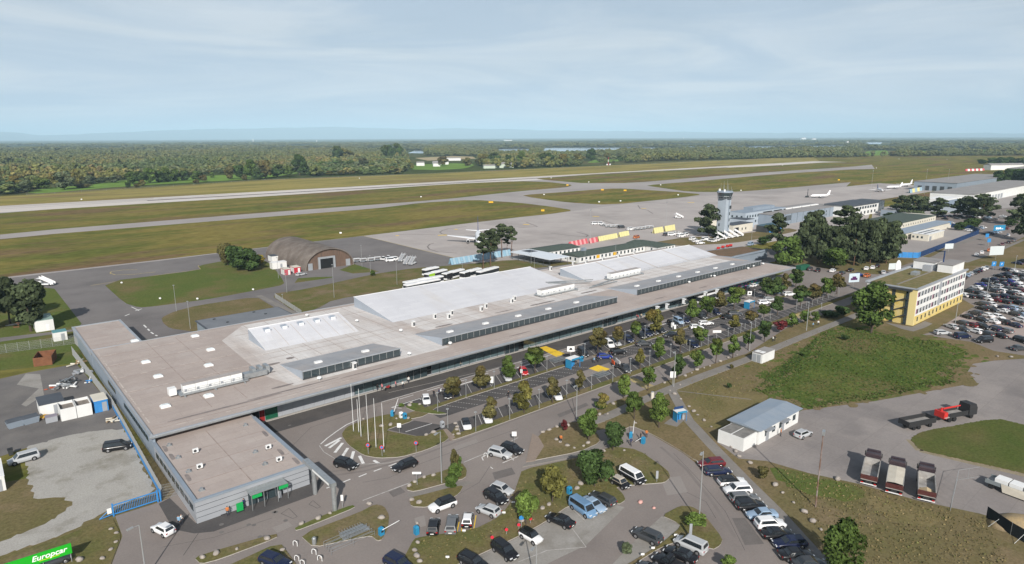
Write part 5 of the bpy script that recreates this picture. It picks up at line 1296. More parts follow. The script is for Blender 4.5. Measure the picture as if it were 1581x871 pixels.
MB().box(-h,h,-1.2,1.2,1.0,1.2).build('bed_floor',M_TIPPER,o)
for s in (-1,1):MB().box(-h,h,s*1.22-.04,s*1.22+.04,.85,1.5).build('side_board',mat('galvanised_side',(.24,.27,.28),.5,.3),o)
for k in range(6):MB().box(-h+1.2+k*2.0,-h+3.0+k*2.0,-.9,1.0,1.2,2.0).build('wrapped_pack',M_WHITEPAINT,o)
MB().quad([(-h+2.2,-1.28,1.5),(h,-1.28,1.6),(h,-1.7,.3),(-h+2.6,-1.5,.25)]).build('hanging_sheet',M_TARP,o)
for xx in (-h+.9,h*.5,h*.7):
 for s in (-1,1):MB().tube((xx,s*.85,.45),(xx,s*1.15,.45),.45,.45,12).build('wheel',M_TYRE,o)
 # trailer behind the pickup
x,y=at(952,562,.8)
o=thing('loaded_trailer','flat trailer with orange and white panels behind the dark pickup','trailer',(x,y,.03),R(242))
MB().box(-2,1.6,-.85,.85,.5,.62).build('bed',M_CHASSIS,o); MB().box(-1.8,.1,-.7,-.55,.62,1.5).build('panel',mat('orange_panel',(.6,.10,.03),.6),o); MB().box(-1.7,1.2,.35,.5,.62,1.8).build('panel',M_WHITEPAINT,o)
for s in (-1,1):MB().tube((-.3,s*.8,.33),(-.3,s*1.0,.33),.33,.33,10).build('wheel',M_TYRE,o)
# ================================================================ other buildings
M_RUSTWALL=mat('brown_wall',(.145,.095,.070),.9,c2=(.105,.075,.06),scale=.5,fine=.2,fine_scale=1.2,stretch=(2.5,1,.3))
M_ARCH=mat('weathered_shell',(.165,.135,.115),.9,c2=(.11,.092,.08),scale=.5,c3=(.23,.20,.175),scale3=.25,fine=.2,fine_scale=1.5)
M_GREENROOF=mat('green_sheet_roof',(.075,.095,.078),.85,c2=(.06,.078,.066),scale=.6,fine=.15,fine_scale=1.2)
M_WALLWHITE=mat('white_render',(.66,.66,.645),.8,c2=(.60,.60,.585),scale=.3)
M_SEDUM=mat('sedum_roof',(.16,.13,.055),.95,c2=(.10,.11,.035),scale=.35,c3=(.20,.155,.08),scale3=.5,fine=.25,fine_scale=3)
M_YELLOWWALL=mat('yellow_render',(.56,.47,.24),.8,c2=(.56,.42,.12),scale=.6)
M_DARKROOF=mat('dark_roof_sheet',(.075,.085,.10),.7,c2=(.06,.068,.082),scale=.3)
M_GREYROOF=mat('grey_roof_sheet',(.27,.255,.245),.8,c2=(.235,.222,.215),scale=.1)
M_BLUEMETAL=mat('blue_grey_roof_metal',(.33,.37,.415),.45,.3,c2=(.28,.335,.40),scale=.3)
M_BLUEFENCE=mat('navy_fence_sheet',(.012,.035,.105),.6,c2=(.016,.045,.13),scale=.6)
M_BLUEGREYWALL=mat('pale_blue_wall',(.36,.41,.46),.7,c2=(.33,.375,.425),scale=.3)
M_CREAM=mat('cream_wall',(.58,.55,.47),.8,c2=(.53,.50,.43),scale=.4)
def windows(parent,axis,c,a0,a1,n,z0,z1,w,d=.05,m=M_GLASS,name='window',frame=None):
 """n windows on a wall plane: axis 'x' -> wall at y=c facing -y; axis 'y' -> wall at x=c facing -x"""
 out=[]
 for i in range(n):
  a=a0+(a1-a0)*(i+.5)/n
  b=MB()
  if axis == 'x':b.box(a-w/2,a+w/2,c-d,c+.02,z0,z1)
  else:b.box(c-d,c+.02,a-w/2,a+w/2,z0,z1)
  o=b.build(name,m,parent); out.append(o)
  if frame:
   b=MB()
   if axis == 'x':b.box(a-w/2-.08,a+w/2+.08,c-d-.04,c-d+.01,z0-.10,z0)
   else:b.box(c-d-.04,c-d+.01,a-w/2-.08,a+w/2+.08,z0-.10,z0)
   b.build('sill',frame,o)
 return out
 # --- aircraft shelter
sh=thing('aircraft_shelter','brown arched aircraft shelter with a dark doorway','aircraft shelter')
cx,hw,hh,t0,t1=125.2,11.6,8.9,272.4,319.5
NA=22
def arc(y,k=1.0,a=hw,h=hh):return [(cx-math.cos(math.pi*i/NA)*a*k,y,math.sin(math.pi*i/NA) ** .92*h*k+.02) for i in range(NA+1)]
b=MB(); b.loft([arc(t0),arc(t1)],caps=False,closed=False); b.loft([arc(t0,.96),arc(t0)],caps=False,closed=False)
b.build('shell',M_ARCH,sh)
for i in range(24):
 y=t0+.5+i*1.95
 MB().loft([arc(y,1.012),arc(y+.35,1.012)],caps=False,closed=False).build('rib',M_ARCH,sh)
b=MB(); pts=[(p[0],t0+.9,p[2]) for p in arc(t0,.97)]
b.quad(pts+[(cx+hw*.97,t0+.9,0),(cx-hw*.97,t0+.9,0)])
b.build('front_wall',M_RUSTWALL,sh)
b=MB(); pts=arc(t1-.3,.985); b.quad(pts[::-1]); b.build('rear_wall',M_RUSTWALL,sh)
for k in range(22):
 x=cx-10.4+k*.97
 top=math.sqrt(max(0,1-((x-cx)/(hw*.96)) ** 2))*hh*.9
 if 119.6 < x < 128.3:z0=5.2
 else:z0=0
 if top > z0+.3:MB().box(x,x+.10,t0+.82,t0+.9,z0,top).build('wall_plank',M_RUSTWALL,sh)
dr=MB(); dr.box(119.9,120.8,t0+.2,t0+.85,0,5.3).box(127.0,127.9,t0+.2,t0+.85,0,5.3).box(120.8,127.0,t0+.2,t0+.85,4.5,5.3)
dr=dr.build('doorway_frame',M_FASCIA,sh)
MB().box(120.8,127.0,t0+.78,t0+.88,.03,4.5).build('doorway',M_DARK,dr)
for x in (115.2,133.2):MB().box(x,x+2.0,t0+.5,t0+.88,0,3.0).build('side_door',M_FASCIA,sh)
# --- containers and huts beside the shelter
def hut(p,L,W,H,label,wall,roofm,cat='container',name='container',rz=0.0,door=None,xy=None,ribs=True,group=None):
 x,y=xy if xy else at(*p)
 o=thing(name,label,cat,(x,y,.05),rz,group)
 MB().box(-L/2,L/2,-W/2,W/2,0,H).build('wall',wall,o)
 MB().box(-L/2-.06,L/2+.06,-W/2-.06,W/2+.06,H,H+.14).build('roof',roofm,o)
 if ribs:
  for k in range(int(L/.9)):MB().box(-L/2+.45+k*.9,-L/2+.52+k*.9,-W/2-.03,-W/2,.1,H-.1).build('rib',wall,o)
 if door:MB().box(-L/2-.05,-L/2+.0,-W*.4,W*.4,.05,H-.25).build('door',door,o)
 MB().box(L*.05,L*.05+.9,-W/2-.05,-W/2-.03,.05,min(2.1,H-.2)).build('door',door or M_FASCIA,o)
 return o
M_PINK=mat('faded_red_container',(.42,.09,.11),.7,c2=(.36,.07,.09),scale=.6); M_REDC=mat('red_container',(.40,.03,.045),.7)
hut((430,402),8,5,2.6,'white shed with dark flat roof beside the aircraft shelter',M_WALLWHITE,M_DARKROOF,'shed','shed')
hut((430,414),6.5,3.2,2.8,'white container in front of the dark-roofed shed',M_WALLWHITE,M_WHITEPAINT,ribs=True)
hut((441.5,423.5),2.6,4.5,2.5,'faded red container nearest the lawn by the shelter',M_PINK,M_CREAM,door=M_WALLWHITE)
hut((456.5,420.5),2.8,4.5,2.5,'brighter red container against the aircraft shelter',M_REDC,M_CREAM,door=M_WALLWHITE)
# --- flat dark-roofed annex behind the terminal
a=thing('rear_annex','low flat annex with dark grey roof behind the terminal','building')
MB().box(51,75.5,193,205.5,0,3.4).build('wall',M_CLADBLUE,a)
MB().box(50.6,75.9,192.6,205.9,3.4,3.65).build('roof',M_DARKROOF,a)
MB().box(51,75.5,193,205.5,3.65,3.70).build('roof_membrane',mat('grey_membrane',(.17,.18,.195),.85,c2=(.145,.155,.17),scale=.2),a)
for x,y in ((55,203),(57,197),(67,203.5),(69,199)):MB().box(x,x+.7,y,y+.5,3.7,3.95).build('roof_outlet',M_FRAME,a)
MB().box(33.6,50.9,189.2,192.0,0,2.2).build('loading_ramp',M_CLADBLUE,a)
# --- barracks with green roofs
def barrack(name,label,x0,x1,y0,y1,h,rh,nwin,axis='x'):
 o=thing(name,label,'barracks')
 MB().box(x0,x1,y0,y1,0,h).build('wall',M_WALLWHITE,o)
 r=MB(); ov=.5
 if axis == 'x':
  ym=(y0+y1)/2
  r.loft([[(x0-ov,y0-ov,h),(x0-ov,ym,h+rh),(x0-ov,y1+ov,h)],[(x1+ov,y0-ov,h),(x1+ov,ym,h+rh),(x1+ov,y1+ov,h)]])
 else:
  xm=(x0+x1)/2
  r.loft([[(x0-ov,y0-ov,h),(xm,y0-ov,h+rh),(x1+ov,y0-ov,h)],[(x0-ov,y1+ov,h),(xm,y1+ov,h+rh),(x1+ov,y1+ov,h)]])
 rr=r.build('roof',M_GREENROOF,o)
 windows(o,'x',y0,x0+.5,x1-.5,nwin,1.0,2.4,1.1,frame=M_WALLWHITE)
 windows(o,'y',x0,y0+1,y1-1,3,1.0,2.3,1.0)
 return o
barrack('barracks','smaller white barracks with a green roof beside the white canopy',213,237,226,239,3.0,.9,8)
bk=barrack('barracks','long white barracks with a green roof and yellow panels',216.5,264,206.5,218,3.0,1.0,17)
for x in (228,240):MB().box(x,x+2.2,206.38,206.46,1.0,2.5).build('yellow_panel',M_YTEXT,bk)
MB().box(226,228,213,214.6,3.4,5.2).build('roof_plant',M_CLADBLUE,bk)
barrack('barracks','end wing of the green-roofed barracks turning towards the terminal',265,279,199,219,3.0,1.0,5,'y')
c=thing('walkway_canopy','flat white canopy on thin posts beside the pines','canopy')
MB().box(199.5,212,208.5,236,3.3,3.6).build('roof',M_BLUEMETAL if False else mat('canopy_white',(.58,.62,.66),.6),c)
MB().box(205,210.5,228,234,3.6,3.66).build('solar_panel',M_DARKROOF,c)
for k in range(7):
 for x in (200.2,211.2):MB().box(x,x+.15,209+k*4.3,209.15+k*4.3,0,3.3).build('post',M_FRAME,c)
b=MB(); b.box(200,200.1,209,236,.8,.9).box(200,200.1,209,236,.3,.4); b.build('railing',M_CLADBLUE,c)
# --- low brown-roofed building at the far end of the terminal
e=thing('baggage_hall','grey hall with a brown planted roof at the far end of the terminal','building')
MB().prism([(258,157),(294,157),(294,170.5),(262,176),(258,176)],0,4.0).build('wall',M_CLADBLUE,e)
MB().prism([(264,158),(293,158),(293,169.5),(262,174.5),(259,174.5)],4.0,4.12).build('roof',mat('brown_roof',(.16,.10,.06),.95,c2=(.12,.085,.05),scale=.3,fine=.2,fine_scale=2),e)
MB().box(264,293.5,156.5,157.0,3.6,4.4).build('parapet',M_CLADBLUE,e)
# --- control tower
tw=thing('control_tower','pale blue control tower with dark glass cab and aerials','control tower')
tx,ty=337.5,208.5
MB().box(tx-2.6,tx+2.6,ty-2.6,ty+2.6,0,22.4).build('shaft',M_BLUEGREYWALL,tw)
MB().box(tx+.2,tx+1.1,ty-2.75,ty-2.6,2,22).build('shaft_rib',M_CLADBLUE,tw)
for z in (2.5,6.5,10.5,14.0):MB().box(tx-2.72,tx-2.6,ty+.6,ty+1.3,z,z+1.6).build('window',M_GLASS,tw)
for z in (2.0,5.6,9.2,12.8):MB().box(tx+1.4,tx+2.1,ty-2.68,ty-2.6,z,z+1.7).build('window',M_GLASS,tw)
MB().box(tx+1.2,tx+2.9,ty-2.9,ty-.9,16.4,18.2).build('plant_box',M_FRAME,tw)
def octa(r,z):return [(tx+r*math.cos(math.pi/8+k*math.pi/4),ty+r*math.sin(math.pi/8+k*math.pi/4),z) for k in range(8)]
MB().loft([octa(3.4,22.0),octa(4.3,22.5)]).build('gallery',M_CLAD,tw)
b=MB()
for k in range(16):
 t=k*math.pi/8; b.tube((tx+4.2*math.cos(t),ty+4.2*math.sin(t),22.5),(tx+4.2*math.cos(t),ty+4.2*math.sin(t),23.5),.05,.05,4)
b.loft([octa(4.25,23.45),octa(4.25,23.55)]); b.build('gallery_railing',M_STEEL,tw)
cab=MB().loft([octa(3.5,22.6),octa(4.3,25.6)]).build('cab_glass',M_GLASS,tw)
for k in range(8):
 p,q=octa(3.52,22.6)[k],octa(4.33,25.6)[k]; MB().tube(p,q,.09,.09,5).build('mullion',M_FRAME,cab)
MB().loft([octa(4.6,25.6),octa(4.7,25.9),octa(4.2,26.5)]).build('cab_roof',M_CLADBLUE,tw)
b=MB()
for k in range(10):
 t=k*math.pi/5; b.tube((tx+4.0*math.cos(t),ty+4.0*math.sin(t),26.4),(tx+4.0*math.cos(t),ty+4.0*math.sin(t),27.4),.05,.05,4)
b.build('roof_railing',M_STEEL,tw)
for k,(dx,dy,h) in enumerate(((-3,1,31),(-1.5,-2,29),(0,1,32),(.3,-1,33),(1.8,2,30),(3.2,0,30.5),(2.4,-2.4,29))):MB().tube((tx+dx,ty+dy,26.4),(tx+dx,ty+dy,h),.09,.04,5).build('aerial',M_STEEL,tw)
for dx,dy in ((-3.2,-1.6),(-1,3)):MB().tube((tx+dx,ty+dy,26.4),(tx+dx,ty+dy,27.6),.6,.5,8).build('radome',M_WHITEPAINT,tw)
# --- buildings round the tower
def block(name,label,x0,x1,y0,y1,h,wall,roofm,cat='building',ov=.0,par=.25):
 o=thing(name,label,cat)
 MB().box(x0,x1,y0,y1,0,h).build('wall',wall,o)
 MB().box(x0-ov,x1+ov,y0-ov,y1+ov,h,h+par).build('roof',roofm,o)
 return o
o=block('tower_annex','white flat building with dark roof at the foot of the tower',352,374,210.5,219,5.0,M_CREAM,M_DARKROOF)
windows(o,'x',210.5,360,368,2,1.6,3.0,1.0); MB().box(353,358,210.4,210.5,0,3.6).build('gate',M_DARK,o)
o=block('office_block','pale blue two-storey office block behind the white annex',388,440,224,236,8.5,M_BLUEGREYWALL,M_CLADBLUE)
windows(o,'x',224,389,428,12,5.4,6.9,1.6,frame=M_CLAD); windows(o,'x',224,392,428,10,1.8,3.3,1.6,frame=M_CLAD); windows(o,'y',388,225,235,3,5.2,6.6,1.2)
MB().box(404,432,228,235,8.75,10.6).build('roof_plant',M_CLADBLUE,o)
o=block('office_link','low pale blue link building with small windows',379,389,218,230,5.4,M_BLUEGREYWALL,M_DARKROOF)
windows(o,'y',379,219,229,4,2.0,3.2,1.2)
o=block('store_hut','dark teal store with blue skips beside the tower annex',372,392,200,207,3.8,M_FRAME,mat('teal_roof',(.06,.11,.14),.7))
for x in (374,380):MB().box(x,x+4.5,197.2,199.6,.05,2.2).build('blue_skip',M_BLUEPAINT,o)
o=thing('apron_blast_wall','pale yellow screen wall behind the tower','wall'); MB().box(370,412,238,238.6,0,3.5).build('panel',M_CREAM,o)
# --- long grey maintenance hall
o=block('maintenance_hall','long grey metal hall beside the apron',404,497,211.5,236,7.0,M_CLADBLUE,M_GREYROOF,ov=.3)
for k in range(11):MB().box(408+k*8,408.12+k*8,211.38,211.5,.2,6.9).build('wall_joint',M_FRAME,o)
for x in (412,416.5):MB().box(x,x+.9,211.42,211.5,2.2,5.6).build('window',M_GLASS,o)
for i in range(4):MB().box(417.5+i*1.6,418.6+i*1.6,211.42,211.5,2.4,5.8).build('window',M_GLASS,o)
for z in (1.5,3.8):MB().box(474,475.4,211.42,211.5,z,z+1.4).build('window',M_GLASS,o)
for k in range(6):MB().box(410+k*13.5,421.5+k*13.5,224,226,7.25,7.9).build('roof_light',M_WHITEPAINT,o)
o=block('cargo_office','white building with a black roof at the end of the grey hall',486,533,199,217.5,8.0,M_WALLWHITE,M_DARKROOF,ov=.8,par=.7)
windows(o,'x',199,494,530,8,5.0,6.8,3.2); windows(o,'x',199,494,530,6,1.2,3.2,2.4,m=M_FRAME)
MB().box(533.2,552,202,219,0,8.2).build('dark_glass_wing',M_FRAME,o); MB().box(533.3,552,201.9,202,.5,7.6).build('glazing',M_GLASS,o)
for k in range(6):MB().box(536+k*2.8,536.25+k*2.8,201.8,201.9,.2,8).build('mullion',M_CLAD,o)
hut((1374,333),14,8,4.5,'grey hut behind the cargo office',M_CLADBLUE,M_GREYROOF,'hut','hut')
# --- halls at the far right
o=block('freight_hall','wide white freight hall with grey roof at the far edge',660,900,172,205,8,M_WALLWHITE,M_GREYROOF,ov=.6)
for k in range(9):MB().box(668+k*9,674+k*9,171.9,172,.3,4.6).build('gate',M_FASCIA,o)
windows(o,'y',660,176,200,4,3.0,5.0,3.0)
o=block('freight_hall','second freight hall with blue-grey end wall behind the first',790,1000,222,262,9,M_CLADBLUE,M_GREYROOF,ov=.6)
for k in range(5):MB().box(789.9,790,226+k*7,230+k*7,.3,5).build('gate',M_FRAME,o)
o=block('freight_annex','white lean-to annex before the freight hall',622,658,180,196,5.5,M_WALLWHITE,M_WHITEPAINT)
windows(o,'x',180,624,656,8,1.5,3.0,1.6)
o=block('workshop','low pale workshop with blue-grey roof behind the pines',576,640,156,178,5.0,M_BLUEGREYWALL,M_BLUEMETAL,ov=.5)
windows(o,'x',156,578,638,12,1.4,3.0,2.2)
o=block('old_hangar','grey hangar partly behind the dark wood',1000,1080,175,230,17,M_CLADBLUE,M_GREYROOF,ov=.5)
for k in range(4):MB().box(999.9,1000,180+k*11,189+k*11,.5,12).build('gate',M_FRAME,o)
# --- fenced compound
o=block('compound_hut','white hut with three dark windows in the fenced compound',407,432,124.5,133,3.6,M_CREAM,M_WHITEPAINT,ov=.2,par=.2)
for y in (126.5,129.5):MB().box(408,431,y,y+.8,3.8,3.95).build('roof_strip',M_DARKROOF,o)
windows(o,'y',407,126.5,133,3,1.3,2.5,1.0); windows(o,'x',124.5,418,431,4,.3,3.0,.12,m=M_FASCIA,name='panel_joint'); MB().box(409,412,124.4,124.5,.1,2.5).build('door',M_FASCIA,o)
o=block('compound_wing','long pale wing with a blue-grey roof running behind the compound hut',384,480,135,143,3.6,M_CREAM,M_BLUEMETAL,ov=.6)
windows(o,'x',135,386,406,6,1.0,2.4,1.4)
o=block('detention_block','curved-end white block with a green flat roof behind the compound',440,500,150,172,4.6,M_CREAM,M_GREENROOF,ov=.1)
windows(o,'y',440,152,170,6,2.4,3.4,.8); windows(o,'x',150,442,498,14,2.4,3.4,.8)
MB().loft([[(500+6*math.cos(t),161+11*math.sin(t),z) for t in np.linspace(-1.57,1.57,9)] for z in (0,4.7)],caps=True).build('curved_end',M_CREAM,o)
hut((1415,342.5),22,5,3.0,'row of pale teal cabins behind the white compound block',mat('teal_cabin',(.28,.38,.38),.7),M_WALLWHITE,'cabin','cabin_row')
fp=[(1372,397),(1384,397.6),(1417,398.7),(1511,361.6),(1500,355),(1466,351)]
P=px_poly(fp); fe=thing('compound_fence','navy blue sheet fence round the paved compound','fence')
k=0
for (x0,y0),(x1,y1) in zip(P,P[1:]):
 d=Vector((x1-x0,y1-y0)); n=max(1,int(d.length/3.5)); ang=math.atan2(d.y,d.x)
 for i in range(n):
  p=Vector((x0,y0))+d*((i+.5)/n); w=d.length/n
  MB().box(-w/2+.04,w/2-.04,-.04,.04,.1,2.7).build('fence_panel',M_BLUEPAINT if k < 4 else M_BLUEFENCE,fe,loc=(p.x,p.y,0),rz=ang)
  MB().box(-.06,.06,-.09,-.04,0,2.8).build('fence_post',M_FRAME,fe,loc=(p.x,p.y,0),rz=ang)
  k += 1
  # --- hotel
ho_=thing('hotel','four-storey white and yellow hotel with a planted roof','hotel')
X0,X1,Y0,Y1,HH=219.2,265,68.0,82.5,11.4
MB().box(X0+.4,X1,Y0,Y1,2.9,HH-.1).build('upper_wall',M_WALLWHITE,ho_)
MB().box(X0+.4,X1,Y0+.03,Y1,0,2.9).build('ground_floor_wall',M_YELLOWWALL,ho_)
MB().box(X0-.3,X1+.4,Y0-.5,Y1+.5,HH-.1,HH+.15).build('roof',M_FASCIA,ho_)
MB().box(X0+.8,X1-12.2,Y0+.6,Y1-.8,HH+.15,HH+.25).build('planted_roof',M_SEDUM,ho_)
b=MB(); b.box(X0-.3,X1,Y1-.3,Y1+.5,HH+.15,HH+.5).box(X0-.3,X1+.4,Y0-.5,Y0+.1,HH+.15,HH+.4); b.build('parapet',M_CLAD,ho_)
MB().box(X0+2,X1-12,Y0+6.2,Y0+6.7,HH+.25,HH+.4).build('roof_path',M_PATH,ho_)
ph=MB().box(X1-12,X1-.2,Y0+.9,Y0+5.4,HH+.15,HH+2.9).build('penthouse',M_WALLWHITE,ho_)
MB().box(X1-12.2,X1,Y0+.7,Y0+5.6,HH+2.9,HH+3.1).build('penthouse_roof',M_GREYROOF,ph)
ph=MB().box(X1-10,X1-1,Y0+6.8,Y1-1,HH+.15,HH+2.7).build('penthouse',M_WALLWHITE,ho_)
MB().box(X1-10.2,X1-.8,Y0+6.6,Y1-.8,HH+2.7,HH+2.9).build('penthouse_roof',M_GREYROOF,ph)
MB().box(X1-14.4,X1-12.3,Y0+6.6,Y0+9.2,HH+.2,HH+2.2).build('roof_plant',M_CLAD,ho_)
MB().box(X1-25,X1-21.5,Y0+7.4,Y0+9.2,HH+.2,HH+1.3).build('roof_plant',M_STEEL,ho_)
MB().tube((X1-8,Y0+5,HH+3),(X1-8,Y0+5,HH+7),.22,.18,6).build('mast',M_BLUEFENCE,ho_)
for fl in range(3):
 z=3.55+fl*2.65
 for i in range(17):
  x=X0+2.0+i*2.62
  if i == 7:
   MB().box(x-.3,x+1.4,Y0-.06,Y0,z-.5,z+2.0).build('stair_glazing',M_CLAD,ho_)
  w=MB().box(x,x+.85,Y0-.05,Y0+.02,z,z+1.45).build('window',M_GLASS,ho_)
  MB().box(x-1.05,x-.12,Y0-.04,Y0,z,z+1.45).build('panel',M_CLAD if i % 5 else mat('mauve_panel',(.25,.12,.17),.7),w)
for i in range(13):
 x=X0+2.6+i*3.4
 MB().box(x,x+.9,Y0-.03,Y0+.05,1.0,2.3).build('window',M_GLASS,ho_)
 # end face with open stair
MB().box(X0-.0,X0+.4,Y0,Y0+2.0,0,HH-.1).build('end_wall',mat('pale_yellow_render',(.66,.55,.26),.8),ho_)
MB().box(X0-.0,X0+.4,Y0+7.2,Y0+11,0,HH-.1).build('end_wall',M_YELLOWWALL,ho_)
MB().box(X0+.0,X0+.4,Y0+11,Y1,0,HH-.1).build('end_wall',M_WALLWHITE,ho_)
MB().box(X0+.25,X0+.4,Y0+2.0,Y0+7.2,0,HH-.1).build('stair_back_wall',M_YELLOWWALL,ho_)
MB().box(X0-.9,X0+.38,Y0+1.2,Y0+8,HH-.75,HH-.12).build('stair_canopy',M_FRAME,ho_)
for fl in range(4):
 z=.2+fl*2.65
 MB().box(X0+.16,X0+.24,Y0+2.0,Y0+3.0,z,z+2.2).build('door',M_GLASS,ho_); MB().box(X0+.16,X0+.24,Y0+6.0,Y0+7.0,z,z+2.2).build('door',M_GLASS,ho_)
 MB().box(X0-.06,X0,Y0+8.6,Y0+9.9,z+.9,z+2.2).build('window',M_GLASS,ho_)
 if fl < 3:
  MB().loft([[(X0-.6,Y0+2.6,z+2.75),(X0+.1,Y0+2.6,z+2.75),(X0+.1,Y0+2.6,z+3.05),(X0-.6,Y0+2.6,z+3.05)],[(X0-.6,Y0+6.8,z+.6),(X0+.1,Y0+6.8,z+.6),(X0+.1,Y0+6.8,z+.9),(X0-.6,Y0+6.8,z+.9)]]).build('stair_flight',M_FRAME,ho_)
 MB().box(X0-.7,X0+.2,Y0+5.8,Y0+7.2,z-.15,z).build('landing',M_FRAME,ho_); MB().box(X0-.7,X0+.2,Y0+2.0,Y0+3.2,z-.15,z).build('landing',M_FRAME,ho_)
MB().box(X0-.75,X0-.6,Y0+1.9,Y0+2.1,0,HH-.7).build('stair_post',M_FRAME,ho_)
# --- works building by the yard
w=thing('works_building','low white works building with a blue-grey metal roof','building')
MB().box(109.6,125.0,57.2,63.2,0,3.1).build('wall',M_WALLWHITE,w)
MB().loft([[(109.0,56.6,3.05),(109.0,60.2,3.5),(109.0,63.8,3.05)],[(125.6,56.6,3.05),(125.6,60.2,3.5),(125.6,63.8,3.05)]]).build('roof',M_BLUEMETAL,w)
for k in range(8):MB().quad([(110.5+k*2,56.65,3.07),(110.56+k*2,56.65,3.07),(110.56+k*2,60.15,3.51),(110.5+k*2,60.15,3.51)]).build('roof_seam',M_CLADBLUE,w)
MB().box(104.9,109.5,57.6,62.9,0,2.55).build('annex_wall',M_WALLWHITE,w)
for y0,y1 in ((57.8,60.1),(60.4,62.7)):MB().box(105.1,109.3,y0,y1,2.55,2.62).build('annex_roof',mat('stained_concrete',(.15,.145,.135),.9,c2=(.22,.21,.195),scale=.8),w)
windows(w,'x',57.2,111,124.5,5,1.1,2.2,1.1,frame=M_WALLWHITE)
for x in (112.2,118):MB().box(x,x+1.0,57.08,57.2,.05,2.2).build('door',M_FASCIA,w); MB().box(x-.8,x+1.8,56.2,57.19,2.45,2.55).build('door_canopy',M_FASCIA,w)
k=thing('transformer_hut','small white kiosk with two grey doors in the meadow','kiosk')
MB().box(152.4,158.6,80.4,83.2,0,2.5).build('wall',M_WALLWHITE,k); MB().box(152.3,158.7,80.3,83.3,2.5,2.6).build('roof',M_GREYROOF,k)
for y in (80.8,82.0):MB().box(152.33,152.4,y,y+1.0,.1,2.2).build('door',M_FASCIA,k)
MB().box(153,154.6,81.9,82.9,2.6,2.66).build('roof_hatch',M_WHITEPAINT,k); MB().box(153,154.6,80.6,81.6,2.6,2.66).build('roof_hatch',M_WHITEPAINT,k)
# --- storage yard at the left edge
hut(None,4.6,8.5,3.4,'white hut with a pale green roof by the dark pines',M_WALLWHITE,mat('pale_green_roof',(.22,.31,.27),.7),'hut','hut',xy=(16.4,241.5),door=M_WHITEPAINT)
hut(None,3.3,3.0,2.6,'small white cabin with teal corners near the terminal annex',M_WALLWHITE,mat('teal_trim',(.10,.25,.27),.6),'cabin','cabin',xy=(18.6,224.0))
hut(None,4.4,6.0,2.5,'white container with dark grey flat roof in the storage yard',M_WALLWHITE,M_DARKROOF,xy=(10.2,164.6),ribs=False)
M_OPEN=mat('rubble_fill',(.16,.14,.12),.95,c2=(.23,.20,.175),scale=1.5,bump=.5)
for i,(x0,lab) in enumerate(((12.4,'white open-topped container next to the dark-roofed one'),(15.2,'white open-topped container beside the blue container'))):
 o=thing('open_container',lab,'container',(x0,158.6,.05),0,'open containers in the storage yard')
 b=MB(); b.box(-1.35,1.35,-2.4,-2.3,0,2.6).box(-1.35,1.35,2.3,2.4,0,2.6).box(-1.35,-1.25,-2.3,2.3,0,2.6).box(1.25,1.35,-2.3,2.3,0,2.6); b.build('wall',M_WALLWHITE,o)
 MB().box(-1.25,1.25,-2.3,2.3,.1,2.0).build('rubble_load',M_OPEN,o)
hut(None,2.5,4.6,2.6,'blue shipping container with a rusty cream roof by the fence',M_BLUEPAINT,M_CREAM,xy=(18.3,158.8))
o=thing('rusty_skip','open rusty brown skip on the lawn of the storage yard','skip',(13.0,203.0,.05),R(-15))
b=MB(); b.box(-2.0,2.0,-3.2,-3.05,0,2.3).box(-2.0,-1.88,-3.05,3.1,0,2.3).box(1.88,2.0,-3.05,3.1,0,2.3).box(-1.88,1.88,2.98,3.1,0,2.3).box(-1.88,1.88,-3.05,2.98,.1,.2); b.build('tub',mat('rust',(.13,.058,.032),.9,c2=(.19,.085,.045),scale=.8),o)
for k in range(5):MB().box(-2.06,-2.0,-2.8+k*1.3,-2.65+k*1.3,.1,2.2).build('rib',MATS['rust'],o)
for i,(p,lab) in enumerate((((24,659),'grey waste container with a dark lid at the yard edge'),((48,653),'second grey waste container with a dark lid'))):
 x,y=at(*p); o=thing('waste_container',lab,'waste container',(x,y,.05),R(10),'waste containers in the storage yard')
 MB().loft([[(-1.2,-.7,0),(1.2,-.7,0),(1.2,.7,0),(-1.2,.7,0)],[(-1.45,-.9,1.3),(1.45,-.9,1.3),(1.45,.9,1.3),(-1.45,.9,1.3)]]).build('tub',M_CLADBLUE,o)
 MB().loft([[(-1.45,-.9,1.3),(1.45,-.9,1.3),(1.45,.9,1.3),(-1.45,.9,1.3)],[(-1.3,.1,1.65),(1.3,.1,1.65),(1.3,.7,1.65),(-1.3,.7,1.65)]]).build('lid',M_DARKROOF,o)
x,y=at(80,651); o=thing('storage_box','grey lidded storage box in front of the white containers','box',(x,y,.05),0)
MB().box(-1,1,-.7,.7,0,1.2).build('tub',M_CLAD,o); MB().box(-1.05,1.05,-.75,.75,1.2,1.32).build('lid',mat('mauve_lid',(.22,.20,.24),.7),o)
hut((2,762),3,8,2.5,'white corrugated container cut by the left picture edge',M_WALLWHITE,M_WHITEPAINT,xy=(-1.2,134))
rnd=random.Random(9)
def junk(p,label,m,n=9,s=1.0):
 x,y=at(*p); o=thing('scrap_pile',label,'scrap pile',(x,y,.05),rnd.uniform(0,3),'scrap in the storage yard')
 for i in range(n):
  a=rnd.uniform(0,6.28); r=rnd.uniform(0,1.6)*s; l=rnd.uniform(.4,1.5)*s
  MB().box(-l,l,-.12*s,.12*s,0,.2*s).build('scrap_piece',m[i % len(m)],o,loc=(r*math.cos(a),r*math.sin(a),rnd.uniform(0,.5)*s),rz=rnd.uniform(0,3.1))
 return o
M_TIMBER=mat('timber',(.34,.24,.14),.9,c2=(.27,.19,.11),scale=1.5)
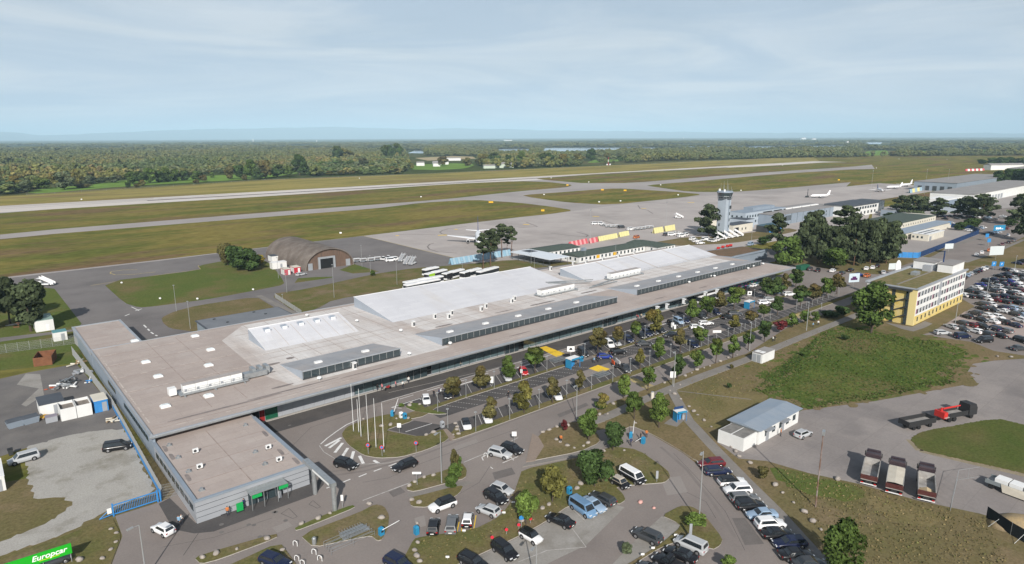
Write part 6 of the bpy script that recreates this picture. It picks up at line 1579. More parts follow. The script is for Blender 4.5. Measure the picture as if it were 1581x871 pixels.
junk((127,575),'steel frames and grey pipes beside the mesh fence',[M_STEEL,M_WHITEPAINT,M_CLAD],12,1.4); junk((108,590),'dark scrap pipes in the middle of the storage yard',[M_FRAME,M_STEEL],10,1.2); junk((100,598),'tangle of white scrap near the open containers',[M_STEEL,M_WHITEPAINT],12,1.4)
junk((118,563),'stack of cream boards and timber in the yard corner',[M_CREAM,M_TIMBER],6,1.3); junk((140,590),'blue drums and scrap near the side wall',[M_BLUEPAINT,M_WHITEPAINT],6,.9); junk((80,600),'orange scrap by the dark container roof',[mat('orange_scrap',(.42,.10,.05),.8)],5,.8); junk((65,645),'yellow machine parts beside the grey storage box',[M_YTEXT,M_TIMBER],8,1.0); junk((172,650),'wooden pallets stacked against the blue fence',[M_TIMBER,M_CREAM],8,1.0); junk((30,503),'dark scrap in the shade of the pines',[M_FRAME,MATS['rust']],8,1.4)
# ================================================================ trees that can be told apart
def tree_set(kind,n,seed,r,h,z0,leaf,count,clumps,shape,autumn=0.0):
 out=[]
 for i in range(n):
  rs=np.random.RandomState(seed+i)
  cl=crown_clumps(rs,r*rs.uniform(.92,1.08),h*rs.uniform(.95,1.05),z0,clumps,shape)
  out.append(crown_mesh(kind+'_crown',rs,count,cl,leaf,M_LEAF,autumn))
 return out
def trunk_mesh(name,h,r,mat_,seed,limbs=5,lean=.0,spread=1.2,top=.35):
 rs=random.Random(seed); b=MB(); p=Vector((0,0,0)); pts=[p.copy()]
 for k in range(1,6):
  p=Vector((rs.uniform(-.08,.08)*h*.2+lean*k/5,rs.uniform(-.08,.08)*h*.2,h*k/5)); pts.append(p.copy())
 for k in range(5):b.tube(pts[k],pts[k+1],r*(1-(1-top)*k/5),r*(1-(1-top)*(k+1)/5),7,0,cap=(k in (0,4)))
 for i in range(limbs):
  t=rs.uniform(.45,.95); k=int(t*5); q=pts[k].lerp(pts[min(5,k+1)],t*5-k); a=rs.uniform(0,6.28)
  e=q+Vector((math.cos(a)*spread,math.sin(a)*spread,spread*rs.uniform(.5,.9)))
  b.tube(q,e,r*.4,r*.12,5)
 return b.mesh(name,mat_)
 # crowns are modelled at unit size (radius 1, height 2) and scaled
LOT=tree_set('maple',6,300,1.0,2.1,.0,.105,1500,16,'round',.5)+tree_set('maple',3,320,1.0,2.1,.0,.105,1500,16,'oval',.3)
BIG=tree_set('plane',3,340,1.0,2.4,.0,.060,4200,26,'oval',.0)
ROUND=tree_set('broadleaf',4,360,1.0,1.9,.0,.075,2600,20,'round',.0)
PINE=tree_set('pine',5,380,1.0,2.2,.0,.085,1900,24,'pine',.0)
TR=[trunk_mesh('trunk',1.0,.045,M_BARK,40+i,4,0,.25) for i in range(3)]
PTR=[trunk_mesh('trunk',1.0,.022,M_PINEBARK,50+i,7,.03*(i-1),.10,.45) for i in range(3)]
GREEN={k:tuple(c*1.3 for c in v) for k,v in {'green':(.052,.080,.020),'dark':(.034,.056,.018),'olive':(.085,.082,.024),'brown':(.070,.064,.025),'red':(.085,.020,.022),'yellow':(.16,.125,.022),'pine':(.042,.054,.027),'grey green':(.060,.074,.040),'light':(.075,.110,.026)}.items()}
trnd=random.Random(77)
def tree(name,base,crown,width,colour,label,group,meshes,trunkm,cat='tree',depth=None,stem=.0,xy=None,ground=.05,hscale=None):
 """base: photo position of the foot; crown: photo rows of the crown's bottom and top; width: its width in photo pixels"""
 x,y=xy if xy else at(*base)
 fwd=x*_fwd.x+y*_fwd.y # distance along the viewing direction
 zc=fwd*math.cos(PITCH)+CAM_H*math.sin(PITCH)
 def height(row):# height over the foot of what appears at that photo row
  t=PITCH+math.atan((row-PH/2)/F_PX)
  return max(.3,CAM_H-fwd*math.tan(t+0.0)*1.0)
 col=PW/2 if base is None else base[0]
 rowfix=ROLL*((base[0] if base else PW/2)-PW/2)
 zb,zt=height(crown[0]+rowfix),height(crown[1]+rowfix)
 zb=min(zb,zt-.8)
 r=width/F_PX*zc/2
 o=link(name,None,None,(x,y,ground),trnd.uniform(0,6.28),None,label,cat,group)
 c=GREEN[colour]; j=trnd.uniform(.88,1.12)
 me=trnd.choice(meshes)
 unit=2.4 if me.name.startswith('plane') else 1.9 if me.name.startswith('broadleaf') else 2.2 if me.name.startswith('pine') else 2.1
 link('crown',me,o,(0,0,zb),0,(c[0]*j,c[1]*j,c[2]*j),sc=(r*1.13,r*1.13,(zt-zb)/unit))
 if trunkm:link('trunk',trnd.choice(trunkm),o,(0,0,-.1),sc=(max(2.0,(zb+zt)/2*.9),max(2.0,(zb+zt)/2*.9),(zb*.45+zt*.55)))
 return o
G1='young trees in the terminal car park'
LT=[ # foot, crown bottom/top rows, width px, colour, where
 ((700,618),(610,584),26,'brown','kerb-side median'),((742,604),(597,567),29,'brown','kerb-side median'),((785,588),(582,551),29,'green','kerb-side median'),((826,578),(568,538),34,'green','kerb-side median'),
 ((923,547),(537,508),27,'brown','kerb-side median'),((953,536),(527,505),22,'brown','kerb-side median'),((981,527),(518,497),19,'green','kerb-side median'),((1011,519),(511,479),27,'olive','kerb-side median'),((1068,497),(491,464),24,'green','kerb-side median'),((1092,489),(483,459),24,'green','kerb-side median'),((1111,483),(476,451),24,'brown','kerb-side median'),((1133,477),(470,443),27,'green','kerb-side median'),
 ((758,652),(645,614),29,'brown','lower verge'),((809,638),(630,591),31,'olive','lower verge'),((853,623),(613,584),21,'brown','lower verge'),((895,606),(598,573),18,'brown','lower verge'),((988,570),(562,540),17,'olive','lower verge'),((1018,557),(551,523),26,'green','lower verge'),((1050,545),(534,509),23,'brown','lower verge'),((1080,534),(527,506),23,'green','lower verge'),((1134,513),(507,487),19,'olive','lower verge'),((1159,503),(498,480),19,'brown','lower verge'),((1179,494),(488,471),20,'green','lower verge'),((1200,487),(481,459),24,'dark','lower verge'),
 ((930,634),(632,607),19,'olive','roadside verge'),((963,615),(611,580),21,'light','roadside verge'),((1000,604),(594,568),22,'green','roadside verge'),((1046,586),(578,549),24,'dark','roadside verge'),((1076,572),(566,543),22,'green','roadside verge'),((1105,562),(554,524),22,'green','roadside verge'),((1131,553),(546,518),20,'green','roadside verge'),((1155,540),(534,513),18,'dark','roadside verge'),((1180,528),(521,497),19,'dark','roadside verge'),((1204,514),(510,496),20,'red','roadside verge'),((1222,507),(504,484),20,'green','roadside verge'),((1242,500),(497,481),14,'green','roadside verge'),((1259,497),(495,482),13,'green','roadside verge'),
 ((1183,463),(458,430),28,'dark','far end of the car park'),((1198,458),(453,429),24,'dark','far end of the car park'),((1211,452),(447,424),16,'brown','far end of the car park'),((1228,446),(442,417),23,'dark','far end of the car park'),((1236,473),(469,442),25,'dark','far end of the car park'),((1254,468),(463,438),26,'brown','far end of the car park'),((1275,460),(455,430),23,'green','far end of the car park'),((1292,454),(448,424),24,'brown','far end of the car park')]
cnt={}
for foot,cr,w,c,where in LT:
 i=cnt.get(where,0); cnt[where]=i+1
 ad={'brown':'tree turning brown','green':'green tree','olive':'olive green tree','red':'red-leaved small tree','dark':'dark green tree','light':'thin pale green tree'}[c]
 tree('car_park_tree',foot,cr,w,c,'%s, %s from the near end of the %s' % (ad,ordinal(i),where),G1,LOT,TR,ground=.13)
G2='trees around the near car parks'
for foot,cr,w,c,lb,ms in [((909,681),(672,624),35,'green','tall green tree nearest the kerb beside the barrier road',BIG),((946,696),(690,652),37,'dark','dark round tree beside the entry barrier',ROUND),((979,648),(640,607),31,'green','green tree on the triangle of lawn above the barrier',ROUND),((1017,661),(652,610),36,'light','yellowish tree next to the blue ticket shelter',BIG),
 ((918,752),(748,700),54,'dark','broad dark bush above the blue van',ROUND),((853,776),(773,724),41,'olive','olive bush turning brown on the grass slope',ROUND),((812,811),(803,762),37,'light','light green bush beside the blue round sign',ROUND),((1298,890),(884,806),66,'green','big green tree at the lower edge by the footpath',BIG),((1124,884),(876,861),24,'light','tree top just showing at the lower picture edge',ROUND),
 ((1345,514),(505,438),66,'green','big leafy tree standing at the corner of the hotel',BIG)]:
 tree('leafy_tree',foot,cr,w,c,lb,G2,ms,TR,ground=.13)
 # shrubs
G3='shrubs on the islands'
for foot,cr,w,c,lb in [((697,756),(756,735),24,'green','green shrub at the lower end of the junction hedge'),((703,742),(742,718),24,'green','green shrub in the middle of the junction hedge'),((702,727),(724,696),14,'brown','red-tipped shrub at the top of the junction hedge'),((710,722),(722,706),10,'green','slim shrub beside the red-tipped one'),((871,668),(667,650),11,'red','small red-topped shrub on the dry island'),((1075,815),(815,797),38,'light','low green scrub at the foot of the tall lamp'),((968,856),(866,840),22,'grey green','thin leafless bush beside the concrete lot'),((926,632),(634,622),20,'green','rounded shrub at the bend of the footpath'),
 ((576,427),(427,418),9,'green','small fir beside the airside road'),((1176,741),(744,722),22,'brown','sparse brown sapling next to the footpath'),((1241,551),(552,545),14,'green','dark weed clump at the meadow edge'),((1304,525),(526,518),14,'dark','dark bush on the far meadow edge'),((1129,571),(574,563),7,'brown','bare sapling on the dry slope'),((1126,601),(602,593),9,'dark','low weed on the dry slope'),((1280,490),(490,481),30,'dark','dark hedge beside the end of the access road'),((1300,486),(486,474),26,'dark','hedge in the shade of the big hotel tree'),((620,628.5),(629,624),10,'light','low greenery at the corner of the median')]:
 tree('shrub',foot,cr,w,c,lb,G3,ROUND,None,'shrub',ground=.1)
 # trees by the aircraft shelter and the left edge
G4='trees on the airside'
for foot,cr,w,c,lb in [((352,410),(411,378),26,'brown','reddish tree at the left of the clump by the shelter'),((366,414),(412,379),36,'dark','dark green tree in the clump by the shelter'),((384,419),(418,386),44,'dark','broad olive tree at the front of the clump by the shelter'),((402,409),(410,393),16,'yellow','yellow-leaved tree beside the white shed')]:
 tree('leafy_tree',foot,cr,w,c,lb,G4,ROUND,TR)
for foot,cr,w,lb in [((48,512),(502,433),62,'large dark pine beside the white hut'),((16,500),(490,432),46,'dark pine cut by the left edge beside the hut'),((-12,512),(500,440),40,'outermost dark pine at the left edge')]:
 tree('spreading_pine',foot,cr,w,'pine',lb,G4,ROUND,TR)
G5='tall pines behind the terminal'
for foot,cr,w,lb in [((746,415),(392,360),22,'low leaning pine at the left of the pines by the blue screen'),((757,411),(388,353),26,'densest pine of the group by the blue screen'),((763,400),(384,360),18,'pine behind the dense one by the blue screen'),((775,398),(368,345),22,'slim pine to the right of the dense one'),((783,392),(377,362),13,'smallest pine of the group by the blue screen'),((790,396),(371,348),17,'tallest bare-stemmed pine by the white canopy')]:
 tree('pine_tree',foot,cr,w,'pine',lb,G5,PINE,PTR)
G6='pine wood beside the terminal end'
for i,(foot,cr,w) in enumerate([((1094,365),(361,316),38),((1198,405),(372,330),34),((1241,404),(400,330),36),((1252,398),(378,324),32),((1262,407),(402,338),36),((1276,402),(398,348),34),((1292,408),(404,346),36),((1302,398),(356,318),40),((1318,410),(405,338),34),((1330,406),(400,336),36),((1343,408),(402,344),36),((1354,405),(400,338),34),((1368,407),(402,340),36),((1380,400),(396,350),26),((1310,400),(394,352),40),((1347,398),(392,352),40)]):
 lb=['pine at the foot of the control tower','bare-stemmed pine standing free near the baggage hall'][i] if i < 2 else 'dark pine of the wood beside the terminal, %s from the terminal' % ordinal(i-2)
 tree('pine_tree',foot,cr,w,'pine',lb,G6,PINE if i in (1,7,3) else PINE+ROUND[:2],PTR)
tree('leafy_tree',(1213,412),(410,366),50,'green','round green tree in front of the bare-stemmed pine',G6,ROUND,TR); tree('leafy_tree',(1288,416),(412,384),44,'green','bright green broadleaf tree in front of the pine wood',G6,ROUND,TR); tree('leafy_tree',(1180,378),(379,366),22,'dark','dark shrubbery at the corner of the baggage hall',G6,ROUND,None); tree('shrub',(1108,367),(368,358),26,'dark','dark hedge at the foot of the control tower',G6,ROUND,None,'shrub')
G7='pines in the staff car park'
for i,(foot,cr,w) in enumerate([((1391,334),(328,302),28),((1411,335),(330,300),34),((1423,332),(328,303),24),((1449,336),(332,306),28),((1478,336),(330,306),22),((1495,338),(333,303),28),((1515,341),(332,300),32),((1526,336),(328,304),24),((1571,348),(340,300),34),((1583,372),(362,312),34)]):
 tree('pine_tree',foot,cr,w,'pine','dark pine in the staff parking, %s counted from the compound' % ordinal(i),G7,PINE,PTR)
for i,(foot,cr,w) in enumerate([((1483,356),(356,343),20),((1496,353),(353,338),24),((1507,349),(350,337),16),((1373,338),(338,329),22),((1395,337),(337,329),22),((1561,350),(350,339),18)]):
 tree('shrub',foot,cr,w,'dark','dark hedge bush in the staff parking, %s of its kind' % ordinal(i),G7,ROUND,None,'shrub')
G8='dark wood at the right edge'
for i,(foot,cr,w) in enumerate([((1541,286),(284,264),20),((1553,285),(284,262),22),((1566,285),(284,262),24),((1579,286),(285,262),26),((1590,287),(286,260),24),((1516,253),(253,246),16),((1530,254),(254,244),18),((1545,254),(254,243),20),((1560,254),(254,243),20),((1577,255),(255,244),22)]):
 tree('leafy_tree',foot,cr,w,'dark','dark tree of the clump at the far edge, %s from the runway' % ordinal(i),G8,ROUND,TR)
 # trees on the golf course in front of the woods
G9='trees along the golf course'
gr=random.Random(31)
golf=[((12,300),(299,284),26,'dark'),((40,297),(296,279),24,'grey green'),((66,292),(291,274),26,'green'),((100,293),(292,265),26,'grey green'),((24,294),(292,272),24,'olive'),((85,289),(288,268),20,'olive'),((57,292),(292,285),26,'brown'),((128,290),(290,284),30,'brown'),((120,284),(284,262),18,'olive'),((140,284),(284,272),20,'grey green'),((158,283),(283,274),18,'grey green'),((176,282),(282,271),22,'grey green'),((140,275),(275,258),20,'olive'),((197,290),(290,281),11,'dark'),((211,290),(290,284),9,'brown'),((220,287),(287,278),11,'olive'),
 ((205,284),(283,265),20,'green'),((217,284),(283,264),22,'dark'),((232,283),(282,260),22,'green'),((246,282),(281,264),20,'dark'),((258,281),(280,259),24,'green'),((272,280),(279,262),20,'green'),((285,279),(278,264),18,'dark'),((305,279),(278,264),20,'green'),((314,281),(281,270),12,'brown'),((303,285),(285,277),9,'brown'),((327,275),(275,266),9,'light'),((355,277),(276,256),16,'brown'),((372,276),(275,256),24,'dark'),((388,276),(275,248),20,'green'),((398,277),(276,260),18,'dark'),((378,279),(279,270),10,'brown'),
 ((410,276),(275,248),20,'brown'),((428,274),(273,254),22,'dark'),((445,273),(272,256),22,'green'),((463,271),(270,240),24,'dark'),((480,272),(271,262),14,'dark'),((500,265),(264,250),20,'green'),((520,263),(262,248),24,'dark'),((541,263),(262,248),20,'dark'),((560,264),(263,244),20,'grey green'),((578,266),(265,256),16,'dark'),((490,272),(272,265),14,'dark'),((510,271),(271,264),14,'olive'),((527,270.5),(270.5,263),12,'olive'),((544,270),(270,263),12,'brown'),((560,269),(269,261),14,'olive'),((590,268),(268,261),14,'brown'),((607,266),(266,257),14,'olive'),((626,261),(261,252),9,'yellow'),((636,261),(261,252),8,'olive'),
 ((520,250),(249,226),24,'dark'),((535,249),(248,230),26,'olive'),((600,250),(249,224),20,'dark'),((612,248),(247,222),22,'dark'),((684,257),(256,242),18,'brown'),((722,256),(256,244),16,'olive'),((745,256),(255,238),22,'olive'),((765,254),(253,236),24,'dark'),((785,256),(255,240),24,'dark'),((806,257),(256,234),22,'green'),((845,256),(255,236),24,'dark'),((870,256),(255,238),22,'olive'),((892,254),(253,238),24,'olive'),((913,249),(248,230),18,'dark'),((937,248),(247,236),12,'olive'),((958,250),(249,240),12,'dark'),((985,248),(247,236),16,'dark'),((1321,241),(241,237),9,'dark'),((1335,242),(242,237),9,'dark'),((1378,241),(241,234),16,'olive')]
GD_={'dark':'dark green tree','grey green':'grey-green tree','green':'mid green tree','olive':'olive tree','brown':'brown tree','yellow':'yellow tree','light':'light green tree'}
gc_={}
def gcount(c):
 gc_[c]=gc_.get(c,-1)+1; return gc_[c]
for i,(foot,cr,w,c) in enumerate(sorted(golf,key=lambda g:g[0][0])):
 x,y=at(*foot)
 tree('golf_course_tree',foot,cr,w,c,'%s, %s such from the left beyond the runway' % (GD_[c],ordinal(gcount(c))),G9,LOT+ROUND,TR if w > 14 else None,ground=.05)
 # ================================================================ lamps, poles, signs
M_POLE=mat('pole_grey',(.36,.37,.37),.5,.4); M_RUSTPOLE=mat('rusty_pole',(.15,.09,.065),.8,c2=(.24,.20,.185),scale=.6,lo=.45,hi=.6)
M_CYAN=mat('cyan_blue',(.025,.20,.36),.5); M_SIGNBLUE=mat('sign_blue',(.03,.20,.46),.5); M_SIGNRED=mat('sign_red',(.55,.03,.05),.5); M_DKGREEN=mat('bin_green',(.02,.10,.06),.6)
POLE1=MB().tube((0,0,0),(0,0,1),.07,.05,6).mesh('pole',M_POLE); POLE_R=MB().tube((0,0,0),(0,0,1),.13,.09,8).mesh('pole',M_RUSTPOLE); POLE_T=MB().tube((0,0,0),(0,0,1),.11,.06,7).mesh('pole',M_POLE)
HEAD1=MB().box(-.22,.22,-.22,.22,0,.16).mesh('lamp_head',M_POLE); HEADT=MB().tube((0,0,0),(1.1,0,.12),.05,.05,5).box(.75,1.6,-.17,.17,.05,.2).mesh('lamp_head',M_POLE); HEADF=MB().box(-.5,.5,-.15,.25,-.1,.5).mesh('floodlight',M_STEEL)
def height_at(foot,row):
 x,y=at(*foot); f=x*_fwd.x+y*_fwd.y
 return max(.5,CAM_H-f*math.tan(PITCH+math.atan((row+ROLL*(foot[0]-PW/2)-PH/2)/F_PX)))
def lamp(foot,top,label,group,kind='small',ground=.02):
 x,y=at(*foot); h=height_at(foot,top)
 o=thing('lamp_post',label,'lamp post',(x,y,ground),0,group)
 link('pole',{'small':POLE1,'tall':POLE_T,'rusty':POLE_R,'mast':POLE_T}[kind],o,sc=(1,1,h))
 link('lamp_head',{'small':HEAD1,'tall':HEADT,'rusty':HEADF,'mast':HEADF}[kind],o,(0,0,h),R(200))
 return o
GL='small lamps in the terminal car park'
for i,(f,t) in enumerate((((676,637),608),((719.5,614),588),((763,600.7),575),((805,586.8),562),((844.4,574),552),((902.6,555),532),((964.6,534.5),513),((995.5,524),504),((1038,509.5),488),((1055,505),489),((1099,488),472),((1164,463),448),((1217,448),437))):
 lamp(f,t,'small lamp post on the kerb-side median, %s from the near end' % ordinal(i),GL,ground=.13)
for i,(f,t) in enumerate((((691.6,662),633),((734.7,667.5),638),((787,649),617),((832.4,631.5),603),((874.8,616),589),((913,602),581),((946,590),566),((973,578),555),((1002.6,566),543),((1035,552.5),533),((1064.5,543),527),((1093,535),519),((1124,520),508),((1143.5,515),501),((1166,507),493),((1189,494),478),((1229,480.5),464))):
 lamp(f,t,'small lamp post on the lower verge, %s from the near end' % ordinal(i),GL,ground=.13)
BOL=MB().box(-.06,.06,-.06,.06,0,1.9).mesh('fence_post',M_POLE)
for i,(x,y) in enumerate(((1060,534),(1083,535),(1106,526),(1133,516),(1150,509),(1178,500),(1237,477),(1245,473.5),(1254,472),(1262,468.5),(1270,464),(1279,461.5),(1287,458.5),(1295,457))):
 xx,yy=at(x,y); link('verge_post',BOL,None,(xx,yy,.13),0,None,'thin grey post on the verge, %s from the near end' % ordinal(i),'post','grey posts along the lower verge')
GT='tall street lamps'
for f,t,lb,k in (((890,647.6),595,'tall street lamp at the kerb of the access road','tall'),((682,747),667,'tall street lamp on the junction island','tall'),((1079,808),697,'tallest lamp on the island beside the row of cars','tall'),((1259,783),670,'rusty red and grey pole with a floodlight on the grass','rusty'),((828,910),842,'lamp post cut by the lower edge in the concrete lot','tall'),((226,892),811,'lamp post rising from the lower edge by the gate','tall'),((1040,598),543,'street lamp with a white board on the footpath','tall'),((1245,511),466,'street lamp beside the picnic trees on the footpath','tall'),((1157,542),497,'street lamp behind the small white kiosk','tall'),((1474,504),468,'lamp post at the corner of the hotel car park','tall'),((1522,466),428,'lamp post in the middle of the hotel car park','tall'),((1566,420),395,'lamp post at the top of the hotel car park','tall'),((1267,488),468,'lamp post before the big hotel tree','tall')):
 lamp(f,t,lb,GT,k)
GM='floodlight masts on the apron'
for i,(f,t) in enumerate((((272.5,481),441),((294,508),466),((516,460),409),((613,440),400),((430,430),398),((443,452),423),((437,470),455),((572,420),395),((559,412),379),((714,420),404),((911,367),325),((1028,352),313),((1189,316),292),((1343,311),264),((1427,301),262),((1462,291),262),((1387,306),282),((950,402),378),((903,405),380),((825,418),397),((820,408),380),((1160,373),357))):
 lamp(f,t,'thin apron mast, %s counted from the left' % ordinal(i),GM,'small' if i not in (10,11,13,14,15) else 'mast')
 # flagpoles
FP=MB().tube((0,0,0),(0,0,1),.06,.035,6).mesh('pole',M_WHITEPAINT)
for i,(f,t) in enumerate((((546,666.7),594),((557.6,674.8),602),((569,683),610),((580.7,691.5),616.5),((593,699),623.7),((554,668),618))):
 x,y=at(*f); h=height_at(f,t)
 o=thing('flagpole','bare flagpole on the round island, %s from the terminal' % ordinal(i),'flagpole',(x,y,.13),0,'flagpoles on the round island')
 link('pole',FP,o,sc=(1,1,h)); MB().tube((0,0,h),(0,0,h+.12),.07,.02,6).build('finial',M_STEEL,o); MB().tube((0,0,0),(0,0,.25),.14,.12,8).build('base',M_STEEL,o)
def board(foot,w,h,z,face,label,rz=0.0,cat='sign',posts=1,shape='rect',rim=None,ground=.02,name='sign',text=None,group=None):
 x,y=at(*foot)
 o=thing(name,label,cat,(x,y,ground),rz,group)
 for k in range(posts):
  px_=0 if posts == 1 else-w*.35+k*w*.7/(posts-1)
  MB().tube((px_,.06,0),(px_,.06,z+h),.05,.05,6).build('post',M_POLE,o)
 if shape == 'rect':f=MB().box(-w/2,w/2,-.04,.02,z,z+h).build('panel',face,o)
 else:
  f=MB().tube((0,-.03,z+h/2),(0,.02,z+h/2),w/2,w/2,16).build('panel',rim or face,o)
  if rim:MB().tube((0,-.045,z+h/2),(0,-.03,z+h/2),w*.33,w*.33,14).build('disc',face,f)
 if text:lettering(text,o,(0,-.06,z+h/2),h*.6,M_TEXT)
 return o
def lettering(txt,parent,loc,size,m,shear=0.0,bold=.0,name='lettering'):
 cu=bpy.data.curves.new('lettering','FONT'); cu.body=txt; cu.size=size; cu.align_x='CENTER'; cu.align_y='CENTER'; cu.extrude=.008; cu.shear=shear; cu.offset=bold
 tmp=bpy.data.objects.new('tmp',cu); me=bpy.data.meshes.new_from_object(tmp); bpy.data.objects.remove(tmp)
 me.materials.clear(); me.materials.append(m)
 o=link(name,me,parent,loc); o.rotation_euler=(math.pi/2,0,0)
 return o
M_ECO=mat('rental_green',(.015,.36,.02),.45)
o=thing('rental_sign','long bright green sign reading Europcar at the lower left edge','sign',(2.3,100.4,.1),R(-2))
MB().box(-4.2,3.6,-.08,.08,1.35,2.85).build('panel',M_ECO,o)
lettering('Europcar',o,(1.05,-.10,2.2),1.05,M_TEXT,.25,.02)
MB().box(-.1,2.2,-.10,-.08,1.68,1.76).build('underline',mat('lime_line',(.55,.65,.02),.5),o)
for x in (-3,.3,3.4):MB().tube((x,.1,0),(x,.1,2.8),.05,.05,6).build('post',M_POLE,o)
for f,lb in (((568.6,702),'no-stopping sign on the island near the hatching'),((590,705.5),'second no-stopping sign on the round island'),((642.6,698.6),'no-stopping sign at the right of the round island')):board(f,.75,.75,1.4,M_SIGNBLUE,lb,-YAW,shape='disc',rim=M_SIGNRED,group='no-stopping signs',ground=.13)
board((644,750),1.5,.4,2.0,M_WHITEPAINT,'white direction arrows on a post at the junction island',-YAW,ground=.13); board((616.7,669),.8,.9,1.2,M_WHITEPAINT,'small white information board by the dark parking bays',-YAW)
board((794,684),.9,.9,1.4,M_WHITEPAINT,'white square sign beside the access road',-YAW); board((760,596),.9,1.6,.6,M_WHITEPAINT,'white advertising pillar by the kerb-side trees',-YAW,ground=.13); board((805,586),.5,1.0,1.5,M_WHITEPAINT,'white panel before the red hatchback',-YAW,ground=.13); board((1038,508),.9,1.5,.4,M_WHITEPAINT,'white ticket machine among dark cars',-YAW,ground=.13); board((1042,510),.6,1.3,.3,M_WHITEPAINT,'smaller white ticket machine among dark cars',-YAW,ground=.13)
board((1106,528),2.4,.7,2.6,M_WHITEPAINT,'wide white direction sign over the lower row',-YAW,posts=1,ground=.13); board((1156.5,466),1.5,1.4,2.4,M_WHITEPAINT,'white board with a car symbol beside the far shelter',-YAW); board((881,560),1.9,1.4,3.0,M_WHITEPAINT,'white board with a car symbol above the near shelter',-YAW)
for f in ((1156.5,466),(881,560)):
 x,y=at(*f)
 o=[q for q in scene.objects if q.get('label','').startswith('white board with a car symbol') and (Vector(q.location[:2])-Vector((x,y))).length < .1][0]
 z=3.0 if f[0] < 1000 else 2.4; MB().box(-.4,.4,-.06,-.042,z+.4,z+.75).box(-.25,.25,-.06,-.042,z+.75,z+1.0).build('car_symbol',M_TRIM,o)
board((1038,597),1.3,1.5,2.2,M_WHITEPAINT,'white board fixed at the street lamp on the footpath',-YAW); board((1065.6,833),.4,2.0,.4,M_CLAD,'narrow grey sign panel on the lamp island',-YAW,ground=.13); board((1014,745),.4,1.4,.6,M_CLAD,'narrow grey sign by the black van',-YAW,ground=.13); board((805,818),.7,.7,1.5,M_SIGNBLUE,'round blue sign beside the light green bush',-YAW,shape='disc',ground=.13); board((529,785),.4,1.0,1.2,M_WHITEPAINT,'small white sign beside the portal post',-YAW,ground=.13)
board((1542,360),9,3.2,1.5,M_CYAN,'big bright blue billboard above the parked cars',R(-25),posts=3,cat='billboard',name='billboard'); o=[q for q in scene.objects if q.get('label','').startswith('big bright blue')][0]
for k,(x0,x1,hh_) in enumerate(((-2.8,-1.6,1.2),(-1.3,-.2,1.0),(.1,1.0,1.2),(1.4,2.8,.4))):MB().box(x0,x1,-.07,-.045,2.3,2.3+hh_).build('white_mark',M_TEXT,o)
for f,w,h,lb in (((1537,401),8,4.2,'pale blank billboard beside the approach road'),((1464,391),5,2.6,'small pale board in front of the navy fence'),((1377,424),4,2.6,'white notice board at the road bend behind the hotel')):board(f,w,h,2.2,mat('billboard_pale',(.50,.54,.55),.6),lb,R(-28),cat='billboard',posts=1,name='billboard')
board((1317,446),4.6,3.4,2.6,mat('billboard_sky',(.48,.56,.62),.5),'billboard with a dark car poster at the roundabout',R(-28),cat='billboard',name='billboard'); o=[q for q in scene.objects if q.get('label','').startswith('billboard with a dark car')][0]
MB().box(-1.5,1.4,-.07,-.045,3.4,4.2).box(-.8,.8,-.07,-.045,4.2,4.8).build('poster_car',mat('poster_purple',(.08,.02,.09),.5),o)
for f,lb,tx in (((1533,418),'blue parking sign left of the lot entrance','P'),((1545,418.5),'blue parking sign right of the lot entrance','P'),((1523,372),'blue sign at the compound corner',None),((1526,380),'light blue totem by the approach road',None),((1465,352),'small blue sign behind the compound hut',None)):board(f,2.2,2.0,2.0,M_SIGNBLUE,lb,R(-30),text=tx)
x,y=246,83.2; o=thing('oval_sign','white oval sign standing over the hotel roof edge','sign',(x,y,0),R(-30)); MB().tube((0,0,0),(0,0,10.5),.14,.14,6).build('post',M_POLE,o)
MB().prism([(1.05*math.cos(t),2.3*math.sin(t)) for t in np.linspace(0,6.283,25)[:-1]],-.08,.08).build('panel',M_WHITEPAINT,o,loc=(0,0,12.8)).rotation_euler=(math.pi/2,0,0)
for i,(f) in enumerate(((663.5,830),(693,827),(716.5,824),(691,865),(778,796),(792.5,780),(1043,831),(1008,851),(992,861))):x,y=at(*f); o=thing('bay_plate','small white bay plate on a low post, %s of the near car parks' % ordinal(i),'sign',(x,y,.13),-YAW,'bay plates'); MB().box(-.25,.25,-.02,.02,.25,.55).build('plate',M_WHITEPAINT,o); MB().box(-.03,.03,.02,.06,0,.5).build('post',M_POLE,o)
for i,f in enumerate(((760,838),(782,826),(801,818.5),(819,809))):board(f,.5,.5,.5,M_SIGNRED,'small red disc sign along the slope, %s from the lower edge' % ordinal(i),-YAW,shape='disc',group='red discs on the slope',ground=.13)
x,y=at(371,790); o=thing('standing_sign','green advertising stand in front of the rental wing','sign',(x,y,.03)); MB().box(-.5,.5,-.06,.06,.1,1.5).build('panel',M_GREENSIGN,o); MB().box(-.55,.55,-.2,.2,0,.1).build('foot',M_TRIM,o)
x,y=at(345,794); o=thing('standing_sign','white advertising stand in front of the rental wing','sign',(x,y,.03)); MB().box(-.4,.4,-.06,.06,.1,1.4).build('panel',M_WHITEPAINT,o); MB().box(-.45,.45,-.2,.2,0,.1).build('foot',M_TRIM,o)
